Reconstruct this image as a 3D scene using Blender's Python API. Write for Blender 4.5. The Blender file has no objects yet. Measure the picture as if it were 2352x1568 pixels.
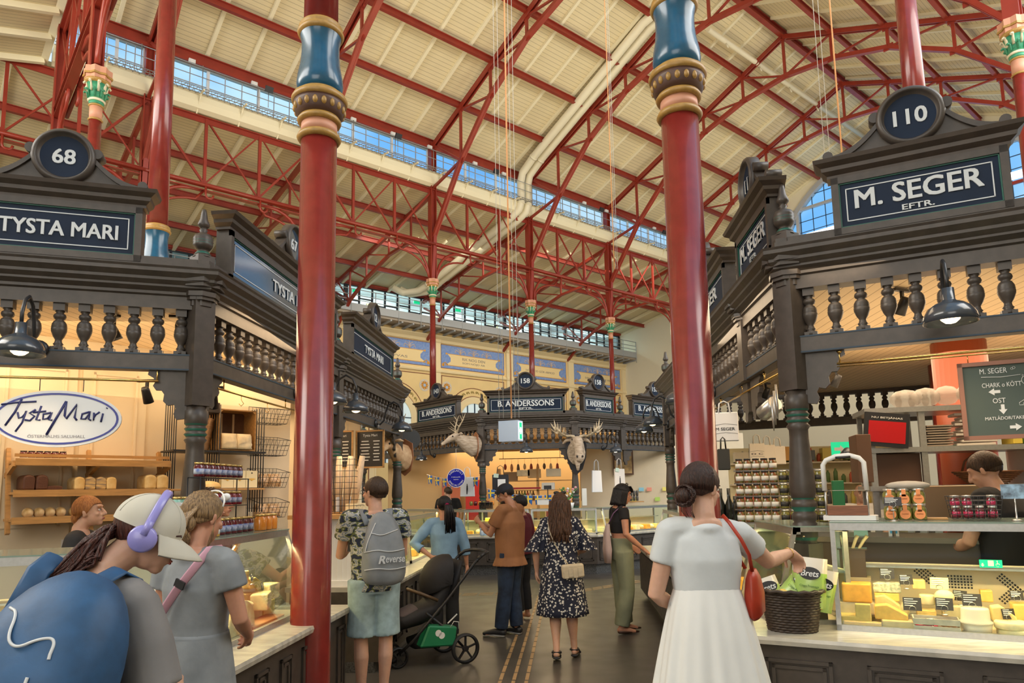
import bpy, bmesh, math, random
import numpy as np
from mathutils import Vector, Matrix
random.seed(7)
R = math.radians
ORD = 'first second third fourth fifth sixth seventh eighth ninth tenth eleventh twelfth thirteenth fourteenth fifteenth sixteenth seventeenth eighteenth nineteenth twentieth twenty-first twenty-second twenty-third twenty-fourth twenty-fifth twenty-sixth'.split()
SC = bpy.context.scene
COL = SC.collection
_f, _th, _ro, _cy, _az = 1608.0, R(7.26), R(-1.035), 922.6, R(4.5)
def _cam():
    c, s = math.cos(_th), math.sin(_th)
    fw = np.array([0, c, s]); up = np.array([0, -s, c]); r = np.array([1., 0, 0])
    r2 = math.cos(_ro)*r + math.sin(_ro)*up; u2 = -math.sin(_ro)*r + math.cos(_ro)*up
    Z = np.array([[math.cos(_az), -math.sin(_az), 0], [math.sin(_az), math.cos(_az), 0], [0, 0, 1]])
    return Z @ r2, Z @ u2, Z @ fw
cam_r, cam_u, cam_f = _cam()
cd = bpy.data.cameras.new('camera'); cam = bpy.data.objects.new('camera', cd); COL.objects.link(cam)
m = Matrix.Identity(4)
for i in range(3):
    m[i][0] = cam_r[i]; m[i][1] = cam_u[i]; m[i][2] = -cam_f[i]
m[2][3] = 1.68
cam.matrix_world = m
cd.sensor_width = 36; cd.sensor_fit = 'HORIZONTAL'; cd.lens = _f/2352*36
cd.shift_y = (_cy-784)/2352; cd.clip_start = .05; cd.clip_end = 300
SC.camera = cam
SC.view_settings.view_transform = 'Standard'; SC.view_settings.look = 'None'
SC.view_settings.gamma = 1; SC.view_settings.exposure = 0.0
wd = bpy.data.worlds.new('sky'); SC.world = wd; wd.use_nodes = True
nt = wd.node_tree; bg = nt.nodes['Background']
tc = nt.nodes.new('ShaderNodeTexCoord'); noi = nt.nodes.new('ShaderNodeTexNoise'); noi.inputs['Scale'].default_value = 5
noi.inputs['Detail'].default_value = 4
rp = nt.nodes.new('ShaderNodeValToRGB')
rp.color_ramp.elements[0].position = .42; rp.color_ramp.elements[0].color = (.27, .56, .95, 1)
rp.color_ramp.elements[1].position = .62; rp.color_ramp.elements[1].color = (.82, .93, 1, 1)
nt.links.new(tc.outputs['Generated'], noi.inputs['Vector']); nt.links.new(noi.outputs['Fac'], rp.inputs['Fac'])
nt.links.new(rp.outputs['Color'], bg.inputs['Color']); bg.inputs['Strength'].default_value = 1.1
def area(name, loc, aim, sx, sy, power, color=(1, 1, 1), spread=180):
    l = bpy.data.lights.new(name, 'AREA'); l.shape = 'RECTANGLE'; l.size = sx; l.size_y = sy
    l.energy = power; l.color = color; l.spread = R(spread)
    o = bpy.data.objects.new(name, l); COL.objects.link(o); o.location = loc
    o.rotation_euler = (Vector(aim)-Vector(loc)).to_track_quat('-Z', 'Y').to_euler()
    return o
def spot(name, loc, aim, power, color=(1, .78, .5), ang=100, rad=.04, blend=.6):
    l = bpy.data.lights.new(name, 'SPOT'); l.energy = power; l.color = color; l.spot_size = R(ang)
    l.spot_blend = blend; l.shadow_soft_size = rad
    o = bpy.data.objects.new(name, l); COL.objects.link(o); o.location = loc
    o.rotation_euler = (Vector(aim)-Vector(loc)).to_track_quat('-Z', 'Y').to_euler()
    return o
q2 = math.sqrt(.5)
def UV(u, v, z): return ((u-v)*q2, (u+v)*q2, z)          # building axes run at 45 degrees to the aisle
DAY = (1, .95, .87)
area('daylight_rear', UV(-7, 12, 11), UV(12, 14, 7), 16, 7, 3300, DAY)
area('daylight_right', UV(16, -3.5, 11), UV(16, 14, 8), 22, 7, 3000, DAY)
area('daylight_entrance', UV(-6, -4, 5), UV(6, 6, 1.2), 8, 6, 520, (1, .95, .88))
area('hall_uplight', UV(12, 14, 5.0), UV(12, 14, 20), 10, 8, 620, (1, .84, .56))
area('hall_uplight_far', UV(26, 14, 5.0), UV(27, 15, 20), 10, 8, 480, (1, .86, .60))
area('side_aisle_fill', UV(22, 24.5, 13.2), UV(24, 31, 6), 16, 2, 330, (1, .93, .8), 120)  # area light added under the low roof to brighten the yellow wall
MAT = {}
def mat(name, col, rough=.5, metal=0, var=0, scale=20, bump=0, emit=0, trans=0, spec=.5, coat=0, col2=None, stretch=None, alpha=1, sss=0):
    if name in MAT: return MAT[name]
    m = bpy.data.materials.new(name); m.use_nodes = True; MAT[name] = m
    n = m.node_tree.nodes; l = m.node_tree.links; b = n['Principled BSDF']
    b.inputs['Base Color'].default_value = (*col, 1); b.inputs['Roughness'].default_value = rough
    b.inputs['Metallic'].default_value = metal; b.inputs['Specular IOR Level'].default_value = spec
    if coat: b.inputs['Coat Weight'].default_value = coat; b.inputs['Coat Roughness'].default_value = .12
    if trans: b.inputs['Transmission Weight'].default_value = trans
    if alpha < 1: b.inputs['Alpha'].default_value = alpha
    if sss: b.inputs['Subsurface Weight'].default_value = sss; b.inputs['Subsurface Radius'].default_value = (.02, .008, .004)
    if emit: b.inputs['Emission Color'].default_value = (*col, 1); b.inputs['Emission Strength'].default_value = emit
    if var or bump or col2:
        t = n.new('ShaderNodeTexCoord'); mp = n.new('ShaderNodeMapping'); no = n.new('ShaderNodeTexNoise')
        l.new(t.outputs['Object'], mp.inputs['Vector']); l.new(mp.outputs['Vector'], no.inputs['Vector'])
        if stretch: mp.inputs['Scale'].default_value = stretch
        no.inputs['Scale'].default_value = scale; no.inputs['Detail'].default_value = 5
        c2 = col2 if col2 else tuple(max(0, c*(1-var)) for c in col)
        c1 = col if col2 else tuple(min(1, c*(1+var*.5)) for c in col)
        mx = n.new('ShaderNodeValToRGB'); mx.color_ramp.elements[0].position = .35; mx.color_ramp.elements[1].position = .65
        mx.color_ramp.elements[0].color = (*c2, 1); mx.color_ramp.elements[1].color = (*c1, 1)
        l.new(no.outputs['Fac'], mx.inputs['Fac']); l.new(mx.outputs['Color'], b.inputs['Base Color'])
        if bump:
            bp = n.new('ShaderNodeBump'); bp.inputs['Strength'].default_value = bump; bp.inputs['Distance'].default_value = .01
            l.new(no.outputs['Fac'], bp.inputs['Height']); l.new(bp.outputs['Normal'], b.inputs['Normal'])
    return m
def stripes(name, c1, c2, axis, period, duty=.92, rough=.6, bump=.3):
    """boards: thin grooves every `period` metres along an object axis"""
    if name in MAT: return MAT[name]
    m = mat(name, c1, rough); n = m.node_tree.nodes; l = m.node_tree.links; b = n['Principled BSDF']
    t = n.new('ShaderNodeTexCoord'); d = n.new('ShaderNodeVectorMath'); d.operation = 'DOT_PRODUCT'; d.inputs[1].default_value = axis
    l.new(t.outputs['Object'], d.inputs[0])
    q = n.new('ShaderNodeMath'); q.operation = 'DIVIDE'; q.inputs[1].default_value = period; l.new(d.outputs['Value'], q.inputs[0])
    fr = n.new('ShaderNodeMath'); fr.operation = 'FRACT'; l.new(q.outputs[0], fr.inputs[0])
    gt = n.new('ShaderNodeMath'); gt.operation = 'GREATER_THAN'; gt.inputs[1].default_value = duty; l.new(fr.outputs[0], gt.inputs[0])
    no = n.new('ShaderNodeTexNoise'); no.inputs['Scale'].default_value = 1.3; no.inputs['Detail'].default_value = 3
    l.new(t.outputs['Object'], no.inputs['Vector'])
    mm = n.new('ShaderNodeMix'); mm.data_type = 'RGBA'; mm.inputs[6].default_value = (*[c*.86 for c in c1], 1); mm.inputs[7].default_value = (*c1, 1)
    l.new(no.outputs['Fac'], mm.inputs[0])
    mx = n.new('ShaderNodeMix'); mx.data_type = 'RGBA'; mx.inputs[7].default_value = (*c2, 1)
    l.new(gt.outputs[0], mx.inputs[0]); l.new(mm.outputs[2], mx.inputs[6]); l.new(mx.outputs[2], b.inputs['Base Color'])
    if bump:
        bp = n.new('ShaderNodeBump'); bp.inputs['Strength'].default_value = bump; bp.inputs['Distance'].default_value = .004; bp.invert = True
        l.new(gt.outputs[0], bp.inputs['Height']); l.new(bp.outputs['Normal'], b.inputs['Normal'])
    return m
def glass(name, tint=(.9, 1, .97), refl=.12):
    if name in MAT: return MAT[name]
    m = bpy.data.materials.new(name); m.use_nodes = True; MAT[name] = m
    n = m.node_tree.nodes; l = m.node_tree.links; n.clear()
    o = n.new('ShaderNodeOutputMaterial'); tr = n.new('ShaderNodeBsdfTransparent'); tr.inputs[0].default_value = (*tint, 1)
    g = n.new('ShaderNodeBsdfGlossy'); g.inputs['Roughness'].default_value = .03
    fz = n.new('ShaderNodeFresnel'); fz.inputs[0].default_value = 1.45
    mu = n.new('ShaderNodeMath'); mu.operation = 'MULTIPLY_ADD'; mu.inputs[1].default_value = refl*4; mu.inputs[2].default_value = .0
    mx = n.new('ShaderNodeMixShader'); l.new(fz.outputs[0], mu.inputs[0]); l.new(mu.outputs[0], mx.inputs[0])
    l.new(tr.outputs[0], mx.inputs[1]); l.new(g.outputs[0], mx.inputs[2]); l.new(mx.outputs[0], o.inputs[0])
    return m
RED = mat('oxide_red_paint', (.29, .034, .018), .38, var=.12, scale=3)
COLRED = mat('column_red_gloss', (.225, .023, .018), .26, var=.12, scale=9, bump=.06, coat=.35)
GOLD = mat('ochre_gold_paint', (.42, .24, .06), .4, var=.15, scale=30)
VASE = mat('column_blue_gloss', (.008, .085, .165), .25, var=.15, scale=12, bump=.05, coat=.3)
CREAM = mat('cream_paint', (.72, .62, .40), .6, var=.06, scale=2)
WOOD = mat('umber_painted_wood', (.067, .053, .043), .42, var=.18, scale=14, bump=.05)
WOODD = mat('umber_paint_dark', (.062, .044, .032), .45, var=.15, scale=14)
EDGE = mat('blue_green_edge_line', (.020, .045, .075), .5)
GREENL = mat('green_line_paint', (.012, .11, .075), .45)
NAVY = mat('navy_sign_enamel', (.009, .019, .043), .5, var=.15, scale=5, spec=.2)
LETTER = mat('pale_letter_paint', (.62, .65, .66), .45)
MARB = mat('pale_marble', (.60, .56, .47), .22, col2=(.42, .40, .34), scale=5, stretch=(1, 3, 1))
STEEL = mat('brushed_steel', (.52, .52, .50), .3, metal=.85, var=.08, scale=40)
BRASS = mat('brass', (.62, .42, .14), .25, metal=1)
BLACK = mat('black_metal', (.018, .018, .020), .4)
LAMPC = mat('slate_enamel', (.045, .055, .070), .22, coat=.5)
WHITE = mat('white_plastic', (.78, .78, .76), .4)
PAPER = mat('white_paper', (.75, .74, .70), .7)
WALLC = mat('stall_cream_panel', (.74, .63, .45), .55, var=.04, scale=3)
PINE = mat('honey_pine', (.50, .27, .09), .5, var=.2, scale=6, stretch=(1, 8, 8))
GLASS = glass('case_glass'); WGLASS = glass('window_glass', (.80, .93, 1.0), .03)
BULB = mat('warm_bulb_glow', (1, .72, .38), .5, emit=9)
STALLC = stripes('stall_ceiling_boards', (.80, .62, .38), (.30, .20, .10), (1, .0, 0), .095, .93)
def fr3(z):
    z = Vector(z).normalized(); a = Vector((0, 0, 1)) if abs(z.z) < .95 else Vector((1, 0, 0))
    x = a.cross(z).normalized(); return x, z.cross(x), z
class MB:
    def __init__(s, T=None): s.v = []; s.f = []; s.m = []; s.s = []; s.T = T or Matrix.Identity(4)
    def add(s, vs, fs, mi=0, sm=False, T=None):
        T = s.T @ T if T is not None else s.T; b = len(s.v)
        s.v += [T @ Vector(p) for p in vs]; s.f += [tuple(b+i for i in f) for f in fs]
        s.m += [mi]*len(fs); s.s += [sm]*len(fs); return s
    def box(s, c, d, mi=0, rz=0, rot=None):
        x, y, z = [k/2 for k in d]
        M = rot if rot is not None else Matrix.Rotation(rz, 3, 'Z')
        vs = [Vector(c)+M @ Vector((i*x, j*y, k*z)) for k in (-1, 1) for j in (-1, 1) for i in (-1, 1)]
        return s.add(vs, [(0, 2, 3, 1), (4, 5, 7, 6), (0, 1, 5, 4), (2, 6, 7, 3), (0, 4, 6, 2), (1, 3, 7, 5)], mi)
    def b2(s, x0, x1, y0, y1, z0, z1, mi=0): return s.box(((x0+x1)/2, (y0+y1)/2, (z0+z1)/2), (abs(x1-x0), abs(y1-y0), abs(z1-z0)), mi)
    def bar(s, p, q, w, h, mi=0, up=(0, 0, 1)):
        p, q = Vector(p), Vector(q); d = (q-p); L = d.length
        if L < 1e-6: return s
        d /= L; x = d.cross(Vector(up))
        if x.length < 1e-3: x = d.cross(Vector((0, 1, 0)))
        x.normalize(); z = x.cross(d)
        vs = [c+x*i*w/2+z*k*h/2 for c in (p, q) for k in (-1, 1) for i in (-1, 1)]
        return s.add(vs, [(0, 1, 3, 2), (4, 6, 7, 5), (0, 4, 5, 1), (2, 3, 7, 6), (0, 2, 6, 4), (1, 5, 7, 3)], mi)
    def tube(s, pts, r, n=8, mi=0, cap=True, closed=False):
        pts = [Vector(p) for p in pts]; N = len(pts); rr = r if hasattr(r, '__len__') else [r]*N
        vs = []; x = None
        for i, p in enumerate(pts):
            t = (pts[(i+1) % N]-pts[i-1]) if closed else (pts[min(i+1, N-1)]-pts[max(i-1, 0)])
            if t.length < 1e-9: t = Vector((0, 0, 1))
            t.normalize()
            if x is None: x = fr3(t)[0]
            x = (x-t*x.dot(t));
            if x.length < 1e-6: x = fr3(t)[0]
            x.normalize(); y = t.cross(x)
            a = rr[i]; ax, ay = (a if hasattr(a, '__len__') else (a, a))
            vs += [p+x*ax*math.cos(2*math.pi*k/n)+y*ay*math.sin(2*math.pi*k/n) for k in range(n)]
        fs = []
        for i in range(N if closed else N-1):
            j = (i+1) % N
            fs += [(i*n+k, i*n+(k+1) % n, j*n+(k+1) % n, j*n+k) for k in range(n)]
        s.add(vs, fs, mi, True)
        if cap and not closed:
            b = len(s.v)-len(vs); s.f += [tuple(b+k for k in range(n-1, -1, -1)), tuple(b+(N-1)*n+k for k in range(n))]
            s.m += [mi]*2; s.s += [False]*2
        return s
    def lathe(s, prof, c=(0, 0, 0), n=16, mi=0, sq=0, ax=None, rot=0, cap=True):
        """prof: (radius, height[, material]); sq=1 gives an octagon"""
        X, Y, Z = fr3(ax) if ax else (Vector((1, 0, 0)), Vector((0, 1, 0)), Vector((0, 0, 1)))
        c = Vector(c); base = len(s.v); vs = []
        for p in prof:
            vs += [c+X*p[0]*math.cos(rot+2*math.pi*k/n)+Y*p[0]*math.sin(rot+2*math.pi*k/n)+Z*p[1] for k in range(n)]
        for i in range(len(prof)-1):
            mm = prof[i][2] if len(prof[i]) > 2 else mi
            s.add([], [], mm)
            s.f += [(base+i*n+k, base+i*n+(k+1) % n, base+(i+1)*n+(k+1) % n, base+(i+1)*n+k) for k in range(n)]
            s.m += [mm]*n; s.s += [not sq]*n
        s.v += [s.T @ p for p in vs]
        if cap and prof[0][0] > 1e-4: s.f.append(tuple(base+k for k in range(n-1, -1, -1))); s.m.append(mi); s.s.append(False)
        if cap and prof[-1][0] > 1e-4: s.f.append(tuple(base+(len(prof)-1)*n+k for k in range(n))); s.m.append(mi); s.s.append(False)
        return s
    def ell(s, c, r, n=12, mi=0, rot=None):
        r = r if hasattr(r, '__len__') else (r, r, r); h = n//2; vs = []
        for i in range(h+1):
            t = math.pi*i/h
            vs += [Vector((r[0]*math.sin(t)*math.cos(2*math.pi*k/n), r[1]*math.sin(t)*math.sin(2*math.pi*k/n), -r[2]*math.cos(t))) for k in range(n)]
        if rot is not None: vs = [rot @ p for p in vs]
        vs = [Vector(c)+p for p in vs]
        return s.add(vs, [(i*n+k, i*n+(k+1) % n, (i+1)*n+(k+1) % n, (i+1)*n+k) for i in range(h) for k in range(n)], mi, True)
    def prism(s, poly, y0, y1, mi=0, plane='xz', T=None, sm=False):
        """extrude a 2-D outline; plane xz: outline in x,z extruded along y"""
        n = len(poly)
        def P(a, d):
            return {'xz': (a[0], d, a[1]), 'xy': (a[0], a[1], d), 'yz': (d, a[0], a[1])}[plane]
        vs = [P(a, y0) for a in poly]+[P(a, y1) for a in poly]
        fs = [tuple(range(n-1, -1, -1)), tuple(range(n, 2*n))]
        s.add(vs, fs, mi, False, T)
        b = len(s.v)-2*n
        s.f += [(b+i, b+(i+1) % n, b+n+(i+1) % n, b+n+i) for i in range(n)]; s.m += [mi]*n; s.s += [sm]*n
        return s
    def sweep(s, prof, path, side=1, mi=0, closed=False, caps=True):
        """prof: (offset outward, z); path: xy points; outward = right of travel * side"""
        P = [Vector((p[0], p[1])) for p in path]; N = len(P); nr = []
        for i in range(N-1 if not closed else N):
            d = (P[(i+1) % N]-P[i]).normalized(); nr.append(Vector((d.y, -d.x))*side)
        off = []
        for i in range(N):
            if closed: a, b = nr[i-1], nr[i]
            else: a = nr[max(i-1, 0)]; b = nr[min(i, N-2)]
            off.append((a+b)/(1+a.dot(b)))
        k = len(prof); vs = []
        for i in range(N): vs += [(P[i].x+off[i].x*o, P[i].y+off[i].y*o, z) for o, z in prof]
        fs = []
        for i in range(N if closed else N-1):
            j = (i+1) % N
            fs += [(i*k+a, j*k+a, j*k+(a+1) % k, i*k+(a+1) % k) for a in range(k)]
        if caps and not closed: fs += [tuple(range(k)), tuple((N-1)*k+a for a in range(k-1, -1, -1))]
        return s.add(vs, fs, mi)
    def join(s, o, mi=None, T=None):
        return s.add(o.v, o.f, 0, False, T) if False else s._join(o, mi, T)
    def _join(s, o, mi, T):
        TT = s.T @ T if T is not None else s.T; b = len(s.v)
        s.v += [TT @ p for p in o.v]; s.f += [tuple(b+i for i in f) for f in o.f]
        s.m += [x if mi is None else mi for x in o.m]; s.s += o.s; return s
    def mesh(s, name, mats):
        me = bpy.data.meshes.new(name); me.from_pydata([tuple(p) for p in s.v], [], s.f)
        for k in (mats if isinstance(mats, (list, tuple)) else [mats]): me.materials.append(k)
        me.polygons.foreach_set('material_index', s.m); me.polygons.foreach_set('use_smooth', s.s); me.update()
        bm = bmesh.new(); bm.from_mesh(me); bmesh.ops.recalc_face_normals(bm, faces=bm.faces); bm.to_mesh(me); bm.free()
        return me
    def build(s, name, mats, parent=None):
        o = bpy.data.objects.new(name, s.mesh(name, mats)); COL.objects.link(o)
        if parent is not None: o.parent = parent
        return o
def tag(o, label=None, cat=None, group=None, kind=None):
    if label: o['label'] = label
    if cat: o['category'] = cat
    if group: o['group'] = group
    if kind: o['kind'] = kind
    return o
def thing(name, label, cat, loc=(0, 0, 0), rz=0, group=None):
    o = bpy.data.objects.new(name, None); COL.objects.link(o); o.location = loc; o.rotation_euler = (0, 0, rz)
    o.empty_display_size = .1
    return tag(o, label, cat, group)
def struct(mb, name, mats, label=None): return tag(mb.build(name, mats), label, None, None, 'structure')
def copy_tree(o, parent=None, loc=None, rz=None, label=None):
    c = o.copy(); COL.objects.link(c); c.parent = parent
    if loc is not None: c.location = loc
    if rz is not None: c.rotation_euler = (0, 0, rz)
    if label: c['label'] = label
    for ch in [x for x in COL.objects if x.parent == o]: copy_tree(ch, c)
    return c
_tc = {}
def text(s, bold=.0, ext=.004, shear=0, space=1.0):
    k = (s, bold, ext, shear, space)
    if k not in _tc:
        cu = bpy.data.curves.new('t', 'FONT'); cu.body = s; cu.offset = bold; cu.extrude = 0; cu.shear = shear; cu.space_character = space
        cu.resolution_u = 3; cu.align_x = 'LEFT'
        ob = bpy.data.objects.new('t', cu); COL.objects.link(ob)
        me = bpy.data.meshes.new_from_object(ob.evaluated_get(bpy.context.evaluated_depsgraph_get()))
        v = [tuple(p.co) for p in me.vertices]; f = [tuple(p.vertices) for p in me.polygons]
        bpy.data.objects.remove(ob); bpy.data.curves.remove(cu); bpy.data.meshes.remove(me)
        _tc[k] = (v, f)
    return _tc[k]
def put_text(mb, s, cx, cz, w=None, h=None, y=0, mi=0, bold=.02, d=.003, shear=0, rot=0, outy=1, T=None, space=1.0):
    """flat raised lettering in the local xz plane, centred; outy: direction the face looks along y"""
    if bold > 0:
        v, f = text(s, 0, 0, shear, space); x0 = min(p[0] for p in v); x1 = max(p[0] for p in v); hh = max(p[1] for p in v)-min(p[1] for p in v); k = (w/(x1-x0)) if w else h/hh
        for i, (a, b) in enumerate(((-1, -.6), (1, -.6), (-1, .6), (1, .6))): a *= bold*k; b *= bold*k; put_text(mb, s, cx+a*math.cos(rot)-b*math.sin(rot), cz+a*math.sin(rot)+b*math.cos(rot), w, h, y, mi, 0, d+.0002*i, shear, rot, outy, T, space)
        return mb
    v, f = text(s, bold, 0, shear, space)
    if not v: return mb
    x0 = min(p[0] for p in v); x1 = max(p[0] for p in v); z0 = min(p[1] for p in v); z1 = max(p[1] for p in v)
    sx = (w/(x1-x0)) if w else None; sz = (h/(z1-z0)) if h else None
    sx = sx or sz; sz = sz or sx
    ca, sa = math.cos(rot), math.sin(rot); vs = []
    for p in v:
        a = (p[0]-(x0+x1)/2)*sx*(1 if outy < 0 else -1); b = (p[1]-(z0+z1)/2)*sz
        vs.append((cx+a*ca-b*sa, y+outy*d, cz+a*sa+b*ca))
    n = len(vs); vs2 = vs+[(p[0], y, p[2]) for p in vs]
    ed = {}
    for q in f:
        for i in range(len(q)):
            e = (q[i], q[(i+1) % len(q)]); ed[e] = 1
    side = [(a, b, b+n, a+n) for (a, b) in ed if (b, a) not in ed]
    return mb.add(vs2, list(f)+side, mi, False, T)
MB45 = Matrix.Rotation(R(45), 4, 'Z')      # local x = along the hall (u), local y = across (v)
def HB(): return MB(MB45)
VL, VR, UL, UG, ZE, ZR, VM = 22.6, 3.0, 2.2, 36.6, 15.95, 20.15, 12.8
SL = (ZR-ZE)/(VL-VM)
fm = mat('dark_terrazzo', (.045, .042, .040), .23); n = fm.node_tree.nodes; l = fm.node_tree.links; b = n['Principled BSDF']
t = n.new('ShaderNodeTexCoord'); vo = n.new('ShaderNodeTexVoronoi'); vo.inputs['Scale'].default_value = 70; no = n.new('ShaderNodeTexNoise'); no.inputs['Scale'].default_value = 260
l.new(t.outputs['Object'], vo.inputs['Vector']); l.new(t.outputs['Object'], no.inputs['Vector'])
rp = n.new('ShaderNodeValToRGB'); e = rp.color_ramp.elements; e[0].position = .40; e[0].color = (.030, .028, .027, 1); e[1].position = .68; e[1].color = (.16, .145, .125, 1)
l.new(no.outputs['Fac'], rp.inputs['Fac']); l.new(rp.outputs['Color'], b.inputs['Base Color'])
no2 = n.new('ShaderNodeTexNoise'); no2.inputs['Scale'].default_value = 3; l.new(t.outputs['Object'], no2.inputs['Vector'])
mr = n.new('ShaderNodeMapRange'); mr.inputs[3].default_value = .26; mr.inputs[4].default_value = .46; l.new(no2.outputs['Fac'], mr.inputs[0]); l.new(mr.outputs[0], b.inputs['Roughness'])
fl = HB(); fl.b2(-8, 40, -6, 34, -.1, 0); struct(fl, 'floor', fm, 'dark speckled terrazzo hall floor')
TAC = mat('tan_guide_strip', (.46, .30, .15), .45, var=.1, scale=30)
def strip(nm, p, q, lab, grp='guide strips set in the floor'):
    mb = MB(); p, q = Vector(p), Vector(q); d = (q-p).normalized(); L = (q-p).length; k = 0.0
    while k < L-.2:
        a = p+d*k; c = p+d*(k+.23); mb.bar((a.x, a.y, .0015), (c.x, c.y, .0015), .032, .005); k += .27
    return tag(mb.build(nm, TAC), lab, 'guide strip', grp)
for i, x in enumerate((-.66, -.54, -.425)):
    strip('tactile_guide_strip', (x-.002, 2.2), (x+.0, 11.6), 'tan guide strip running down the aisle floor, %s of the three' % ('left', 'middle', 'right')[i])
for i, o in enumerate((0, .12, .24)):
    strip('tactile_guide_strip', (-.2, 11.6+o), (2.3, 14.3+o), 'tan guide strip bending right before the far stall, %s of its three rows' % ('nearest', 'middle', 'farthest')[i], 'guide strips bending right')
    strip('tactile_guide_strip', (-2.6, 11.55+o), (-.95, 11.75+o), 'tan guide strip branching off left before the far stall, %s of its three rows' % ('nearest', 'middle', 'farthest')[i], 'guide strips branching left')
w_ = HB(); w_.b2(-9.3, -9, -6, 34, 0, 12); struct(w_, 'wall_rear', CREAM, 'cream hall wall behind the viewer'); w_ = HB(); w_.b2(-9, 40, -6.3, -6, 0, 12); struct(w_, 'wall_right', CREAM, 'cream hall wall to the right of the viewer')
RB = stripes('roof_boards', (.80, .69, .43), (.42, .36, .22), (-q2, q2, 0), .145, .90)
RIB = mat('roof_rib_cream', (.84, .77, .54), .5)
def slab_uv(mb, pts, th, mi=0):            # pts (u,v,z) quad, thick upward
    n = len(pts); vs = [tuple(p) for p in pts]+[(p[0], p[1], p[2]+th) for p in pts]
    mb.add(vs, [tuple(range(n)), tuple(range(2*n-1, n-1, -1))]+[(i, (i+1) % n, n+(i+1) % n, n+i) for i in range(n)], mi)
U0 = -3
c = HB(); slab_uv(c, [(U0, VL+.5, ZE+.0), (UG, VL+.5, ZE), (UG, VM, ZR+.1), (U0, VM, ZR+.1)], .15)
struct(c, 'ceiling', RB, 'boarded cream roof slope above the high windows')
c = HB(); slab_uv(c, [(U0, VM, ZR+.1), (UG, VM, ZR+.1), (UG, VR-.5, ZE), (U0, VR-.5, ZE)], .15)
RB2 = stripes('roof_boards_far', (.62, .54, .36), (.34, .29, .18), (q2, q2, 0), .145, .88)
struct(c, 'ceiling', RB, 'boarded cream roof slope on the far side of the ridge')
ZS0, ZS1, VW = 14.0, 12.25, 31.3
c = HB(); slab_uv(c, [(-8, VL+.1, ZS0), (40, VL+.1, ZS0), (40, VW+.4, ZS1), (-8, VW+.4, ZS1)], .15)
struct(c, 'ceiling', RB, 'low boarded roof of the side aisle over the gallery')
c = HB(); slab_uv(c, [(UL-.15, 2, 14), (UL-.15, VL, 14), (-7, VL, 11.6), (-7, 2, 11.6)], .15)
struct(c, 'ceiling', RB, 'low boarded roof left of the near column row')
ribs = HB()
k = 0; u = UL+.3
while u < UG:
    ribs.bar((u, VL+.4, ZE-.0), (u, VM+.1, ZR+.04), .11, .16); ribs.bar((u, VR-.4, ZE-.0), (u, VM-.1, ZR+.04), .11, .16)
    u += 1.31
u = -6.6
while u < 38:
    ribs.bar((u, VL+.2, ZS0-.06), (u, VW, ZS1-.06), .13, .16); u += 1.31
v = 4.0
while v < VL: ribs.bar((UL-.2, v, 13.92), (-7, v, 11.52), .13, .18); v += 1.31
struct(ribs, 'trim_1', RIB, 'cream ribs under the roof boards')
PV = [20.62, 18.62, 16.62, 14.7]
def zroof(v): return ZE+SL*(VL-v) if v > VM else ZE+SL*(v-VR)
def ibeam(mb, p, q, w=.14, h=.2, mi=0):
    mb.bar(p, q, w, .025, mi); p2 = (p[0], p[1], p[2]-h); q2_ = (q[0], q[1], q[2]-h); mb.bar(p2, q2_, w, .025, mi)
    mb.bar((p[0], p[1], p[2]-h/2), (q[0], q[1], q[2]-h/2), .03, h, mi)
nm = ['lowest', 'second', 'third', 'fourth']
for i, v in enumerate(PV):
    p = HB(); ibeam(p, (UL-2, v, zroof(v)-.1), (UG, v, zroof(v)-.1)); tag(p.build('roof_purlin', RED), 'red roof purlin on the window-side slope, %s up from the high windows' % nm[i], 'purlin', 'red purlins of the main roof')
p = HB(); ibeam(p, (UL-2, VM, ZR-.02), (UG, VM, ZR-.02), .2, .26); tag(p.build('ridge_beam', RED), 'red ridge beam at the top of the roof', 'beam')
for i, v in enumerate((10.9, 9.0, 7.0, 5.0)):
    p = HB(); ibeam(p, (UL-2, v, zroof(v)-.1), (UG, v, zroof(v)-.1)); tag(p.build('roof_purlin', RED), 'red roof purlin on the slope beyond the ridge, number %s down from the ridge' % ('one', 'two', 'three', 'four')[i], 'purlin', 'red purlins beyond the ridge')
for i, (v, lab) in enumerate(((24.7, 'nearest the nave'), (26.9, 'in the middle'), (29.1, 'nearest the gallery'))):
    z = ZS0-(v-VL)*(ZS0-ZS1)/(VW-VL)-.12; p = HB(); ibeam(p, (-7, v, z), (38, v, z)); tag(p.build('roof_purlin', RED), 'red purlin under the low side-aisle roof, the one '+lab, 'purlin', 'red purlins of the side aisle')
UC = [4.72, 9.97, 15.25, 20.5, 25.8, 31.1]
LC = [(22.45, 11.9), (20.62, 14.35), (18.75, 16.15), (16.7, 17.35), (14.7, 17.95), (12.8, 18.15), (10.9, 17.95), (8.9, 17.35), (6.85, 16.15), (5.0, 14.35), (3.15, 11.9)]
UCN = [(22.6, ZE-.1), (20.62, 0), (18.62, 0), (16.62, 0), (14.7, 0), (12.8, 0), (10.9, 0), (9.0, 0), (7.0, 0), (5.0, 0), (3.0, ZE-.1)]
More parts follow.
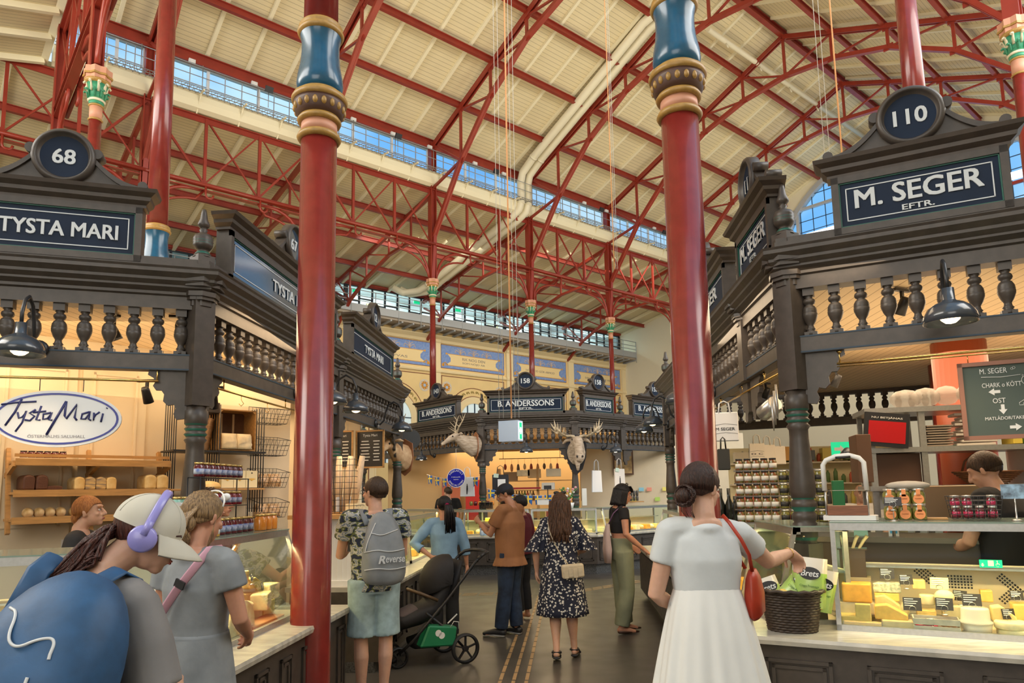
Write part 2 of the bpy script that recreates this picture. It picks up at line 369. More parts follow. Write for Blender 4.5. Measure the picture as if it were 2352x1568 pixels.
def truss(u):
    t = thing('roof_truss', '', 'roof truss', (0, 0, 0), R(45))
    up = [(v, (z or zroof(v)-.32)) for v, z in UCN]
    a = MB()
    for s in ((22.6, 12.8), (12.8, 3.0)):
        za, zb = zroof(s[0])-.32, zroof(s[1])-.32
        a.bar((u-.07, s[0], za), (u-.07, s[1], zb), .05, .17); a.bar((u+.07, s[0], za), (u+.07, s[1], zb), .05, .17); a.bar((u, s[0], za+.08), (u, s[1], zb+.08), .2, .03)
    a.build('top_chord', RED, t)
    a = MB()
    for i in range(len(LC)-1):
        p, q = LC[i], LC[i+1]; a.bar((u-.06, *p), (u-.06, *q), .05, .15); a.bar((u+.06, *p), (u+.06, *q), .05, .15); a.bar((u, p[0], p[1]-.07), (u, q[0], q[1]-.07), .19, .025)
    a.bar((u, *LC[0]), (u, 22.6, 10.15), .14, .14); a.bar((u, *LC[-1]), (u, 3.0, 10.15), .14, .14)
    a.build('bottom_chord', RED, t)
    a = MB()
    for i in range(1, len(LC)-1):
        vv = LC[i][0]; a.bar((u, vv, LC[i][1]), (u, vv, zroof(vv)-.32), .08, .10, up=(0, 1, 0))
        a.box((u, vv, LC[i][1]), (.05, .34, .22)); a.box((u, vv, zroof(vv)-.36), (.05, .3, .2))
    for i in range(1, 5):
        a.bar((u, up[i][0], up[i][1]-.05), (u, LC[i+1][0], LC[i+1][1]), .07, .07); j = 10-i
        a.bar((u, up[j][0], up[j][1]-.05), (u, LC[j-1][0], LC[j-1][1]), .07, .07)
    for s, w in ((1, 22.6), (-1, 3.0)):
        b = LC[1] if s > 0 else LC[-2]
        a.bar((u, w, ZE-.15), (u, *b), .09, .09); a.bar((u, w, 13.9), (u, *b), .09, .09)
    a.build('web_struts', RED, t); return t
side = ['nearest the left-hand columns', 'second from the left', 'third from the left', 'fourth from the left, by the ducts', 'fifth from the left', 'last before the arched end window']
for i, u in enumerate(UC):
    t = truss(u); t['label'] = 'red riveted iron roof truss spanning the hall, '+side[i]; t['group'] = 'iron trusses of the main roof'
    t = thing('side_aisle_truss', 'dark red bowed truss under the low roof, '+side[i].replace('the twin ducts', 'the ducts').replace('arched end window', 'far end'), 'roof truss', (0, 0, 0), R(45), 'bowed trusses of the side aisle')
    a = MB(); a.bar((u, VL, ZS0-.3), (u, VW, ZS1-.3), .14, .16); a.build('top_chord', RED, t)
    lc = [(22.7, 11.6), (24.2, 12.15), (26, 12.05), (28, 11.5), (29.6, 10.8), (30.9, 9.8)]
    a = MB()
    for p, q in zip(lc, lc[1:]): a.bar((u, *p), (u, *q), .13, .12)
    a.bar((u, 29.6, 10.8), (u, 31.2, 11.6), .1, .1); a.build('bottom_chord', RED, t)
    a = MB()
    for p, q in zip(lc[1:5], lc[2:6]):
        zt = ZS0-.3-(p[0]-VL)*.2; a.bar((u, *p), (u, p[0], zt), .07, .07, up=(0, 1, 0)); a.bar((u, *p), (u, q[0], ZS0-.3-(q[0]-VL)*.2), .06, .06)
    a.build('web_struts', RED, t)
def arc(p0, p1, p2, n=8):
    p0, p1, p2 = Vector(p0), Vector(p1), Vector(p2)
    return [p0*(1-k/n)**2+p1*2*(k/n)*(1-k/n)+p2*(k/n)**2 for k in range(n+1)]
def girder(L, lab, M, ztop=13.85, zb=11.62):
    t = thing('lattice_girder', lab, 'girder', M.translation, M.to_euler().z, 'lattice girders between the columns')
    a = MB(); a.bar((0, 0, ztop), (L, 0, ztop), .2, .03); a.bar((0, 0, ztop-.09), (L, 0, ztop-.09), .04, .18); a.build('top_beam', RED, t)
    a = MB(); a.bar((0, 0, zb), (L, 0, zb), .22, .03); a.bar((0, 0, zb-.22), (L, 0, zb-.22), .2, .03); a.bar((0, -.09, zb-.1), (L, -.09, zb-.1), .02, .1)
    a.build('bottom_beam', RED, t)
    a = MB(); a.tube([(0, -.2, zb-.1), (L, -.2, zb-.1)], .055); a.build('pipe', RED, t)
    a = MB(); x1, x2 = L/3, 2*L/3
    for x in (x1, x2): a.bar((x, 0, zb), (x, 0, ztop), .09, .09)
    a.bar((x1, 0, zb), (x2, 0, ztop), .06, .05); a.bar((x1, .03, ztop), (x2, .03, zb), .06, .05)
    a.bar((0, 0, ztop), (x1, 0, zb), .07, .07); a.bar((L, 0, ztop), (x2, 0, zb), .07, .07)
    a.bar((x2, 0, ztop), (L*.97, .02, zb+.1), .04, .04); a.build('web_bars', RED, t)
    for s in (0, 1):
        X = lambda d: d if s == 0 else L-d
        a = MB(); a.tube(arc((X(.16), 0, 10.15), (X(.35), 0, 11.5), (X(1.65), 0, zb-.22)), .055)
        a.tube(arc((X(.16), 0, 10.15), (X(.42), 0, 11.0), (X(1.5), 0, zb-.55), 8)+[Vector((X(1.75), 0, zb-.22))], .04); a.build('curved_bracket', RED, t)
    for s in (x1, x2):
        a = MB(); a.tube([(s, -.2, zb-.1), (s, -.2, zb-.4)]+[(s+.12-.12*math.cos(w), -.2, zb-.4-.13*math.sin(w)) for w in (.6, 1.2, 1.9, 2.6, 3.2)], .035); a.build('hook', RED, t)
    return t
def Mh(u, v, ang): return MB45 @ Matrix.Translation((u, v, 0)) @ Matrix.Rotation(R(ang), 4, 'Z')
UCL = [-.55]+UC+[36.4]
for i in range(len(UCL)-1): girder(UCL[i+1]-UCL[i], 'red lattice girder under the window gutter, bay %s from the left' % ('one', 'two', 'three', 'four', 'five', 'six', 'seven')[i], Mh(UCL[i], VL, 0))
VC = [4.8, 10.05, 15.1, 20.4]
for i in range(3): girder(VC[i+1]-VC[i], 'red lattice girder of the near column row, %s' % ('closest overhead', 'in the middle', 'farthest back at the left')[i], Mh(UL, VC[i], 90))
def post(u, v, lab):
    a = HB();
    for s in (-.11, .11): a.bar((u+s, v, 10.1), (u+s, v, ZE-.1), .03, .26, up=(0, 1, 0))
    a.bar((u, v, 10.1), (u, v, ZE-.1), .22, .04, up=(0, 1, 0)); tag(a.build('iron_post', RED), lab, 'post', 'iron posts above the capitals')
CAPG = mat('capital_green', (.05, .30, .16), .45, var=.2, scale=20); CAPC = mat('capital_cream', (.75, .68, .48), .5); PINK = mat('capital_pink', (.62, .30, .19), .5)
colm = [COLRED, GOLD, VASE, CAPC, CAPG, PINK]
def make_column():
    t = thing('cast_iron_column', '', 'column', group='red cast iron columns with blue vases')
    a = MB(); a.lathe([(.155, 0), (.155, .12), (.140, .16), (.139, .3), (.134, 4.36)], n=40); a.build('lower_shaft', colm, t)
    a = MB(); a.lathe([(.136, 4.36), (.155, 4.365), (.166, 4.385), (.155, 4.41), (.137, 4.42)], n=40, mi=1); a.lathe([(.137, 4.42), (.134, 4.5)], n=40, mi=5)
    a.lathe([(.137, 4.5), (.158, 4.505), (.166, 4.525), (.150, 4.55)], n=40, mi=1); a.lathe([(.152, 4.55), (.180, 4.58), (.192, 4.64), (.196, 4.67)], n=40, mi=0)
    a.lathe([(.19, 4.665), (.207, 4.67), (.212, 4.695), (.200, 4.72), (.175, 4.735), (.165, 4.75)], n=40, mi=1)
    for k in range(18):
        w = k*math.pi/9; a.ell((.181*math.cos(w), .181*math.sin(w), 4.615), (.021, .021, .032), 10, 1)
    a.build('bead_ring', [mat('bead_ring_brown', (.10, .05, .035), .45), GOLD, VASE, CAPC, CAPG, PINK], t)
    a = MB(); a.lathe([(.135, 4.74), (.165, 4.77), (.176, 4.82), (.170, 4.89), (.152, 4.98), (.143, 5.08), (.143, 5.16), (.155, 5.22), (.160, 5.24)], n=40, mi=2); a.build('blue_vase', colm, t)
    a = MB(); a.lathe([(.150, 5.22), (.170, 5.23), (.178, 5.25), (.166, 5.27), (.162, 5.28), (.168, 5.295), (.156, 5.315), (.135, 5.325)], n=40, mi=1); a.build('gold_ring', colm, t)
    a = MB(); a.lathe([(.131, 5.32), (.112, 9.05)], n=32); a.build('upper_shaft', colm, t)
    a = MB(); a.lathe([(.115, 9.03), (.135, 9.05), (.115, 9.075)], n=24, mi=1); a.lathe([(.114, 9.07), (.114, 9.33)], n=24, mi=5)
    a.lathe([(.116, 9.32), (.14, 9.34), (.125, 9.36)], n=24, mi=1); a.lathe([(.125, 9.36), (.135, 9.42)], n=24, mi=4); a.lathe([(.14, 9.42), (.16, 9.45), (.13, 9.48)], n=24, mi=3)
    a.lathe([(.135, 9.48), (.15, 9.66), (.19, 9.78)], n=24, mi=4); a.lathe([(.19, 9.78), (.235, 9.82), (.235, 9.85)], n=24, mi=1)
    for k in range(8):
        w = (k+.5)*math.pi/4
        for r0, z0, h, s in ((.145, 9.5, .13, .03), (.15, 9.6, .2, .035)):
            ww = w+(.39 if h > .15 else 0); c_, s_ = math.cos(ww), math.sin(ww)
            a.tube([(r0*c_, r0*s_, z0), ((r0+.02)*c_, (r0+.02)*s_, z0+h*.8), ((r0+.06)*c_, (r0+.06)*s_, z0+h), ((r0+.085)*c_, (r0+.085)*s_, z0+h*.8)], [(s, s*.5), (s*1.2, s*.5), (s, s*.7), (s*.8, s*.6)], 6, 4 if h < .15 else 3)
    oct_ = []
    for k in range(8):
        w = k*math.pi/4+math.pi/8; oct_.append((.27*math.cos(w), .27*math.sin(w))); w += math.pi/8; oct_.append((.225*math.cos(w), .225*math.sin(w)))
    a.prism([(x*.88, y*.88) for x, y in oct_], 9.84, 9.93, 5, 'xy'); a.prism(oct_, 9.93, 9.97, 1, 'xy'); a.prism([(x*.95, y*.95) for x, y in oct_], 9.97, 10.1, 5, 'xy')
    a.build('leaf_capital', colm, t); return t
C0 = make_column(); C0.location = (-1.84, 4.95, 0); C0['label'] = 'tall red iron column left of the aisle, the nearest one, blue vase above'
cl = [((.885, 4.93, 0), 'tall red iron column right of the aisle behind the woman in white')]
P = UV(UL, 10.05, 0); cl.append(((-5.46, 8.69, 0), 'red iron column rising behind the number 68 sign'))
cl.append(((*UV(2.25, 15.1, 0)[:2], 0), 'red iron column with leaf capital seen between the 68 disc and the roof'))
cl.append(((*UV(2.2, 20.4, 0)[:2], 0), 'red iron column hidden low behind the 68 sign, at the far left'))
cl.append(((4.45, 8.6, 0), 'red iron column rising straight behind the 110 disc'))
cl.append(((*UV(14.9, 3.0, 0)[:2], 0), 'red iron column with leaf capital at the upper right corner'))
for i, u in enumerate(UC): cl.append(((*UV(u, VL, 0)[:2], 0), 'thin far red column with green capital in the gallery row, %s from the left' % ('first', 'second, hidden by the near column', 'third, left of the number 158 sign', 'fourth, behind the 158 disc', 'fifth, right of the smaller 158 sign', 'sixth, hidden')[i]))
for loc, lab in cl: copy_tree(C0, None, loc, 0, lab)
for i, u in enumerate(UC): post(u, VL, 'riveted red post above a far capital, %s from the left in the window row' % ('first', 'second', 'third', 'fourth', 'fifth', 'sixth')[i])
for i, v in enumerate(VC): post(UL, v, 'riveted red post of the near row, %s' % ('above the nearest column', 'above the column behind the 68 sign', 'above the left leaf capital', 'farthest back at the left edge')[i])
post(14.9, VR, 'riveted red post above the capital at the upper right corner')
a = HB(); ibeam(a, (UL, VL, ZE), (UG, VL, ZE), .2, .3); a.bar((UL, VL-.1, ZE-.35), (UG, VL-.1, ZE-.35), .1, .12); tag(a.build('eaves_beam', RED), 'red eaves beam along the top of the high windows', 'beam')
GM = mat('pale_window_frame', (.72, .76, .78), .5); DKL = mat('window_lead', (.03, .06, .10), .5)
GREYW = mat('grey_window_surround', (.45, .46, .47), .5)
bays = [UL]+UC+[UG]
for i in range(len(bays)-1):
    u0, u1 = bays[i]+.12, bays[i+1]-.12; w = thing('window_%d' % (i+1), None, None, (0, 0, 0), R(45)); w['kind'] = 'structure'
    a = MB(); a.b2(u0, u1, VL+.19, VL+.2, 14.7, 15.62); a.build('pane', WGLASS, w)
    a = MB(); n3 = 3
    for k in range(n3+1): x = u0+(u1-u0)*k/n3; a.b2(x-.045, x+.045, VL+.12, VL+.2, 14.6, 15.7)
    a.b2(u0, u1, VL+.1, VL+.25, 14.6, 14.72); a.build('frame', GM, w)
    a = MB(); a.b2(u0, u1, VL+.1, VL+.25, 15.58, 15.72)
    for k in range(n3*3):
        if k % 3: x = u0+(u1-u0)*k/(n3*3); a.b2(x-.012, x+.012, VL+.16, VL+.2, 14.7, 15.6)
    a.b2(u0, u1, VL+.17, VL+.2, 15.0, 15.03); a.build('glazing_bars', GREYW, w)
SIL = mat('white_sill', (.85, .88, .95), .4)
a = HB(); a.b2(UL, UG, VL-.1, VL+.25, 14.5, 14.62); struct(a, 'trim_2', SIL, 'white sill under the high windows')
a = HB(); a.T = MB45 @ Matrix.Identity(4)
a.sweep([(0, 14.5), (.28, 14.5), (.33, 14.38), (.31, 14.2), (.22, 14.02), (.05, 13.95), (0, 13.95)], [(UL, VL), (UG, VL)], 1); struct(a, 'trim_3', RIB, 'cream half-round gutter along the high windows')
a = HB(); a.sweep([(0, 14.35), (.3, 14.35), (.35, 14.2), (.3, 14.0), (0, 13.92)], [(UL-.1, VC[0]-1.5), (UL-.1, VL)], -1); struct(a, 'trim_4', RIB, 'cream gutter along the near column row')
MESH = mat('galvanised_mesh', (.35, .36, .36), .5, metal=.6)
a = HB(); x = UL+.2
for k in (0, 1, 2): a.bar((UL, VL-.42-.16*k, 14.42), (UG, VL-.42-.16*k, 14.42), .02, .02)
while x < UG: a.bar((x, VL-.34, 14.42), (x+.18, VL-.76, 14.42), .012, .012); a.bar((x+.18, VL-.34, 14.42), (x, VL-.76, 14.42), .012, .012); x += .18
tag(a.build('mesh_walkway', MESH), 'long wire mesh walkway hanging along the high windows', 'walkway')
a = HB();
for z in (14.8, 15.15): a.tube([(UL, VL-.7, z), (UG, VL-.7, z)], .014, 5)
x = UL+.4
while x < UG: a.tube([(x, VL-.7, 14.4), (x, VL-.7, 15.2)], .016, 5); x += 1.75
tag(a.build('walkway_railing', MESH), 'thin grey railing in front of the high windows', 'railing')
x = UL+1.3; bl = thing('bracket', 'cream bracket holding the mesh walkway over the gutter', 'bracket', (0, 0, 0), R(45), 'cream walkway brackets'); a = MB()
a.bar((0, VL-.05, 13.9), (0, VL-.55, 14.45), .04, .04); a.bar((0, VL-.8, 14.36), (0, VL-.3, 14.40), .05, .05); a.build('arm', RIB, bl); bl.location = MB45 @ Vector((x, 0, 0))
bl['label'] += ', first from the left'; bi = 0
while x < 34: x += 1.32; bi += 1; copy_tree(bl, None, MB45 @ Vector((x, 0, 0)), R(45), 'cream bracket holding the mesh walkway over the gutter, %s from the left' % ORD[bi])
fl0 = thing('floodlight', 'small black floodlight on a stalk before the high windows', 'floodlight', (0, 0, 0), R(45), 'floodlights before the high windows'); a = MB(); a.tube([(0, 0, -.45), (0, 0, .1)], .012, 6); a.build('stalk', MESH, fl0)
a = MB(); a.box((0, -.05, .16), (.26, .07, .2), rot=Matrix.Rotation(.5, 3, 'X')); a.build('head', BLACK, fl0)
for i, u in enumerate((8.2, 13.2, 18.0, 24.6, 29.5)):
    L = MB45 @ Vector((u, VL-.72, 15.0))
    lb = 'small black floodlight on a stalk before the high windows, %s from the left' % ORD[i]
    if i == 0: fl0.location = L; fl0['label'] = lb
    else: copy_tree(fl0, None, L, R(45), lb)
sp0 = thing('roof_lamp', 'small white lamp box under the red eaves beam', 'lamp', (0, 0, 0), R(45), 'white lamp boxes on the eaves beam'); a = MB(); a.box((0, 0, 0), (.2, .09, .12)); a.box((0, -.05, -.02), (.12, .04, .1)); a.build('housing', WHITE, sp0)
for i, u in enumerate((5.9, 7.9, 9.6, 11.6, 13.3, 15.0, 17.3, 18.9, 20.2, 22.3, 24.0, 25.6, 27.7, 29.4)):
    L = MB45 @ Vector((u, VL-.2, ZE-.42))
    lb = 'small white lamp box under the red eaves beam, %s from the left' % ORD[i]
    if i == 0: sp0.location = L; sp0['label'] = lb
    else: copy_tree(sp0, None, L, R(45), lb)
def arcz(v, c=0, s=1.0):
    q = 1-((v-VM)/(6.3*s))**2; return 14+5.1*s*math.sqrt(max(q, 0))
a = HB(); N = 24
vv = [VM-6.3+12.6*k/N for k in range(N+1)]
for k in range(N):
    v0, v1 = vv[k], vv[k+1]; a.add([(UG, v0, arcz(v0)), (UG, v1, arcz(v1)), (UG, v1, zroof(v1)+.1), (UG, v0, zroof(v0)+.1), (UG+.25, v0, arcz(v0)), (UG+.25, v1, arcz(v1)), (UG+.25, v1, zroof(v1)+.1), (UG+.25, v0, zroof(v0)+.1)], [(0, 1, 2, 3), (7, 6, 5, 4), (0, 4, 5, 1)])
a.b2(UG, UG+.25, VL+.4, 31.3, 0, 13.9)
for v0, v1 in ((VR-.5, VM-6.3), (VM+6.3, VL+.4)): a.add([(UG, v0, 13.2), (UG, v1, 13.2), (UG, v1, zroof(v1)+.1), (UG, v0, zroof(v0)+.1)], [(0, 1, 2, 3)]); a.b2(UG, UG+.2, v0, v1, 0, 13.2)
a.b2(UG, UG+.25, VR-.5, VL+.4, 0, 13.3); struct(a, 'wall_end', mat('gable_cream', (.80, .74, .56), .6), 'cream end wall around the great arched window')
w = thing('window_20', None, None, (0, 0, 0), R(45)); w['kind'] = 'structure'
a = MB(); poly = [(v, arcz(v)) for v in vv]+[(vv[-1], 13.3), (vv[0], 13.3)]; a.prism(poly, UG+.1, UG+.11, 0, 'yz'); a.build('pane', WGLASS, w)
a = MB(); poly = [(v, arcz(v)) for v in vv]
for p, q in zip(poly, poly[1:]): a.bar((UG+.05, *p), (UG+.05, *q), .35, .28)
v = VM-5.25
while v < VM+5.3: a.bar((UG+.06, v, 13.3), (UG+.06, v, arcz(v)), .22, .16); v += 2.1
a.bar((UG+.06, VM-6.2, 16.9), (UG+.06, VM+6.2, 16.9), .2, .14); a.build('frame', GREYW, w)
a = MB(); v = VM-6.1
while v < VM+6.2: a.bar((UG+.08, v, 13.3), (UG+.08, v, arcz(v)), .05, .03); v += .7
for z in (14.3, 15.6, 16.2, 17.6, 18.3): h = 6.3*math.sqrt(max(0, 1-((z-14)/5.1)**2)); a.bar((UG+.08, VM-h, z), (UG+.08, VM+h, z), .05, .03)
a.build('glazing_bars', DKL, w)
a = MB(); a.bar((UG-.1, VM-6.3, 14.9), (UG-.1, VM+6.3, 14.9), .12, .14); a.bar((UG-.1, VM-6.3, 19.25), (UG-.1, VM+6.3, 19.25), .12, .16)
a.build('red_rail', RED, w)
a = HB(); a.b2(UG-.3, UG-.1, VM-6.2, VM+6.2, 15.05, 15.35); tag(a.build('lamp_strip_reflection', mat('reflection_glow', (.9, .93, 1), .5, emit=1.6)), 'glowing white bar standing for a lamp strip reflection across the great arched window', 'light')  # emissive bar stands for a lamp strip reflected in the glass
VWY = 31.0
YEL = mat('wall_yellow_plaster', (.84, .62, .28), .65, var=.04, scale=1.5); YEL2 = mat('pilaster_pale_yellow', (.86, .70, .40), .6)
BLUF = mat('mural_blue', (.16, .28, .60), .65, col2=(.26, .36, .62), scale=9); BRN = mat('mural_brown_line', (.20, .055, .02), .6); ORN = mat('mural_ochre', (.70, .34, .05), .6)
CARM = mat('mural_cream', (.88, .68, .34), .65); LBL = mat('mural_pale_blue', (.42, .55, .74), .6); TXT = mat('mural_text_grey', (.32, .26, .20), .6)
a = HB(); a.b2(-8, UG, VWY, VWY+.3, 0, 10.3); struct(a, 'wall_gallery', YEL, 'yellow painted wall below the glazed gallery')
UP = [15.9, 21.1, 26.25, 31.35, 36.5]
UPall = [.3, 5.5, 10.7]+UP
for i, u in enumerate(UPall):
    a = HB(); a.sweep([(0, 0), (.14, 0), (.14, 9.7), (.2, 9.78), (.2, 9.9), (0, 9.9)], [(u-.24, VWY), (u+.24, VWY)], 1); a.sweep([(0, 8.1), (.18, 8.1), (.2, 8.2), (.18, 8.3), (0, 8.3)], [(u-.27, VWY), (u+.27, VWY)], 1)
    struct(a, 'trim_%d' % (10+i), YEL2)
a = HB(); a.sweep([(0, 9.75), (.08, 9.75), (.12, 9.9), (.3, 10.05), (.3, 10.1), (0, 10.1)], [(-8, VWY), (40, VWY)], 1); a.sweep([(0, 8.12), (.1, 8.12), (.12, 8.2), (.06, 8.28), (0, 8.3)], [(-8, VWY), (40, VWY)], 1)
struct(a, 'trim_20', YEL2, 'yellow cornice mouldings of the gallery wall')
texts = [('ARBETET', 'ADLAR MAN'), ('VAN BLIR', 'KLOK'), ('', ''), ('BÖR MAN', 'PRÖFVAS'), ('RIK NOG DEN', 'SOM NÖJD ÄR'), ('HÖGMOD GÖR', 'ARMOD'), ('DEN RÅD LYDER', 'ÄR VIS'), ('VÄGGARNA HAFVA', 'ÖRON')]
texts[2] = ('', ''); TL = {3: ('', 'PRÖFVAS'), 4: ('RIK NOG DEN', 'SOM NÖJD ÄR'), 5: ('HÖGMOD GÖR ARMOD',), 6: ('DEN RÅD LYDER ÄR VIS',), 7: ('VÄGGARNA HAFVA ÖRON',)}
def mural(u0, u1, key):
    w = u1-u0; cu = (u0+u1)/2; M = MB45 @ Matrix.Translation((cu, VWY, 0)); t = thing('painted_frieze', 'painted blue frieze panel on the yellow wall, reading '+(' '.join(TL.get(key, ('nothing',))) or 'nothing') if key in TL else 'painted blue frieze panel on the yellow wall at the far left', 'mural', M.translation, R(45), 'blue frieze panels')
    H = w/2-.36
    a = MB(); a.b2(-H, H, -.012, 0, 8.42, 9.68, 0); a.b2(-H-.03, H+.03, -.006, 0, 8.39, 9.71, 1); a.build('field', [BLUF, BRN], t)
    a = MB(); hw = H*.72; z0, z1 = 8.6, 9.2
    def cart(s, y, mi):
        L = []
        for sx, z, ex in ((-1, z0, .32), (-1, z0+.2, .0), (-1, z1-.2, .0), (-1, z1, .2), (1, z1, .2), (1, z1-.2, 0), (1, z0+.2, 0), (1, z0, .32)): L.append((sx*(hw+ex*s), z+(s-1)*.12*(1 if z > 8.9 else -1)))
        a.prism(L, y, 0, mi)
    cart(1.28, -.016, 1); cart(1.0, -.02, 0)
    for sx in (-1, 1):
        a.lathe([(.09, 0), (.09, .02)], (sx*(hw+.5), -.018, z0-.02), 12, 1, ax=(0, 1, 0)); a.lathe([(.06, 0), (.06, .02)], (sx*(hw+.28), -.018, z1+.02), 12, 1, ax=(0, 1, 0))
        a.tube([(sx*(hw+.2), -.012, z0), (sx*(hw+.36), -.012, z0+.12), (sx*(hw+.5), -.012, z0+.06), (sx*(hw+.5), -.012, z0-.07)], .03, 5, 1)
    a.build('cartouche', [CARM, ORN], t)
    a = MB()
    for k in (-1, 0, 1):
        x = k*H*.42
        for sx in (-1, 1):
            a.tube([(x, -.012, 9.26), (x+sx*.14, -.012, 9.42), (x+sx*.3, -.012, 9.46), (x+sx*.36, -.012, 9.36), (x+sx*.28, -.012, 9.33)], .022, 4, 0); a.tube([(x, -.012, 9.3), (x+sx*.08, -.012, 9.52), (x+sx*.2, -.012, 9.58)], .018, 4, 0)
        a.tube([(x, -.012, 9.22), (x, -.012, 9.6)], .022, 4, 0)
    a.build('scrollwork', mat('mural_scroll', (.72, .52, .36), .6), t)
    L = TL.get(key)
    if L:
        a = MB()
        for i, s in enumerate(L):
            if s: put_text(a, s, 0, 8.9+(.11-.22*i if len(L) > 1 else 0), hw*(1.0 if len(L) > 1 else 1.5), .15, -.02, 0, .005, .006, outy=-1)
        a.build('motto', TXT, t)
    return t
for i in range(len(UPall)-1): mural(UPall[i], UPall[i+1], i if i >= 3 else 0) if i >= 3 else None
TL[7] = TL[7]; mural(36.5, 41.7, 7)
TLk = None
def rosette(u, z, k):
    M = MB45 @ Matrix.Translation((u, VWY, 0)); t = thing('painted_rosette', k, 'painted ornament', M.translation, R(45), 'painted star rosettes')
    a = MB(); a.lathe([(.33, 0), (.33, .008)], (0, -.008, z), 20, 0, ax=(0, 1, 0)); a.build('halo', mat('mural_halo', (.66, .58, .46), .6), t)
    a = MB()
    for j in range(8):
        w = j*math.pi/4; c_, s_ = math.cos(w), math.sin(w); pts = []
        for (r, o) in ((.07, 0), (.15, .055), (.27, 0), (.15, -.055)): pts.append((r*c_-o*s_, z+r*s_+o*c_))
        a.prism(pts, -.014, -.006, 0); w += math.pi/8; c_, s_ = math.cos(w), math.sin(w)
        a.prism([(r*c_-o*s_, z+r*s_+o*c_) for r, o in ((.08, 0), (.14, .045), (.23, 0), (.14, -.045))], -.012, -.006, 1)
    a.lathe([(.075, 0), (.075, .012)], (0, -.018, z), 12, 2, ax=(0, 1, 0)); a.build('star', [ORN, BRN, LBL], t)
def arch(u0, u1, nm):
    cu = (u0+u1)/2; zc = 5.55; w = thing('window_%d' % nm, None, None, (MB45 @ Vector((cu, VWY, 0))), R(45)); w['kind'] = 'structure'
    def ring(r0, r1, y, mi, a, n=24):
        for k in range(n):
            w0, w1 = math.pi*k/n, math.pi*(k+1)/n
            a.prism([(r0*math.cos(w0), zc+r0*math.sin(w0)), (r1*math.cos(w0), zc+r1*math.sin(w0)), (r1*math.cos(w1), zc+r1*math.sin(w1)), (r0*math.cos(w1), zc+r0*math.sin(w1))], y, 0, mi)
        for s in (-1, 1): a.prism([(s*r0, 1), (s*r1, 1), (s*r1, zc), (s*r0, zc)], y, 0, mi)
    a = MB(); ring(1.86, 1.9, -.02, 1, a); ring(1.4, 1.44, -.03, 1, a); ring(1.44, 1.86, -.012, 0, a); ring(1.12, 1.4, -.05, 2, a); ring(1.02, 1.12, -.08, 2, a)
    for k in range(16):
        ww = math.pi*(k+.5)/16; a.lathe([(.07, 0), (.07, .03)], (1.66*math.cos(ww), -.03, zc+1.66*math.sin(ww)), 8, 3, ax=(0, 1, 0))
        w2 = math.pi*(k+1)/16; a.tube([(1.6*math.cos(w2), -.02, zc+1.6*math.sin(w2)), (1.72*math.cos(w2+.05), -.02, zc+1.72*math.sin(w2+.05))], .025, 4, 3)
    a.build('painted_surround', [YEL, BRN, YEL2, mat('mural_olive', (.36, .26, .07), .6)], w)
    a = MB(); pts = [(1.02*math.cos(math.pi*k/20), zc+1.02*math.sin(math.pi*k/20)) for k in range(21)]+[(-1.02, 3.2), (1.02, 3.2)]
    a.prism(pts, -.03, -.02, 0); a.build('pane', mat('frosted_window', (.62, .74, .76), .3, emit=.35), w)
    a = MB(); a.bar((0, -.05, 3.2), (0, -.05, zc+1.02), .06, .05, 0, (0, 1, 0)); a.bar((-.5, -.05, 3.2), (-.5, -.05, zc+.88), .05, .05, 0, (0, 1, 0)); a.bar((.5, -.05, 3.2), (.5, -.05, zc+.88), .05, .05, 0, (0, 1, 0)); a.bar((-1.02, -.05, zc), (1.02, -.05, zc), .05, .05); a.build('glazing_bars', DKL, w)
for i in range(3, 8):
    u0, u1 = (UPall+[41.7])[i], (UPall+[41.7])[i+1]; arch(u0, u1, 21+i); d = u1-u0
    nmz = ('beyond the bakery stall', 'above the stag head', 'behind the widest far sign', 'behind the thin fifth column', 'nearest the right red column')[i-3]
    rosette(u0+.72, 7.35, 'painted flower rosette on the yellow wall, left of the arch '+nmz); rosette(u1-.72, 7.35, 'painted flower rosette on the yellow wall, right of the arch '+nmz)
    a = HB();
    for (x0, x1, z0, z1) in ((u0+.36, u1-.36, 7.95, 7.99), (u0+.36, u0+.4, 1, 7.99), (u1-.4, u1-.36, 1, 7.99)): a.b2(x0, x1, VWY-.012, VWY, z0, z1)
    struct(a, 'trim_%d' % (30+i), BRN)
GREY = mat('gallery_grey_paint', (.40, .42, .43), .5); CONC = mat('gallery_soffit_boards', (.36, .30, .23), .6)
a = HB(); a.b2(-8, 40, 29.9, VWY+.4, 10.3, 10.42, 1); a.b2(-8, 40, 29.82, 29.95, 10.42, 10.8, 0); a.b2(-8, 40, 29.9, 33.5, 10.42, 10.5, 0)
u = -7.0
while u < 40: a.bar((u, 29.9, 10.28), (u, VWY, 10.2), .08, .1, 0); u += .65
struct(a, 'trim_5', [GREY, CONC], 'grey gallery floor edge with boarded soffit')
a = HB()
for z in (10.98, 11.22, 11.5): a.tube([(-8, 29.85, z), (40, 29.85, z)], .022, 5)
u = -7.0
while u < 40: a.tube([(u, 29.82, 10.1), (u, 29.82, 11.5)], .022, 5); u += 1.32
tag(a.build('gallery_railing', GREY), 'thin grey tube railing along the glazed gallery', 'railing')
BLKF = mat('black_window_frame', (.012, .018, .028), .4)
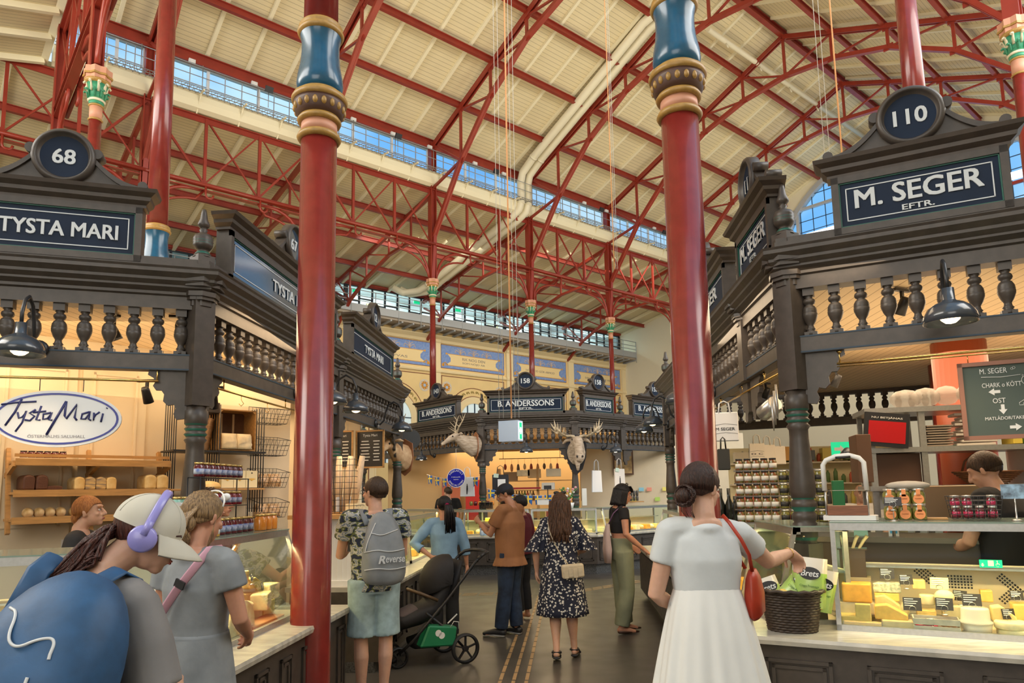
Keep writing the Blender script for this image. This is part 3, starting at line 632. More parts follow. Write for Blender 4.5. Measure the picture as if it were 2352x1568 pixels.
for i in range(len(UPall)):
    u0 = UPall[i]; u1 = (UPall+[41.7])[i+1]
    w = thing('window_%d' % (40+i), None, None, (0, 0, 0), R(45)); w['kind'] = 'structure'
    a = MB(); a.b2(u0, u1, 31.3, 31.31, 10.5, 12.2); a.build('pane', GLASS, w)
    a = MB(); a.b2(u0-.1, u0+.1, 31.24, 31.36, 10.5, 12.3)
    n4 = 7
    for k in range(1, n4): x = u0+(u1-u0)*k/n4; a.b2(x-.045, x+.045, 31.26, 31.34, 10.5, 12.25)
    for k in range(n4): x = u0+(u1-u0)*k/n4; x2 = u0+(u1-u0)*(k+1)/n4; z = (11.35, 11.5, 11.25)[k % 3]; a.b2(x, x2, 31.26, 31.34, z, z+.06)
    a.b2(u0, u1, 31.24, 31.36, 10.48, 10.56); a.b2(u0, u1, 31.24, 31.36, 12.1, 12.2); a.build('frame', BLKF, w)
a = HB(); a.b2(-8, 42, 31.2, 31.4, 12.15, 12.45); a.b2(-8, 42, 31.1, 31.25, 12.2, 12.3); tag(a.build('wall_plate_beam', RED), 'red beam along the top of the gallery glazing', 'beam')
a = HB(); a.b2(-8, 42, 33.8, 34, 10.4, 13); a.b2(-8, 42, 31.4, 34, 12.6, 12.7); struct(a, 'wall_corridor', mat('corridor_white', (.78, .80, .82), .6), 'white corridor wall behind the gallery glass')
for i, u in enumerate((17.5, 23, 28.5, 34)):
    a = HB(); a.b2(u, u+2.2, 32.4, 32.55, 12.5, 12.56); tag(a.build('corridor_lamp', mat('cool_lamp', (.85, .93, 1), .5, emit=9)), 'white strip lamp behind the gallery glass, %s from the left' % ('first', 'second', 'third', 'fourth')[i], 'lamp', 'corridor strip lamps')
    area('corridor_light', UV(u+1, 32.6, 12.4), UV(u+1, 33, 10), 4, 1, 130, (.88, .94, 1))
DOORM = mat('corridor_door_tan', (.50, .38, .20), .5)
for i, (u, z) in enumerate(((22.6, 0), (18.4, 0), (26.9, 0))):
    w = thing('door_%d' % (i+1), None, None, (0, 0, 0), R(45)); w['kind'] = 'structure'; a = MB(); a.b2(u, u+.85, 33.7, 33.8, 10.5, 12.1); a.build('leaf', DOORM, w)
EXG = mat('exit_green', (.0, .45, .20), .4, emit=1.2)
for i, u in enumerate((16.6, 20.3, 23.1)):
    a = HB(); a.b2(u, u+.38, 31.9, 31.95, 12.0, 12.2); tag(a.build('exit_sign', EXG), 'small lit green exit sign behind the gallery glass, %s from the left' % ('first', 'second', 'third')[i], 'exit sign', 'green signs in the gallery')
DU = mat('duct_cream', (.80, .74, .54), .45)
for i, o in enumerate((0, .42)):
    u = 19.7+o; pts = [(u+.3, 12.5, 19.75), (u, 15.1, 19.0-.0), (u, 21.3, 16.15), (u, 22.05, 15.7), (u, 22.2, 15.3), (u, 22.2, 14.4), (u-.05, 22.3, 14.05), (u-.2, 22.7, 13.75), (u-.45, 28.9, 12.15), (u-.6, 29.5, 11.95), (u-1.2, 30.1, 11.85), (u-1.7, 30.3, 12.1)]
    a = HB(); a.tube(pts, .17, 16)
    for q in (2, 5, 8): a.tube([Vector(pts[q])-Vector((0, .0, 0)), Vector(pts[q])+(Vector(pts[q+1])-Vector(pts[q])).normalized()*.08], .185, 16)
    tag(a.build('ventilation_duct', DU), 'cream ventilation duct down the roof slope, the %s of the pair' % ('left', 'right')[i], 'duct', 'twin cream ducts')
a = HB(); a.tube([(22.3, 14.0, 19.3), (36.4, 14.0, 19.45)], .1, 10)
for u in (23.5, 26, 28.5, 31, 33.5): a.tube([(u, 14, 19.25), (u, 13.9, 19.0)], .03, 6)
tag(a.build('roof_pipe', DU), 'long cream pipe running under the roof near the ridge', 'pipe')
ROPE = mat('orange_rope', (.85, .42, .18), .6); WIRE = mat('thin_wire', (.60, .58, .52), .5)
def rope(nm, x, y, z0, z1, m, r, lab, grp): a = MB(); a.tube([(x, y, z0), (x+.01, y, z1)], r, 5); tag(a.build(nm, m), lab, 'rope', grp)
rope('hanging_rope', -.815, 10.2, 2.74, 17.5, ROPE, .012, 'orange cord hanging from the roof down to the exit sign box', 'orange cords');
rope('hanging_rope', -3.05, 8.2, 3.9, 14, ROPE, .010, 'orange cord hanging left of the near red column', 'orange cords')
rope('hanging_rope', .92, 12.3, 5.6, 17, ROPE, .008, 'thin orange cord hanging in the middle of the hall', 'orange cords')
rope('hanging_rope', 3.35, 8.2, 5.2, 15, ROPE, .010, 'orange cord hanging left of the 110 sign', 'orange cords')
for i, dx in enumerate((-.17, -.11, .06, .12)): rope('hanging_wire', -.82+dx, 10.15, 2.74, 17, WIRE, .004, 'thin steel wire holding the exit sign box, %s from the left' % ORD[i], 'wires of the exit sign')
for i, dx in enumerate((-.18, -.14, -.1, -.06)): rope('hanging_wire', -3.05+dx, 8.2, 3.9, 14, WIRE, .004, 'thin wire beside the left orange cord, %s from the left' % ORD[i], 'wires by the left cord')
for i, dx in enumerate((.03, .06)): rope('hanging_wire', .92+dx, 12.3, 5.6, 17, WIRE, .004, 'thin wire beside the middle orange cord, '+('nearer', 'farther')[i], 'wires by the middle cord')
for i, dx in enumerate((-.2, -.14)): rope('hanging_wire', 3.35+dx, 8.2, 5.2, 15, WIRE, .004, 'thin wire beside the right orange cord, '+('left', 'right')[i], 'wires by the right cord')
t = thing('hanging_exit_sign', 'pale box exit sign hanging on wires over the aisle', 'exit sign', (-.83, 10.2, 2.40), R(-20)); a = MB(); a.b2(-.155, .155, -.09, .09, 0, .30); a.build('housing', mat('lamp_box_blue_grey', (.50, .60, .74), .4, emit=.15), t)
a = MB(); a.b2(.155, .160, -.075, .075, .02, .28, 0); a.b2(.16, .163, -.04, .04, .03, .13, 1); a.b2(.16, .163, -.04, .04, .17, .27, 1); a.b2(.16, .165, -.03, .02, .1, .2, 0); a.build('green_face', [mat('sign_white_lit', (.8, .9, .85), .4, emit=.6), EXG], t)
def facing(P, az):
    """local frame: x along the facet to the viewer's right, y into the stall, z up. az: heading of local x (deg from +Y towards +X)"""
    return Matrix.Translation((P[0], P[1], 0)) @ Matrix.Rotation(R(90-az), 4, 'Z')
ENT = [(-.12, 3.03), (.015, 3.03), (.015, 3.12), (.035, 3.13), (.035, 3.15), (.075, 3.175), (.075, 3.19), (.11, 3.215), (.11, 3.235), (.15, 3.265), (.15, 3.29), (.16, 3.305), (.05, 3.315), (.05, 3.37), (-.12, 3.37)]
BAL = [(.0, 2.70), (.044, 2.70), (.044, 2.725), (.024, 2.735), (.033, 2.745), (.024, 2.757), (.021, 2.775), (.036, 2.80), (.049, 2.835), (.050, 2.855), (.046, 2.859), (.050, 2.864), (.046, 2.869), (.049, 2.874), (.045, 2.879), (.047, 2.884), (.036, 2.905), (.024, 2.915), (.036, 2.925), (.041, 2.94), (.036, 2.955), (.022, 2.965), (.030, 2.975), (.030, 2.98), (0, 2.98)]
_bm = None
def baluster_mesh(n=12):
    a = MB(); a.lathe(BAL[1:-1], n=n); a.box((0, 0, 3.006), (.072, .072, .052)); a.box((0, 0, 2.712), (.082, .082, .024)); return a.mesh('baluster', WOOD)
BME = baluster_mesh(); BMEL = baluster_mesh(8)
stmat = [WOOD, GREENL, EDGE]
def post_mb(z0=.80, w=.15, full=True):
    a = MB(); h = w/2
    if z0 < 2.3:
        P = [(.068, 2.33), (.068, 2.30), (.078, 2.295), (.078, 2.20), (.068, 2.19, 1), (.066, 2.18), (.079, 2.165), (.066, 2.15, 1), (.066, 2.14), (.080, 2.125), (.066, 2.11, 1), (.064, 2.10), (.078, 2.085), (.062, 2.06), (.062, 2.0), (.072, 1.86), (.083, 1.70), (.084, 1.64), (.074, 1.60), (.066, 1.59, 1), (.082, 1.57), (.082, 1.54), (.064, 1.51, 1), (.080, 1.49), (.080, 1.46), (.068, 1.44), (.078, 1.43), (.078, 1.34), (.066, 1.32, 1), (.072, 1.29)]
        a.lathe([(p[0]*w/.15,)+tuple(p[1:]) for p in P][::-1], n=24)
        a.box((0, 0, (1.30+z0)/2), (w*.96, w*.96, 1.30-z0))
    a.box((0, 0, 2.73 if z0 < 2.3 else 2.84), (w, w, .80 if z0 < 2.3 else .53)); return a
def post_cap():
    a = MB(); w = .15
    for s, z0, z1 in ((.085, 3.06, 3.10), (.105, 3.10, 3.125), (.12, 3.125, 3.16), (.15, 3.19, 3.22), (.17, 3.22, 3.27)):
        oct_ = [(s*math.cos(R(22.5+45*k))*1.08, s*math.sin(R(22.5+45*k))*1.08) for k in range(8)]; a.prism(oct_, z0, z1, 0, 'xy')
    return a
FIN = [(.055, 3.52), (.06, 3.525, 1), (.045, 3.545), (.033, 3.56, 0), (.05, 3.565), (.064, 3.585), (.071, 3.605, 1), (.067, 3.61, 0), (.073, 3.625, 1), (.069, 3.63, 0), (.072, 3.645), (.06, 3.675), (.032, 3.69), (.022, 3.70), (.03, 3.715), (.02, 3.725), (.03, 3.735), (.042, 3.75), (.042, 3.765), (.028, 3.80), (.020, 3.85), (.016, 3.875), (0, 3.885)]
def finial_mb():
    a = MB(); a.T = Matrix.Translation((0, 0, -.06)); a.box((0, 0, 3.46), (.13, .13, .10)); a.lathe([(.07, 3.50), (.07, 3.505), (.055, 3.53)], n=16); a.lathe(FIN, n=20, mi=0); return a
def bracket_mb(s=1):
    a = MB(); P = [(0, 2.58), (.30, 2.58), (.305, 2.55), (.27, 2.53), (.255, 2.50), (.27, 2.47), (.25, 2.44), (.215, 2.44), (.195, 2.41), (.20, 2.36), (.17, 2.33), (.13, 2.34), (.115, 2.31), (.13, 2.27), (.11, 2.23), (.07, 2.235), (.045, 2.24), (.03, 2.30), (0, 2.32)]
    a.prism([(x*s, z) for x, z in P], -.018, .018, 0); return a
def stall(name, label, path, side, mids, skip_bal=(), posts=None, low=False, caps=None, zoff=0, zpost=.80):
    """path: corner points of the beam plane travelled so that outward = right*side; mids: extra posts [(segment, distance)]"""
    t = thing(name, label, 'market stall')
    N = len(path); P = [Vector((p[0], p[1])) for p in path]
    a = MB(); a.sweep(ENT, path, side); a.sweep([(-.02, 3.37), (.04, 3.37), (.04, 3.40), (-.02, 3.40)], path, side); a.build('entablature', stmat, t)
    a = MB(); a.sweep([(-.09, 2.58), (.005, 2.58), (.005, 2.70), (-.09, 2.70)], path, side, 0)
    for z in (2.583, 2.690): a.sweep([(.003, z), (.009, z), (.009, z+.010), (.003, z+.010)], path, side, 2)
    a.build('lower_beam', stmat, t)
    k = 0; posts_at = []
    for i in range(N-1):
        d = (P[i+1]-P[i]); L = d.length; d.normalize(); n = Vector((d.y, -d.x))*side
        cuts = sorted([0, L]+[m_[1] for m_ in mids if m_[0] == i])
        az = math.atan2(d.y, d.x)
        for m_ in mids:
            if m_[0] == i: posts_at.append((P[i]+d*m_[1]-n*.045, az, len(m_) > 2))
        for c0, c1 in zip(cuts, cuts[1:]):
            q = max(1, round((c1-c0-.12)/.152)-1); gap = (c1-c0-.15)/(q)
            if (i in skip_bal): continue
            for j in range(q):
                s = c0+.075+gap*(j+.5); p = P[i]+d*s-n*.045
                o = bpy.data.objects.new('baluster', BMEL if low else BME); COL.objects.link(o); o.parent = t; o.location = (p.x, p.y, 0); o.rotation_euler = (0, 0, az); k += 1
    for i in range(N):
        if i == 0: d = (P[1]-P[0]).normalized(); n = Vector((d.y, -d.x))*side; off = n
        elif i == N-1: d = (P[-1]-P[-2]).normalized(); n = Vector((d.y, -d.x))*side; off = n
        else:
            d1 = (P[i]-P[i-1]).normalized(); d2 = (P[i+1]-P[i]).normalized(); n1 = Vector((d1.y, -d1.x))*side; n2 = Vector((d2.y, -d2.x))*side; off = (n1+n2)/(1+n1.dot(n2))
        posts_at.append((P[i]-off*.045, math.atan2(off.y, off.x)-math.pi/2, False))
    for j, (p, az, cor) in enumerate(posts_at):
        if posts is not None and j not in posts: pass
        o = post_mb(z0=zpost if not cor else 3).build('post', stmat, t); o.location = (p.x, p.y, 0); o.rotation_euler = (0, 0, az)
        o = post_cap().build('post_capital', stmat, o);
        f = finial_mb().build('finial', stmat, t); f.location = (p.x, p.y, 0); f.rotation_euler = (0, 0, az)
    for i in range(N-1):
        d = (P[i+1]-P[i]); L = d.length; d.normalize(); n = Vector((d.y, -d.x))*side; az = math.atan2(d.y, d.x)
        cuts = sorted([0, L]+[m_[1] for m_ in mids if m_[0] == i])
        for c0, c1 in zip(cuts, cuts[1:]):
            for s, fl_ in ((c0+.05, 1), (c1-.05, -1)):
                p = P[i]+d*s-n*.045; o = bracket_mb(fl_).build('bracket', stmat, t); o.location = (p.x, p.y, 0); o.rotation_euler = (0, 0, az)
    return t
def scroll_ped():
    """outline of half the carved top, local to the disc centre line"""
    P = [(0, .12), (.12, .12)]
    for k in range(9):
        w = k/8; x = .185+.29*w; z = .245-.20*math.sin(w*math.pi/2)**.8 if False else .24*(1-w)**2.2+.035; P.append((x, z))
    return P
def sign(M, w, num, txt, sub, label, z=3.35, th=.0, eft=True, bold=.022, tw=.62, dark=NAVY, blank=False):
    t = thing('stall_sign', label, 'sign', M.translation, M.to_euler().z, 'number signs over the stalls')
    h = w/2; z0 = z; z1 = z0+.40
    a = MB(); a.b2(-h, h, -.03, .07, z0, z1); a.build('board', WOOD, t)
    a = MB()
    fr = .045
    for (x0, x1, y0, y1) in ((-h, h, z0, z0+fr), (-h, h, z1-fr, z1), (-h, -h+fr, z0, z1), (h-fr, h, z0, z1)): a.b2(x0, x1, -.055, -.03, y0, y1)
    g = fr
    for (x0, x1, y0, y1) in ((-h+g, h-g, z0+g, z0+g+.008), (-h+g, h-g, z1-g-.008, z1-g), (-h+g, -h+g+.008, z0+g, z1-g), (h-g-.008, h-g, z0+g, z1-g)): a.b2(x0, x1, -.045, -.03, y0, y1, 1)
    a.build('frame', stmat, t)
    a = MB(); a.b2(-h+g+.008, h-g-.008, -.036, -.03, z0+g+.008, z1-g-.008); a.build('panel', dark, t)
    a = MB(); g = fr+.04; q = .007
    for (x0, x1, y0, y1) in ((-h+g, h-g, z0+g, z0+g+q), (-h+g, h-g, z1-g-q, z1-g), (-h+g, -h+g+q, z0+g, z1-g), (h-g-q, h-g, z0+g, z1-g)): a.b2(x0, x1, -.040, -.036, y0, y1)
    a.build('border_line', LETTER, t)
    a = MB(); zc = (z0+z1)/2
    if sub: put_text(a, txt, 0, zc+.03, w*tw, .125, -.036, 0, bold, .008, outy=-1); put_text(a, sub, 0, zc-.082, w*.18, .036, -.036, 0, bold*.8, .008, outy=-1)
    else: put_text(a, txt, 0, zc, w*tw, .105, -.036, 0, bold, .008, outy=-1)
    a.build('lettering', LETTER, t)
    a = MB(); prof = [(-.0, z1), (.02, z1), (.02, z1+.02), (.05, z1+.045), (.055, z1+.07), (.09, z1+.095), (.10, z1+.12), (-.0, z1+.125)]
    a.sweep(prof, [(-h-.0, .07), (-h, -.03), (h, -.03), (h, .07)], 1); a.build('cornice', WOODD, t)
    zb = z1+.12; zc = zb+.205; r = .20
    a = MB(); L = []
    for k in range(11):
        f = k/10; x = .17+.33*f; zz = zb+.02+.20*(1-f)**2.0; L.append((x, zz))
    out = [(-x, zz) for x, zz in L[::-1]]+L+[(.52, zb), (-.52, zb)]
    a.prism(out, -.03, .035, 0)
    for s in (-1, 1):
        for k in range(10):
            p, q_ = L[k], L[k+1]; a.bar((s*p[0], -.0, p[1]+.005), (s*q_[0], 0, q_[1]+.005), .10, .035, 0, (0, 1, 0)) if False else a.prism([(s*p[0], p[1]-.02), (s*q_[0], q_[1]-.02), (s*q_[0], q_[1]+.02), (s*p[0], p[1]+.02)], -.05, .055, 0)
        a.lathe([(.036, -.055), (.036, .055)], (s*.205, 0, zb+.245), 14, 0, ax=(0, 1, 0)); a.lathe([(.032, -.055), (.032, .055)], (s*.505, 0, zb+.045), 14, 0, ax=(0, 1, 0))
    a.build('pediment', stmat, t)
    a = MB(); a.lathe([(.135, -.005), (.155, -.012), (.165, -.04), (.172, -.05), (.178, -.05), (.19, -.045), (.2, -.03), (.2, .04), (0, .04)], (0, -.03, zc), 40, 0, ax=(0, 1, 0))
    o = a.build('number_disc', stmat, t); a = MB(); a.lathe([(.150, 0), (.150, .004)], (0, -.041, zc), 40, 0, ax=(0, 1, 0)); a.build('disc_face', dark, o)
    if num: a = MB(); put_text(a, num, 0, zc, None, .105, -.041, 0, .022, .006, outy=-1); a.build('number', LETTER, o)
    return t
def lamp_proto(reach=.30, rad=.115, side=0):
    t = thing('gooseneck_lamp', '', 'lamp', group='gooseneck lamps on the stall beams')
    a = MB(); a.lathe([(.045, 0), (.045, -.02), (.03, -.03), (.02, -.03)], (0, 0, 0), 16, ax=(0, 1, 0)); a.build('wall_rose', BLACK, t)
    a = MB(); a.tube([(0, 0, 0), (0, -.06, -.01), (0, -.10, .03), (0, -.12, .12), (0, -.15, .20), (0, -.21, .235), (0, -.27, .20), (0, -reach, .13), (0, -reach, .07)], .0095, 8); a.build('arm', BLACK, t)
    a = MB(); r = rad; a.lathe([(.0, .075), (.026, .075), (.028, .02), (.034, .012), (r*.55, .0), (r*.80, -.022), (r*.94, -.052), (r, -.09), (r*.97, -.09), (r*.90, -.055), (r*.72, -.03), (.03, -.01), (0, -.01)], (0, -reach, 0), 32); sh = a.build('lamp_shade', LAMPC, t)
    a = MB(); a.ell((0, -reach, -.055), (.045, .045, .04), 12); a.build('bulb', BULB, sh); return t
LP = lamp_proto()
lampn = [0]
def lamp(P, az, z, label, rot=0, power=9, sc=1.25):
    M = facing(P, az); loc = (M.translation.x, M.translation.y, z); rz = M.to_euler().z+R(rot)
    if lampn[0] == 0: o = LP; o.location = loc; o.rotation_euler = (0, 0, rz); o['label'] = label
    else: o = copy_tree(LP, None, loc, rz, label)
    o.scale = (sc, sc, sc); lampn[0] += 1
    p = Matrix.Translation(loc) @ Matrix.Rotation(rz, 4, 'Z') @ Vector((0, -.30*sc, -.11*sc)); spot('lamp_light', p, (p.x, p.y, 0), power*1.6, (1, .74, .45), 130, .05, .8)
    return o
LC0 = (-2.63, 4.81); d68 = Vector((.924, .383)); LF = (LC0[0]-.924*3.4, LC0[1]-.383*3.4); LE = (-2.63, 10.85)
left = stall('bakery_stall', 'dark brown timber bakery stall with turned balusters, left of the aisle', [LF, LC0, LE, (LE[0]-2.2, LE[1]+2.2)], 1, [(1, 3.05)], skip_bal=(2,))
M68 = facing(LC0, 67.5)
def Tx(M, x): return M @ Matrix.Translation((x, 0, 0))
sign(Tx(M68, -.94), 1.03, '68', 'TYSTA MARI', '', 'dark navy name sign under the round number 68, upper left', tw=.70)
sign(Tx(facing((-2.63, 5.07), 0), 1.27), 2.52, '67', 'TYSTA MARI', '', 'long name sign seen sideways left of the near column, pale with glare', tw=.36, dark=mat('glossy_navy', (.03, .06, .10), .08, coat=1))
sign(Tx(facing((-2.63, 8.19), 0), 1.0), 2.0, '112', 'TYSTA MARI', '', 'name sign under the number 112, seen at a slant beyond the near column', tw=.45)
RC0 = (1.53, 4.89); RE = (1.53, 11.05); RF = (RC0[0]+.924*3.2, RC0[1]-.383*3.2)
right = stall('delicatessen_stall', 'dark brown timber delicatessen stall with turned balusters, right of the aisle', [RE, RC0, RF], 1, [(0, 4.98, 1), (0, 2.45)])
M110 = facing(RC0, 112.5)
sign(Tx(M110, .85), 1.0, '110', 'M. SEGER', 'EFTR.', 'large navy name sign under the round number 110, upper right', tw=.72)
sign(Tx(facing((1.53, 5.93), 180), .48), .96, '111', 'M. SEGER', 'EFTR.', 'narrow side sign under number 111, nearer of the two beside the right column', tw=.72)
sign(Tx(facing((1.53, 8.3), 180), .93), 1.86, '111', 'M. SEGER', 'EFTR.', 'side sign under number 111, farther one half hidden by the right column', tw=.6)
FL, FR_ = (-1.89, 15.2), (.155, 15.2)
far = stall('game_stall', 'dark brown timber stall with antlered heads closing the end of the aisle', [(FL[0]-3.8, FL[1]+3.8), FL, FR_, (FR_[0]+3.2, FR_[1]+3.2)], 1, [(2, 1.57, 1)], low=True)
sign(Tx(facing(FL, 90), 1.0), 1.70, '158', 'B. ANDERSSONS', 'EFTR.', 'wide name sign under number 158, facing straight down the aisle', tw=.72)
sign(Tx(facing(FL, 135), -1.66), 1.66, '143', 'B. ANDERSSONS', 'EFTR.', 'angled name sign under number 143, left side of the far stall', tw=.74)
sign(Tx(facing(FR_, 45), .75), 1.0, '158', 'B. ANDERSSONS', 'EFTR.', 'smaller name sign under a second number 158, above the moose head', tw=.8)
sign(Tx(facing(FR_, 45), 2.78), 1.74, '157', 'B. ANDERSSONS', 'EFTR.', 'name sign under number 157, partly behind the right red column', tw=.74)
def poly_slab(nm, pts, z0, z1, m, parent, label=None):
    a = MB(); a.prism(pts, z0, z1, 0, 'xy'); return tag(a.build(nm, m, parent), label)
def inset(p, dx, dy): return (p[0]+dx, p[1]+dy)
poly_slab('stall_ceiling', [LF, (LC0[0]-.12, LC0[1]+.02), (LE[0]-.12, LE[1]), (-5.4, 13.0), (-8.5, 10), (-8.5, 5)], 3.08, 3.12, STALLC, left)
poly_slab('stall_ceiling', [(1.65, 4.97), (1.65, 11.0), (6.5, 11.0), (6.5, 3.2), RF], 3.08, 3.12, STALLC, right)
poly_slab('stall_ceiling', [(FL[0]+.05, 15.32), (FR_[0]-.05, 15.32), (3.1, 18.2), (3.1, 20.5), (-5.6, 20.5), (-5.6, 19.0)], 3.08, 3.12, STALLC, far)
PLI = mat('black_granite_plinth', (.03, .03, .03), .35, col2=(.12, .12, .12), scale=60)
def panel_relief(a, L, z0, z1, n, y=-.001, m0=.09, mi=0):
    for i in range(n):
        x0 = L*i/n+m0; x1 = L*(i+1)/n-m0
        for k, (g, t) in enumerate(((0, .016), (.035, .010))):
            X0, X1, Z0, Z1 = x0+g, x1-g, z0+.07+g, z1-.07-g
            for (p, q, r, s) in ((X0, X1, Z0, Z0+.02), (X0, X1, Z1-.02, Z1), (X0, X0+.02, Z0, Z1), (X1-.02, X1, Z0, Z1)): a.b2(p, q, y-t, y, r, s, mi)
def counter(nm, label, path, side, depth, npan, ztop=.79, plinth=.10, pm=None, group='marble topped counters'):
    t = thing(nm, label, 'counter', group=group)
    P = [Vector(p) for p in path]
    a = MB(); a.sweep([(-depth, ztop-.045), (0, ztop-.045), (.006, ztop-.02), (0, ztop), (-depth, ztop)], path, side); a.build('marble_top', MARB, t)
    b = MB(); b.sweep([(-depth+.05, plinth), (-.05, plinth), (-.05, ztop-.045), (-depth+.05, ztop-.045)], path, side); b.build('cabinet', WOOD, t)
    b = MB(); b.sweep([(-depth+.08, 0), (-.12, 0), (-.12, plinth), (-depth+.08, plinth)], path, side); b.build('plinth', pm or PLI, t)
    for i in range(len(P)-1):
        if npan[i] <= 0: continue
        d = (P[i+1]-P[i]); L = d.length; d.normalize(); n = Vector((d.y, -d.x))*side
        o0 = P[i] if side > 0 else P[i+1]; dd = d if side > 0 else -d
        M = Matrix.Translation((o0.x-n.x*.05, o0.y-n.y*.05, 0)) @ Matrix.Rotation(math.atan2(dd.y, dd.x), 4, 'Z')
        for j in range(npan[i]):
            b = MB(M @ Matrix.Translation((L*j/npan[i], 0, 0))); panel_relief(b, L/npan[i], plinth+.0, ztop-.06, 1); b.build('door_panel', WOOD, t)
    return t
cl1 = counter('marble_counter', 'low counter with pale marble top running up to the near red column', [(-1.78-.924*2.6, 3.6-.383*2.6), (-1.78, 3.6), (-1.77, 5.72), (-2.85, 5.72)], 1, 1.02, [5, 6, 0])
cl2 = counter('marble_counter', 'low counter with pale marble top beyond the man in the camouflage shirt', [(-1.77, 6.75), (-1.77, 11.0), (-3.2, 12.4)], 1, 1.0, [9, 0])
cr1 = counter('marble_counter', 'pale marble counter along the right of the aisle and round under the cheese case', [(1.05, 11.4), (1.05, 4.484), (1.05+.924*3.3, 4.484-.383*3.3)], 1, .66, [0, 6])
a = MB(); y = 4.6
while y < 11.35: a.b2(1.075, 1.10, y, y+.055, .14, .70); y += .085
a.build('slatted_front', WOOD, cr1)
cf = counter('marble_counter', 'low counter with pale marble top and black stone plinth in front of the far stall', [(-4.6, 16.7), (-2.25, 14.35), (.55, 14.35), (2.9, 16.7)], 1, 1.0, [5, 6, 5], plinth=.20, ztop=.78)
lamp(Tx(M68, -1.02).translation[:2], 67.5, 2.70, 'gooseneck lamp over the white oval sign')
lamp((-2.63, 9.38), 0, 2.63, 'gooseneck lamp on the side of the bakery stall below the number 112'); lamp((-2.63, 7.30), 0, 2.66, 'gooseneck lamp half hidden just right of the near column');
lamp((-2.63, 6.55), 0, 2.66, 'gooseneck lamp on the bakery beam hidden behind the near column')
lamp(Tx(M110, .93).translation[:2], 112.5, 2.72, 'gooseneck lamp below the 110 sign')
lamp((1.53, 7.3), 180, 2.66, 'gooseneck lamp on the delicatessen stall just left of the right column, nearest'); lamp((1.53, 9.6), 180, 2.64, 'gooseneck lamp on the delicatessen stall left of the right column, second one'); lamp((1.53, 10.7), 180, 2.64, 'small gooseneck lamp low by the far post of the delicatessen stall')
lamp(facing(FL, 135) @ Vector((-1.8, 0, 0)), 135, 2.55, 'gooseneck lamp under the 143 sign, left of the stag head', rot=0); lamp((-.88, 15.2), 90, 2.60, 'gooseneck lamp in the middle of the far stall beam'); lamp(facing(FR_, 45) @ Vector((.88, 0, 0)), 45, 2.6, 'gooseneck lamp right of the moose head')
WARM = (1, .70, .40)
area('stall_light_left', (-3.6, 7.2, 3.0), (-3.5, 7.0, 0), 1.2, 4.5, 100, WARM)
area('stall_light_left_back', (-4.6, 4.9, 3.0), (-4.9, 6.5, 1.0), 3.0, .6, 42, WARM)
area('stall_light_right', (3.2, 6.5, 3.0), (3.0, 6.4, 0), 2.4, 4.5, 140, (1, .76, .50))
area('unseen_ceiling_fill_right', (3.4, 6.2, 2.5), (3.4, 6.2, 4), 3, 3, 34, WARM)  # unseen mid-air light, added to brighten the stall ceiling
area('unseen_ceiling_fill_left', (-4.0, 6.6, 2.6), (-4, 6.6, 4), 2.4, 3, 20, WARM)  # added upward fill for the bakery ceiling, no visible lamp here
area('stall_light_far', (-1.0, 18.0, 3.0), (-1, 17.4, 0), 4.5, 2.5, 190, (1, .76, .48))
def put(M, x, y, z): return M @ Vector((x, y, z))
def place(o, M, x, y, z, rz=0):
    p = M @ Vector((x, y, z)); o.location = p; o.rotation_euler = (0, 0, M.to_euler().z+rz); return o
def case(nm, label, M, L, D, H, slant=0, z0=.79, led=18, shelf=True, topz=None, ends=True, backm=None):
    t = thing(nm, label, 'display case', M.translation, M.to_euler().z, 'glass display cases'); z1 = z0+H
    a = MB()
    a.b2(0, L, 0, .03, z0, z0+.035); a.b2(0, L, D-.03, D, z0, z0+.035);
    a.b2(0, L, slant-.005, slant+.045, z1-.045, z1)
    for x in (0, L): s = -1 if x else 1; a.bar((x+s*.014, .014, z0), (x+s*.014, slant+.014, z1), .028, .028, 0, (0, 1, 0)); a.b2(x, x+s*.028, 0, D, z0, z0+.03); a.b2(x, x+s*.028, slant, D, z1-.03, z1); a.b2(x, x+s*.028, D-.03, D, z0, z1)
    a.build('metal_frame', STEEL, t)
    a = MB(); th = .004; a.add([(.02, .004, z0+.02), (L-.02, .004, z0+.02), (L-.02, slant+.004, z1-.03), (.02, slant+.004, z1-.03)], [(0, 1, 2, 3)]); a.build('front_pane', GLASS, t)
    if ends: [MB().add([(x, .03, z0+.03), (x, D-.03, z0+.03), (x, D-.03, z1-.03), (x, slant+.03, z1-.03)], [(0, 1, 2, 3)]).build('end_pane', GLASS, t) for x in (.012, L-.012)]
    a = MB(); a.b2(0, L, slant-.01, D, z1, z1+.008); a.build('top_pane', mat('top_shelf_glass', (.25, .33, .27), .12), t)
    a = MB(); a.b2(.03, L-.03, .03, D-.03, z0+.002, z0+.012); a.build('tray', mat('tray_cream', (.70, .60, .40), .4), t)
    a = MB(); a.b2(.03, L-.03, D-.012, D, z0+.03, z0+H*.55); a.build('back_panel', backm or mat('case_back_steel', (.60, .52, .36), .35, metal=.3), t)
    if shelf:
        a = MB(); a.b2(.03, L-.03, D-.16, D, z0+H*.52, z0+H*.54); a.build('rear_shelf', STEEL, t)
    if led:
        p = put(M, L/2, slant+.10, z1-.06); q = put(M, L/2, slant+.16, z0); l_ = area('case_light', p, q, 1, .05, led, (1, .72, .33)); l_.data.size = .05; l_.data.size_y = .05
        l_.data.size = L*.9; l_.rotation_euler = (Vector(q)-Vector(p)).to_track_quat('-Z', 'Y').to_euler(); l_.rotation_euler = (M @ Matrix.Rotation(R(0), 4, 'Z')).to_euler()
    return t
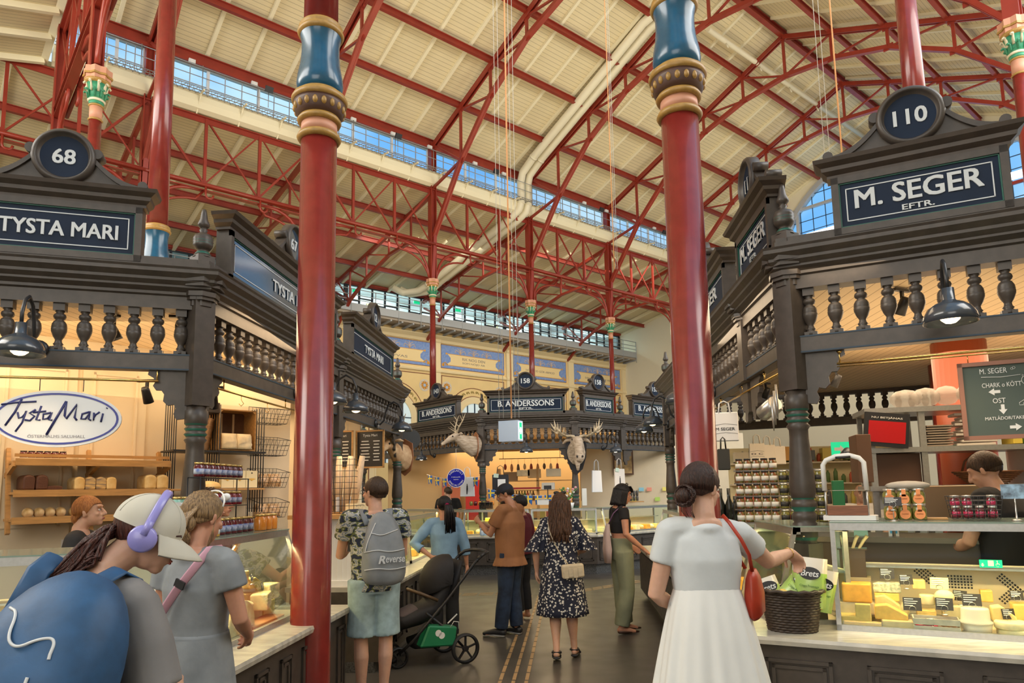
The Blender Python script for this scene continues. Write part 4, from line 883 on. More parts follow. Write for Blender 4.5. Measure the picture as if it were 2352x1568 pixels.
CH = [mat('cheese_%d' % i, c, .45, var=.12, scale=25, sss=.15) for i, c in enumerate([(.78, .50, .13), (.80, .60, .25), (.76, .38, .06), (.82, .70, .42), (.62, .48, .16), (.76, .66, .38)])]
BLUEC = mat('blue_cheese', (.82, .76, .56), .6, col2=(.28, .34, .24), scale=60); RIND = mat('cheese_rind', (.62, .45, .20), .6, var=.2, scale=30); HOLEY = mat('holey_cheese', (.84, .72, .40), .5, col2=(.70, .50, .2), scale=18)
WRAPM = mat('clear_wrap', (.92, .92, .88), .15, alpha=.25)
TAGM = mat('price_tag_black', (.035, .03, .03), .5); CHALK = mat('chalk_white', (.75, .75, .72), .7)
CNAME = ['golden', 'pale yellow', 'deep orange', 'creamy white', 'olive yellow', 'ivory']
def wedge(a, x, y, z, L, W, H, ang=35, rot=0):
    Mx = Matrix.Translation((x, y, z)) @ Matrix.Rotation(rot, 4, 'Z'); pts = [(-L/2, -W/2), (L/2, -W*.1)]
    for k in range(5): w = k/4; pts.append((L/2-w*.0*L, -W*.1+.2*W*w))
    pts = [(-L/2, -W/2), (L/2, 0), (-L/2, W/2)]; bot = pts
    a.prism(pts, 0, H, 0, 'xy', Mx)
def cheese(M, kind, x0, x1, y, z0, z1, ci, label, dep=.12, rot=0, wrap=False, grp='cheeses in the corner case'):
    w, h = x1-x0, z1-z0; x = (x0+x1)/2
    t = bpy.data.objects.new('cheese', None) if False else None; a = MB(); mats = [CH[ci], RIND]
    if kind == 'block':
        b = .006; a.box((0, 0, h/2), (w, dep, h));
    elif kind == 'wedge': a.prism([(-w/2, 0), (w/2, 0), (w/2, h*.35), (-w*.1, h), (-w/2, h*.9)], -dep/2, dep/2, 0)
    elif kind == 'slice': a.prism([(-w/2, -dep/2), (w/2, 0), (-w/2, dep/2)], 0, h, 0, 'xy')
    elif kind == 'wheel': a.lathe([(w/2*.96, 0), (w/2, h*.12), (w/2, h*.85), (w/2*.94, h)], n=28, mi=0)
    elif kind == 'round': a.ell((0, 0, h/2), (w/2, dep/2, h/2), 16)
    elif kind == 'blue': mats = [BLUEC]; a.prism([(-w/2, -dep/2), (w/2, -dep/2), (w*.45, dep/2), (-w*.3, dep/2)], 0, h, 0, 'xy')
    elif kind == 'half': mats = [HOLEY, RIND]; P = [(w/2*math.cos(math.pi*k/14), h*math.sin(math.pi*k/14)**.7) for k in range(15)]; a.prism(P, -dep/2, dep/2, 0)
    o = a.build('cheese', mats); place(o, M, x, y, z0, rot); tag(o, label, 'cheese', grp)
    if kind in ('block', 'wedge', 'half', 'blue'):
        bv = o.modifiers.new('b', 'BEVEL'); bv.width = min(w, h, dep)*.08; bv.segments = 2
    if wrap:
        a = MB(); a.box((0, 0, h/2), (w*1.06, dep*1.08, h*1.06)); a.build('wrap', WRAPM, o)
    return o
def pricetag(M, x, y, z, label, w=.085, h=.062, yaw=0, grp='black price tags', m=None, ring=True):
    t = thing('price_tag', label, 'price tag', group=grp); place(t, M, x, y, z, yaw)
    a = MB(); a.box((0, 0, h/2+.03), (w, .002, h), rot=Matrix.Rotation(-.2, 3, 'X')); a.build('card', m or TAGM, t)
    a = MB();
    for k, ww in enumerate((.55, .8, .7, .5)): a.box((-w*.42+w*ww/2*.9, -.0025-(.03+h*(.85-.17*k)-h/2-.03)*.2*-1*0, .03+h*(.88-.16*k)), (w*ww*.9, .001, .004), rot=Matrix.Rotation(-.2, 3, 'X'))
    for v in a.v: v.y += (v.z-.03-h/2)*.2-.001
    a.build('writing', CHALK, t)
    if ring: a = MB(); a.tube([(.018*math.cos(k*.5236), -.006, .04+.018*math.sin(k*.5236)) for k in range(12)], .0018, 5, closed=True); a.lathe([(.018, 0), (.016, .008), (0, .01)], n=12); a.build('holder', STEEL, t)
    return t
MC = facing((1.631, 4.629), 112.5)
cA = case('cheese_case', 'large glass cheese case with steel frame, lower right, facing the viewer', MC, 1.75, .62, .655, 0, led=17)
a = MB()
for bx, by, n, m_, s in ((.47, 1.10, 4, 7, 1), (.66, 1.075, 8, 5, 0), (.93, 1.07, 3, 9, 1), (1.02, 1.03, 3, 8, -1), (1.2, 1.07, 6, 5, 0)):
    for i in range(n):
        for j in range(m_):
            dx, dz = (i*.018, -j*.018)
            if s: c_, s_ = .707, .707*s; dx, dz = dx*c_-dz*s_, dx*s_+dz*c_
            a.box((bx+dx, .606, by+dz), (.011, .002, .011), rot=Matrix.Rotation(R(45)*s, 3, 'Y'))
a.build('vent_holes', BLACK, cA)
G = 'cheeses in the corner case'
cheese(MC, 'block', .035, .205, .25, .935, 1.054, 2, 'big orange cheese block standing at the left end of the corner case', .14)
cheese(MC, 'block', .005, .214, .27, .866, .935, 1, 'pale yellow cheese slab wrapped in film under the big orange block', .16, wrap=True)
cheese(MC, 'block', .006, .195, .13, .802, .870, 4, 'olive yellow cheese slab low at the left end of the corner case', .13)
cheese(MC, 'block', .108, .194, .09, .860, .943, 4, 'small grey-green cheese block in front of the wrapped yellow slab', .05)
cheese(MC, 'block', .04, .247, .055, .803, .842, 0, 'flat golden cheese bar lying at the front left corner of the corner case', .06, -.06, True)
cheese(MC, 'wedge', .22, .36, .27, .890, .985, 1, 'tall pale wedge of cheese behind the flag-marked wedge', .1)
cheese(MC, 'wedge', .215, .395, .14, .853, .944, 0, 'golden cheese wedge with a small flag print in the corner case', .08)
cheese(MC, 'block', .25, .42, .10, .802, .855, 4, 'olive yellow cheese bar left of the small wooden crate', .1, .1, True)
cheese(MC, 'blue', .214, .374, .33, .993, 1.05, 0, 'crumbly blue-veined cheese piece on the rear shelf of the corner case', .1)
cheese(MC, 'block', .22, .36, .33, .94, .99, 0, 'yellow cheese block with printed rind under the blue cheese', .1)
cheese(MC, 'block', .441, .515, .42, 1.009, 1.067, 1, 'small pale cheese cube at the back of the corner case behind the tags', .07)
cheese(MC, 'round', .548, .66, .26, .94, 1.03, 3, 'soft round white cheese ball in the middle of the corner case', .1)
cheese(MC, 'wheel', .47, .56, .3, .93, .99, 3, 'small creamy cheese wheel left of the white cheese ball', .1)
cheese(MC, 'block', .60, .70, .30, .86, .935, 5, 'ivory cheese block under the white cheese ball', .12)
cheese(MC, 'block', .807, .871, .42, .947, 1.018, 0, 'small golden cheese cube right of the fanned price tags', .07)
cheese(MC, 'wedge', .83, .95, .2, .87, .96, 1, 'pale yellow cheese wedge right of the plastic tub', .1)
cheese(MC, 'block', .95, 1.10, .33, .86, .96, 0, 'golden cheese block at the right edge of the corner case', .12)
cheese(MC, 'wheel', .83, 1.0, .11, .845, .885, 3, 'upper white-rinded flat round cheese stacked at the right of the corner case', .1)
cheese(MC, 'wheel', .84, 1.03, .12, .803, .845, 5, 'lower white-rinded flat round cheese stacked at the right of the corner case', .1)
for i in range(9): cheese(MC, 'block' if i % 2 else 'wedge', 1.08+.065*i, 1.14+.065*i, .14+.1*(i % 3), .803, .88+.03*(i % 2), i % 6, '%s cheese piece beyond the right end of the picture, number %s' % (CNAME[i % 6], ORD[i]), .08)
for i in range(7): cheese(MC, ('block', 'wedge', 'round')[i % 3], .02+.145*i, .13+.145*i, .5, .803, .87+.02*(i % 3), (i*2+1) % 6, '%s cheese in the back row of the corner case, %s from the left' % (CNAME[(i*2+1) % 6], ORD[i]), .1)
for i, (x, y, z, yw, w, d) in enumerate(((.302, .33, 1.045, 0, .084, 'on the blue cheese, leftmost'), (.405, .27, 1.02, .3, .08, 'leaning beside the blue cheese'), (.425, .18, .875, .0, .1, 'large and upright before the wedge'), (.594, .16, .89, -.1, .092, 'glinting, before the white cheese ball'), (.69, .3, .93, -.5, .08, 'in the fan, left one'), (.74, .2, .91, .05, .10, 'over the plastic tub'), (.91, .15, .86, .5, .075, 'tilted, stuck in the stacked round cheese'), (.98, .3, .95, .2, .07, 'at the right edge of the case'))):
    pricetag(MC, x, y, z, 'black price tag with white writing '+d, w, w*.78, yw)
pricetag(MC, .585, .27, 1.0, 'pale price card turned so its back catches the light', .1, .07, -.2, m=mat('card_cream', (.75, .66, .38), .5))
t = thing('wooden_crate', 'small grey slatted wooden crate in the corner case', 'crate'); place(t, MC, .538, .10, .803); a = MB()
for z in (.004, .046): a.box((0, -.065, z+.018), (.235, .006, .034)); a.box((0, .065, z+.018), (.235, .006, .034)); a.box((-.117, 0, z+.018), (.006, .13, .034)); a.box((.117, 0, z+.018), (.006, .13, .034))
a.build('slats', mat('grey_crate_wood', (.50, .46, .38), .6, var=.15, scale=20), t); a = MB(); a.box((0, 0, .004), (.23, .13, .006)); a.build('base', PINE, t)
def jar_proto(nm, body, lid, lab=None, r=.03, h=.08, n=16, lidh=.014, grp=None, cat='jar', label=''):
    t = thing(nm, label, cat, group=grp); a = MB(); a.lathe([(r*.92, 0), (r, .006), (r, h*.78), (r*.82, h*.88), (r*.8, h)], n=n); a.build('glass_body', body, t)
    a = MB(); a.lathe([(r*.88, h*.96), (r*.9, h*.96), (r*.9, h*.96+lidh), (0, h*.96+lidh+.001)], n=n); a.build('lid', lid, t)
    if lab: a = MB(); a.lathe([(r*1.012, h*.18), (r*1.012, h*.62)], n=n); a.build('paper_label', lab, t)
    return t
_protos = {}
def row(proto_key, mk, M, pts, labf, rz=0):
    """copies of one kind at local points"""
    for i, p in enumerate(pts):
        if proto_key not in _protos: o = _protos[proto_key] = mk()
        else: o = copy_tree(_protos[proto_key])
        place(o, M, p[0], p[1], p[2], rz+(p[3] if len(p) > 3 else 0)); o['label'] = labf(i) if callable(labf) else labf
SILV = mat('silver_lid', (.65, .64, .60), .3, metal=.8); JAM = mat('dark_jam', (.12, .008, .015), .12, coat=.5); PINKJ = mat('pink_jam', (.45, .02, .08), .15, coat=.5); OLIVE = mat('olives_in_jar', (.30, .26, .06), .2, col2=(.12, .13, .03), scale=45, coat=.5)
BLUEL = mat('blue_white_label', (.08, .14, .42), .5, col2=(.6, .65, .75), scale=30); AMBER = mat('amber_honey', (.75, .26, .03), .12, coat=.6); GOLDL = mat('gold_lid', (.62, .44, .16), .3, metal=.8); TEAL = mat('teal_jar', (.25, .5, .42), .3)
G2 = 'small jam jars in the little crate'
row('cj', lambda: jar_proto('jam_jar', JAM, SILV, PINKJ, .03, .05, grp=G2), MC, [(.455, .1, .812), (.52, .12, .812), (.50, .07, .812)], lambda i: 'small jam jar with silver lid in the crate, %s' % ('left', 'right rear', 'front')[i])
for i in range(6):
    a = MB(); a.ell((0, 0, .02), (.022, .02, .018), 10); o = a.build('bread_roll', mat('walnut_brown', (.55, .30, .10), .6, var=.25, scale=40)); place(o, MC, .575+.025*(i % 3), .07+.04*(i//3), .835); tag(o, 'little brown roll in the right half of the small crate, %s' % ORD[i], 'roll', 'little rolls in the crate')
PLAS = mat('frosted_plastic', (.86, .82, .74), .25, alpha=.55, coat=.3)
t = thing('plastic_tub', 'stacked clear round plastic tubs with domed lid in the corner case', 'tub'); place(t, MC, .742, .11, .803); a = MB(); a.lathe([(.074, 0), (.082, .06)], n=28); a.build('tub', PLAS, t); a = MB(); a.lathe([(.088, .062), (.088, .072), (.075, .08), (.072, .14), (.066, .15), (0, .152)], n=28); a.build('lid', PLAS, t)
a = MB(); a.lathe([(.066, .005), (.066, .055), (0, .056)], n=20); a.build('contents', CH[3], t)
t = thing('utensil_box', 'dark plastic box of brushes at the left end of the corner case', 'box'); place(t, MC, .105, .45, 1.07); a = MB(); a.box((0, 0, .09), (.155, .12, .18)); a.box((0, 0, .183), (.18, .14, .008)); a.build('box', mat('smoked_plastic', (.07, .05, .035), .25, coat=.3), t)
a = MB(); a.box((0, 0, -.09), (.2, .14, .18)); a.build('stand', mat('film_grey', (.35, .28, .18), .4), t)
for i, (x, tl) in enumerate(((-.05, -.05), (0, .25), (.035, .4))):
    t = thing('pastry_brush', 'cream handled brush standing in the dark box, %s' % ('left', 'middle', 'right')[i], 'brush', group='brushes in the box'); place(t, MC, .105+x, .45, 1.24); a = MB(); a.tube([(0, 0, 0), (tl*.1, 0, .07), (tl*.16, 0, .1)], [.009, .011, .012], 8); a.build('handle', mat('bone_handle', (.80, .70, .46), .35), t); a = MB(); a.tube([(tl*-.04, 0, -.03), (0, 0, 0)], .012, 8); a.build('ferrule', BLACK, t)
ZT = 1.455
t = thing('cheese_wire_cutter', 'white hooped cheese wire cutter with wood block on the glass case', 'cheese cutter'); place(t, MC, .105, .22, ZT)
a = MB(); a.prism([(-.145, -.09), (.16, -.09), (.175, -.05), (.175, .05), (.16, .09), (-.145, .09)], 0, .03, 0, 'xy'); a.build('base', WHITE, t)
a = MB(); a.tube([(-.13, 0, .19), (-.13, 0, .36), (-.11, 0, .39), (-.05, 0, .415), (.03, 0, .42), (.09, 0, .40), (.115, 0, .37), (.12, 0, .19)], .016, 10); a.build('hoop', WHITE, t)
a = MB(); a.tube([(-.05, -.012, .405), (.04, -.012, .408)], .009, 6); a.build('handle_inset', BLACK, t)
a = MB(); a.tube([(-.128, 0, .02), (-.128, 0, .2)], .007, 8); a.tube([(.12, 0, .02), (.12, 0, .2)], .007, 8); a.tube([(-.128, 0, .19), (.12, 0, .19)], .0015, 5); a.build('guide_rods', STEEL, t)
a = MB(); a.box((-.0, 0, .062), (.235, .15, .06)); a.build('cutting_block', mat('walnut_block', (.22, .08, .035), .4, var=.3, scale=8, stretch=(1, 10, 10)), t)
ORL = mat('orange_label', (.85, .30, .10), .5)
def ojar():
    t = jar_proto('olive_jar', OLIVE, SILV, None, .040, .088, grp='jars with orange labels'); a = MB(); a.lathe([(.030, 0), (.030, .003)], (0, -.0415, .034), 20, ax=(0, 1, 0)); a.b2(-.012, .012, -.0415, -.038, .05, .095); put_text(a, 'KAPRIS', 0, .036, .035, .006, -.0416, 1, .01, .001, outy=-1); a.build('round_label', [ORL, mat('label_brown_text', (.35, .1, .02), .6)], t); return t
row('oj', ojar, MC, [(.352+.08*i, .24+.012*(j), ZT+.002+.095*j) for j in (0, 1) for i in range(3)], lambda i: 'green-filled jar with round orange label on the case, %s row, %s' % (('lower', 'upper')[i//3], ('left', 'middle', 'right')[i % 3]))
t = pricetag(MC, .365, .15, ZT+.06, 'black price card on a little stand before the orange-labelled jars', .1, .055, 0); a = MB(); a.tube([(0, 0, -.06), (0, 0, .03)], .003, 6); a.lathe([(.028, -.062), (.01, -.055), (0, -.05)], n=12); a.build('stand', STEEL, t)
o = (lambda a: a.build('folded_cloth', mat('grey_cloth', (.42, .38, .32), .8)))(MB().ell((0, 0, .02), (.13, .09, .03), 16)); place(o, MC, .46, .30, ZT+.195); tag(o, 'grey folded cloth lying on top of the orange-labelled jars', 'cloth')
t = thing('wire_basket', 'black wire basket of jam jars on the cheese case', 'basket'); place(t, MC, .80, .22, ZT+.01); a = MB(); W_, D_, H_ = .12, .08, .135
for k in range(6):
    z = H_*k/5; e = .0+.02*k/5; a.tube([(-W_-e, -D_-e, z), (W_+e, -D_-e, z), (W_+e, D_+e, z), (-W_-e, D_+e, z)], .0022, 5, closed=True)
for k in range(10): x = -W_+2*W_*k/9; a.tube([(x*1.15, -D_-.02, H_), (x, -D_, 0), (x, D_, 0), (x*1.15, D_+.02, H_)], .0018, 4)
a.build('wire_frame', BLACK, t)
row('bj', lambda: jar_proto('jam_jar', JAM, SILV, PINKJ, .026, .06, grp='jam jars in the wire basket'), MC, [(.80-.095+.063*i, .22+.02*j, ZT+.014+.064*j) for j in (0, 1) for i in range(4) if not (j == 1 and i == 2)], lambda i: 'dark red jam jar in the wire basket, %s row, %s' % ((('lower', ('left end', 'second', 'third', 'right end')[i]) if i < 4 else ('upper', ('left', 'middle', 'right')[i-4]))))
t = thing('photo_stand', 'small blue-framed picture on a steel stand at the right edge of the case', 'picture stand'); place(t, MC, 1.0, .15, ZT); a = MB(); a.lathe([(.03, 0), (.02, .006), (.005, .01), (.004, .1), (.004, .13)], n=12); a.build('stand', STEEL, t); a = MB(); a.box((0, 0, .17), (.13, .004, .085)); a.build('picture', mat('picture_blue', (.35, .55, .75), .3, col2=(.05, .06, .08), scale=18), t)
for i, (x, w) in enumerate(((.62, .08),)):
    o = MB().box((0, 0, .006), (w*1.6, .1, .012)).build('cutting_board', PINE); place(o, MC, x-.02, .3, ZT); tag(o, 'small board lying on the glass case between the jars and wire basket', 'board')
DST = mat('dark_steel', (.16, .14, .12), .3, metal=.7); DBR = mat('dark_brown_panel', (.07, .05, .04), .35)
t = thing('work_counter', 'dark steel work counter with sink seen through the cheese case glass', 'counter'); place(t, MC, .1, 1.25, 0); a = MB(); a.box((.75, .3, .62), (2.4, .6, 1.24)); a.build('cabinet', DBR, t); a = MB(); a.box((.75, .28, 1.26), (2.45, .66, .04)); a.build('worktop', DST, t)
a = MB(); a.tube([(.28, .1, 1.28), (.28, .1, 1.38), (.28, .0, 1.40), (.28, -.06, 1.36)], .012, 8); a.build('tap', STEEL, t)
t = thing('soap_bottle', 'white soap bottle with blue label beside the sink', 'bottle'); place(t, MC, .38, 1.4, 1.28); a = MB(); a.box((0, 0, .07), (.07, .05, .14)); a.lathe([(.01, .14), (.01, .18)], n=8); a.build('bottle', WHITE, t); a = MB(); a.box((0, -.026, .04), (.05, .002, .04)); a.build('label_patch', mat('label_blue', (.1, .45, .75), .5), t)
t = thing('soap_bottle', 'mint green plastic bottle left of the white soap bottle', 'bottle'); place(t, MC, .15, 1.4, 1.28); a = MB(); a.box((0, 0, .05), (.1, .05, .11)); a.build('bottle', mat('mint_plastic', (.35, .62, .50), .4), t)
t = thing('sign_reflection', 'small green plate showing a sign with arrow and wheelchair symbol reflected in the case', 'sign'); place(t, MC, .884, .45, 1.15); a = MB(); a.box((0, 0, .025), (.12, .004, .048)); a.build('plate', EXG, t)  # solid plate stands in for a sign's reflection in the case glass
a = MB(); a.prism([(-.048, .028), (-.04, .028), (-.04, .018), (-.034, .018), (-.044, .006), (-.054, .018), (-.048, .018)], -.004, -.002, 0); a.box((0, -.003, .028), (.03, .002, .034)); a.tube([(.036+.01*math.cos(k*.6), -.003, .018+.01*math.sin(k*.6)) for k in range(10)], .0015, 4); a.ell((.034, -.003, .042), (.004, .002, .004), 6); a.bar((.034, -.003, .038), (.036, -.003, .02), .003, .003); a.build('symbols', WHITE, t)
def XY(p): return (p[0], p[1])
SH = facing((2.75, 6.6), 100)   # local frame of the steel shelving
t = thing('steel_shelving', 'tall steel shelving unit behind the counter holding boxes and tubs', 'shelving'); place(t, SH, 0, 0, 0); a = MB()
for x in (0, .42, 1.3): a.b2(x-.025, x+.025, -.02, .02, 0, 2.35)
for x in (0, .42, 1.3): a.b2(x-.02, x+.02, .4, .44, 0, 2.35)
a.build('uprights', STEEL, t)
for z in (1.62, 1.96, 2.32): a = MB(); a.b2(-.05, 1.35, -.05, .46, z, z+.045); a.build('shelf', STEEL, t)
t = thing('wall_screen', 'tilted dark screen showing a red display headed NU BETJÄNAS', 'screen'); place(t, SH, .1, -.12, 2.02); a = MB(); a.box((0, 0, .14), (.36, .04, .30), rot=Matrix.Rotation(.12, 3, 'Y')); a.build('housing', BLACK, t); a = MB(); a.box((.0, -.022, .12), (.30, .004, .19), rot=Matrix.Rotation(.12, 3, 'Y')); a.build('red_display', mat('red_display', (.45, .006, .008), .3, emit=.12), t); a = MB(); put_text(a, 'NU BETJÄNAS', .01, .245, .25, .025, -.022, 0, .01, .003, outy=-1, rot=-.12); a.build('writing', CHALK, t)
BXB = mat('brown_card', (.30, .17, .08), .7); BXD = mat('dark_brown_box', (.13, .065, .035), .6)
def box_item(M, x, y, z, w, d, h, m, label, nm='storage_box', cat='box', rz=0, grp=None, bev=.004):
    a = MB(); a.box((0, 0, h/2), (w, d, h)); o = a.build(nm, m); place(o, M, x, y, z, rz); tag(o, label, cat, grp); b = o.modifiers.new('b', 'BEVEL'); b.width = min(bev, w*.2, h*.2, d*.2); return o
box_item(SH, .2, .2, 1.665, .4, .3, .29, BXD, 'dark brown wooden box on the middle shelf under the red screen')
box_item(SH, -.12, -.1, 1.70, .12, .3, .42, BXD, 'tall reddish brown board at the left side of the steel shelving')
for i in range(9): box_item(SH, .55+.006*(i % 3), .1, 2.006+.022*i, .22-.006*(i % 4), .2, .014, mat('grey_brown_card', (.28, .23, .18), .7), 'flat grey card tray in the stack on the shelf, %s from below' % ORD[i], 'card_tray', 'tray', .05*(i % 3-1), 'stack of card trays')
for i in range(10): box_item(SH, .85+.02*(i % 3), .12, 2.006+.030*i, .30-.02*(i % 3), .22, .022, mat('cloudy_plastic', (.75, .70, .62), .3, alpha=.8), 'cloudy plastic tub in the tall stack on the shelf, %s from below' % ORD[i], 'plastic_tub', 'tub', .08*(i % 3-1), 'stack of plastic tubs')
for i in range(5): a = MB(); a.ell((0, 0, .09), (.14-.015*i, .11, .09), 10); o = a.build('plastic_bag', mat('crumpled_film', (.40, .36, .32), .2, alpha=.5, bump=.5, scale=30)); place(o, SH, .35+.17*i, .15, 2.365+.01*i); tag(o, 'crumpled clear plastic bag on the top shelf, %s from the left' % ORD[i], 'plastic bag', 'plastic bags on the top shelf')
box_item(SH, 1.15, .1, 2.01, .07, .25, .34, mat('yellow_box', (.70, .55, .08), .5), 'tall yellow carton at the right end of the shelf'); box_item(SH, 1.22, .1, 2.01, .05, .25, .34, mat('green_box', (.20, .38, .06), .5), 'narrow green carton right of the yellow carton')
box_item(SH, 1.05, .08, 2.26, .13, .14, .08, mat('orange_pot', (.65, .2, .05), .6), 'orange pot between the tub stack and the yellow carton')
t = thing('pillar', 'orange-red painted pillar behind the steel shelving', 'pillar'); place(t, SH, 1.02, .75, 0); MB().lathe([(.24, 0), (.24, 3.06)], n=28).build('shaft', mat('orange_red_paint', (.30, .060, .022), .45), t)
t = thing('wicker_basket', 'brown wicker basket with hoop handle on the middle shelf', 'basket'); place(t, SH, .95, .15, 1.67); a = MB();
for k in range(8): z = .015*k; e = .10+.012*k; a.tube([(e*1.5*math.cos(w*.4488), e*math.sin(w*.4488), z) for w in range(14)], .008, 6, closed=True)
a.build('woven_sides', mat('wicker_brown', (.22, .09, .035), .6, var=.3, scale=30), t); a = MB(); a.tube([(-.2, 0, .1), (-.17, 0, .2), (-.1, 0, .26), (-.03, 0, .22), (-.02, 0, .12)], .009, 6); a.build('handle', MAT['wicker_brown'], t)
box_item(SH, .42, .2, 1.30, 1.6, .3, .02, STEEL, 'low steel ledge behind the cheese case', 'ledge', 'shelf'); box_item(SH, .35, -.4, 1.3, .7, .03, .36, mat('bronze_screen', (.30, .22, .14), .35, metal=.5), 'bronze coloured splash screen behind the orange-labelled jars', 'splash_screen', 'panel')
box_item(SH, 1.25, .2, 1.4, .02, .6, 1.0, WHITE, 'white edge panel right of the wicker basket', 'panel', 'panel'); box_item(SH, .14, .22, 1.45, .14, .02, .2, PAPER, 'white and yellow notice taped to the steel upright', 'notice', 'notice'); box_item(SH, .3, .3, 1.3, .1, .1, .36, BLACK, 'black cylinder-like bin by the steel upright', 'bin', 'bin')
t = thing('brass_rail', 'brass hanging rail under the front beam of the delicatessen stall', 'rail'); place(t, M110, 0, 0, 0); a = MB(); a.tube([(.30, .03, 2.49), (2.4, .03, 2.49)], .009, 8); a.tube([(.30, .03, 2.47), (2.4, .03, 2.47)], .005, 8)
for x in (.32, 1.5): a.tube([(x, .03, 2.49), (x, .03, 2.58)], .006, 6); a.lathe([(.02, 2.575), (.012, 2.56)], (x, .03, 0), 10)
a.build('rail', BRASS, t)
t = thing('chalkboard', 'red-framed green chalkboard menu with arrows and a pig drawing, hanging at the right edge', 'chalkboard'); place(t, M110, 1.30, .03, 1.94); FRM = mat('reddish_frame', (.30, .13, .08), .5); a = MB(); h, w = .48, .32
for (x0, x1, z0, z1) in ((-w, w, 0, .025), (-w, w, h-.025, h), (-w, -w+.025, 0, h), (w-.025, w, 0, h)): a.b2(x0, x1, -.012, .012, z0, z1)
a.build('frame', FRM, t); a = MB(); a.b2(-w+.02, w-.02, 0, .008, .02, h-.02); a.build('board', mat('slate_green', (.075, .10, .085), .7), t)
a = MB(); xs = -.14
for s, x, z, ww, hh in (('M. SEGER', -.135, .42, .14, .032), ('CHARK o KÖTT', -.10, .335, .2, .034), ('OST', -.12, .235, .065, .030), ('MATLÅDOR/TAKE AWAY', -.06, .13, .28, .026)): put_text(a, s, x, z, ww, hh, 0, 0, .0, .003, outy=-1)
a.tube([(-.2, -.002, .385), (-.1, -.002, .378), (0, -.002, .385)], .002, 4)
for (x, z, dx, dz) in ((-.14, .29, -1, 0), (-.105, .18, 0, -1), (-.05, .07, 1, 0)): px, pz = -dz, dx; a.prism([(x+dx*.03, z+dz*.03), (x+px*.022, z+pz*.022), (x+px*.009, z+pz*.009), (x-dx*.03+px*.009, z-dz*.03+pz*.009), (x-dx*.03-px*.009, z-dz*.03-pz*.009), (x-px*.009, z-pz*.009), (x-px*.022, z-pz*.022)], -.003, 0, 0)
def ring(a, x, z, r, rz=None, y=-.002, t=.0016, n=14): a.tube([(x+r*math.cos(k*2*math.pi/n), y, z+(rz or r)*math.sin(k*2*math.pi/n)) for k in range(n)], t, 4, closed=True)
ring(a, .03, .35, .028); ring(a, .03, .343, .012, .008); a.tube([(.01, -.002, .37), (.008, -.002, .385), (.02, -.002, .377)], .0016, 4); a.tube([(.05, -.002, .37), (.053, -.002, .385), (.04, -.002, .377)], .0016, 4)
ring(a, .06, .31, .022, .012); a.tube([(-.02, -.002, .20), (.05, -.002, .20), (.05, -.002, .215), (.01, -.002, .235), (-.02, -.002, .215), (-.02, -.002, .20)], .0016, 4); ring(a, .005, .209, .004); ring(a, .03, .21, .005)
ring(a, -.03, .43, .007, t=.001); ring(a, -.04, .425, .006, t=.001); a.build('chalk_writing', CHALK, t); a = MB(); a.tube([(-.26, .0, h), (-.26, .0, .53)], .003, 5); a.build('hook', BRASS, t)
def tspot(loc, rz, label, tilt=.5):
    if 'ts' not in _protos:
        t = thing('track_spotlight', '', 'spotlight', group='black track spotlights'); a = MB(); a.box((0, 0, -.01), (.16, .03, .02)); a.box((0, 0, -.05), (.02, .02, .08)); a.build('mount', BLACK, t)
        a = MB(Matrix.Translation((0, 0, -.12)) @ Matrix.Rotation(tilt, 4, 'X')); a.lathe([(.026, .06), (.032, .04), (.04, -.07), (.036, -.07), (.03, -.05), (0, -.05)], n=16); a.build('can', BLACK, t); a = MB(Matrix.Translation((0, 0, -.12)) @ Matrix.Rotation(tilt, 4, 'X')); a.lathe([(.034, -.062), (0, -.063)], n=14); a.build('lens', BULB, t); _protos['ts'] = t
    else: t = copy_tree(_protos['ts'])
    t.location = loc; t.rotation_euler = (0, 0, rz); t['label'] = label
for loc, rz, lb in (((-2.95, 5.05, 3.07), .3, 'black spotlight behind the right-hand balusters below the 68 sign'), ((-3.45, 5.0, 3.07), -.6, 'black spotlight behind the left-hand balusters below the 68 sign'), ((-3.35, 5.3, 2.62), 0, 'black can spotlight just above the oval sign'), ((-2.95, 5.6, 2.60), .4, 'black can spotlight left of the bakery corner post'), ((2.42, 5.1, 3.07), .5, 'black spotlight behind balusters right of the big front lamp'), ((1.72, 5.2, 3.0), -.5, 'black spotlight behind the first balusters right of the corner post'), ((2.15, 6.3, 2.86), .2, 'black spotlight under the delicatessen ceiling, upper one of three'), ((2.2, 6.8, 2.80), .8, 'black spotlight under the delicatessen ceiling, second of three'), ((2.75, 7.3, 2.86), 1.2, 'black spotlight under the delicatessen ceiling, right of the pair'), ((2.35, 8.4, 2.9), .7, 'small far spotlight under the delicatessen ceiling')): tspot(loc, rz, lb)
f_ = .889; BWM = facing((-3.585, 6.119), 40)
def bz(z): return 1.68+(z-1.68)*f_
w = MB(); w.b2(-3.6, 1.32, .34, .42, 0, 3.1); tag(w.build('wall_back', WALLC, None), 'cream panelled back wall of the bakery stall', None, None, 'structure'); bpy.context.view_layer.update()
wb = [o for o in COL.objects if o.name == 'wall_back'][0]; place(wb, BWM, 0, 0, 0)
def door(nm, x0, x1, z0, z1):
    t = thing(nm, None, None); t['kind'] = 'structure'; place(t, BWM, 0, .34, 0); a = MB(); a.b2(x0, x1, -.03, 0, z0, z1)
    for (p, q, r, s) in ((x0+.08, x1-.08, z0+.1, z0+(z1-z0)*.42), (x0+.08, x1-.08, z0+(z1-z0)*.5, z1-.1)):
        for (i0, i1, k0, k1) in ((p, q, r, r+.02), (p, q, s-.02, s), (p, p+.02, r, s), (q-.02, q, r, s)): a.b2(i0, i1, -.045, -.03, k0, k1)
    a.build('leaf', WALLC, t); return t
door('door_5', -1.32, -.72, 0, 2.9); door('door_6', -.68, -.15, 0, 2.9)
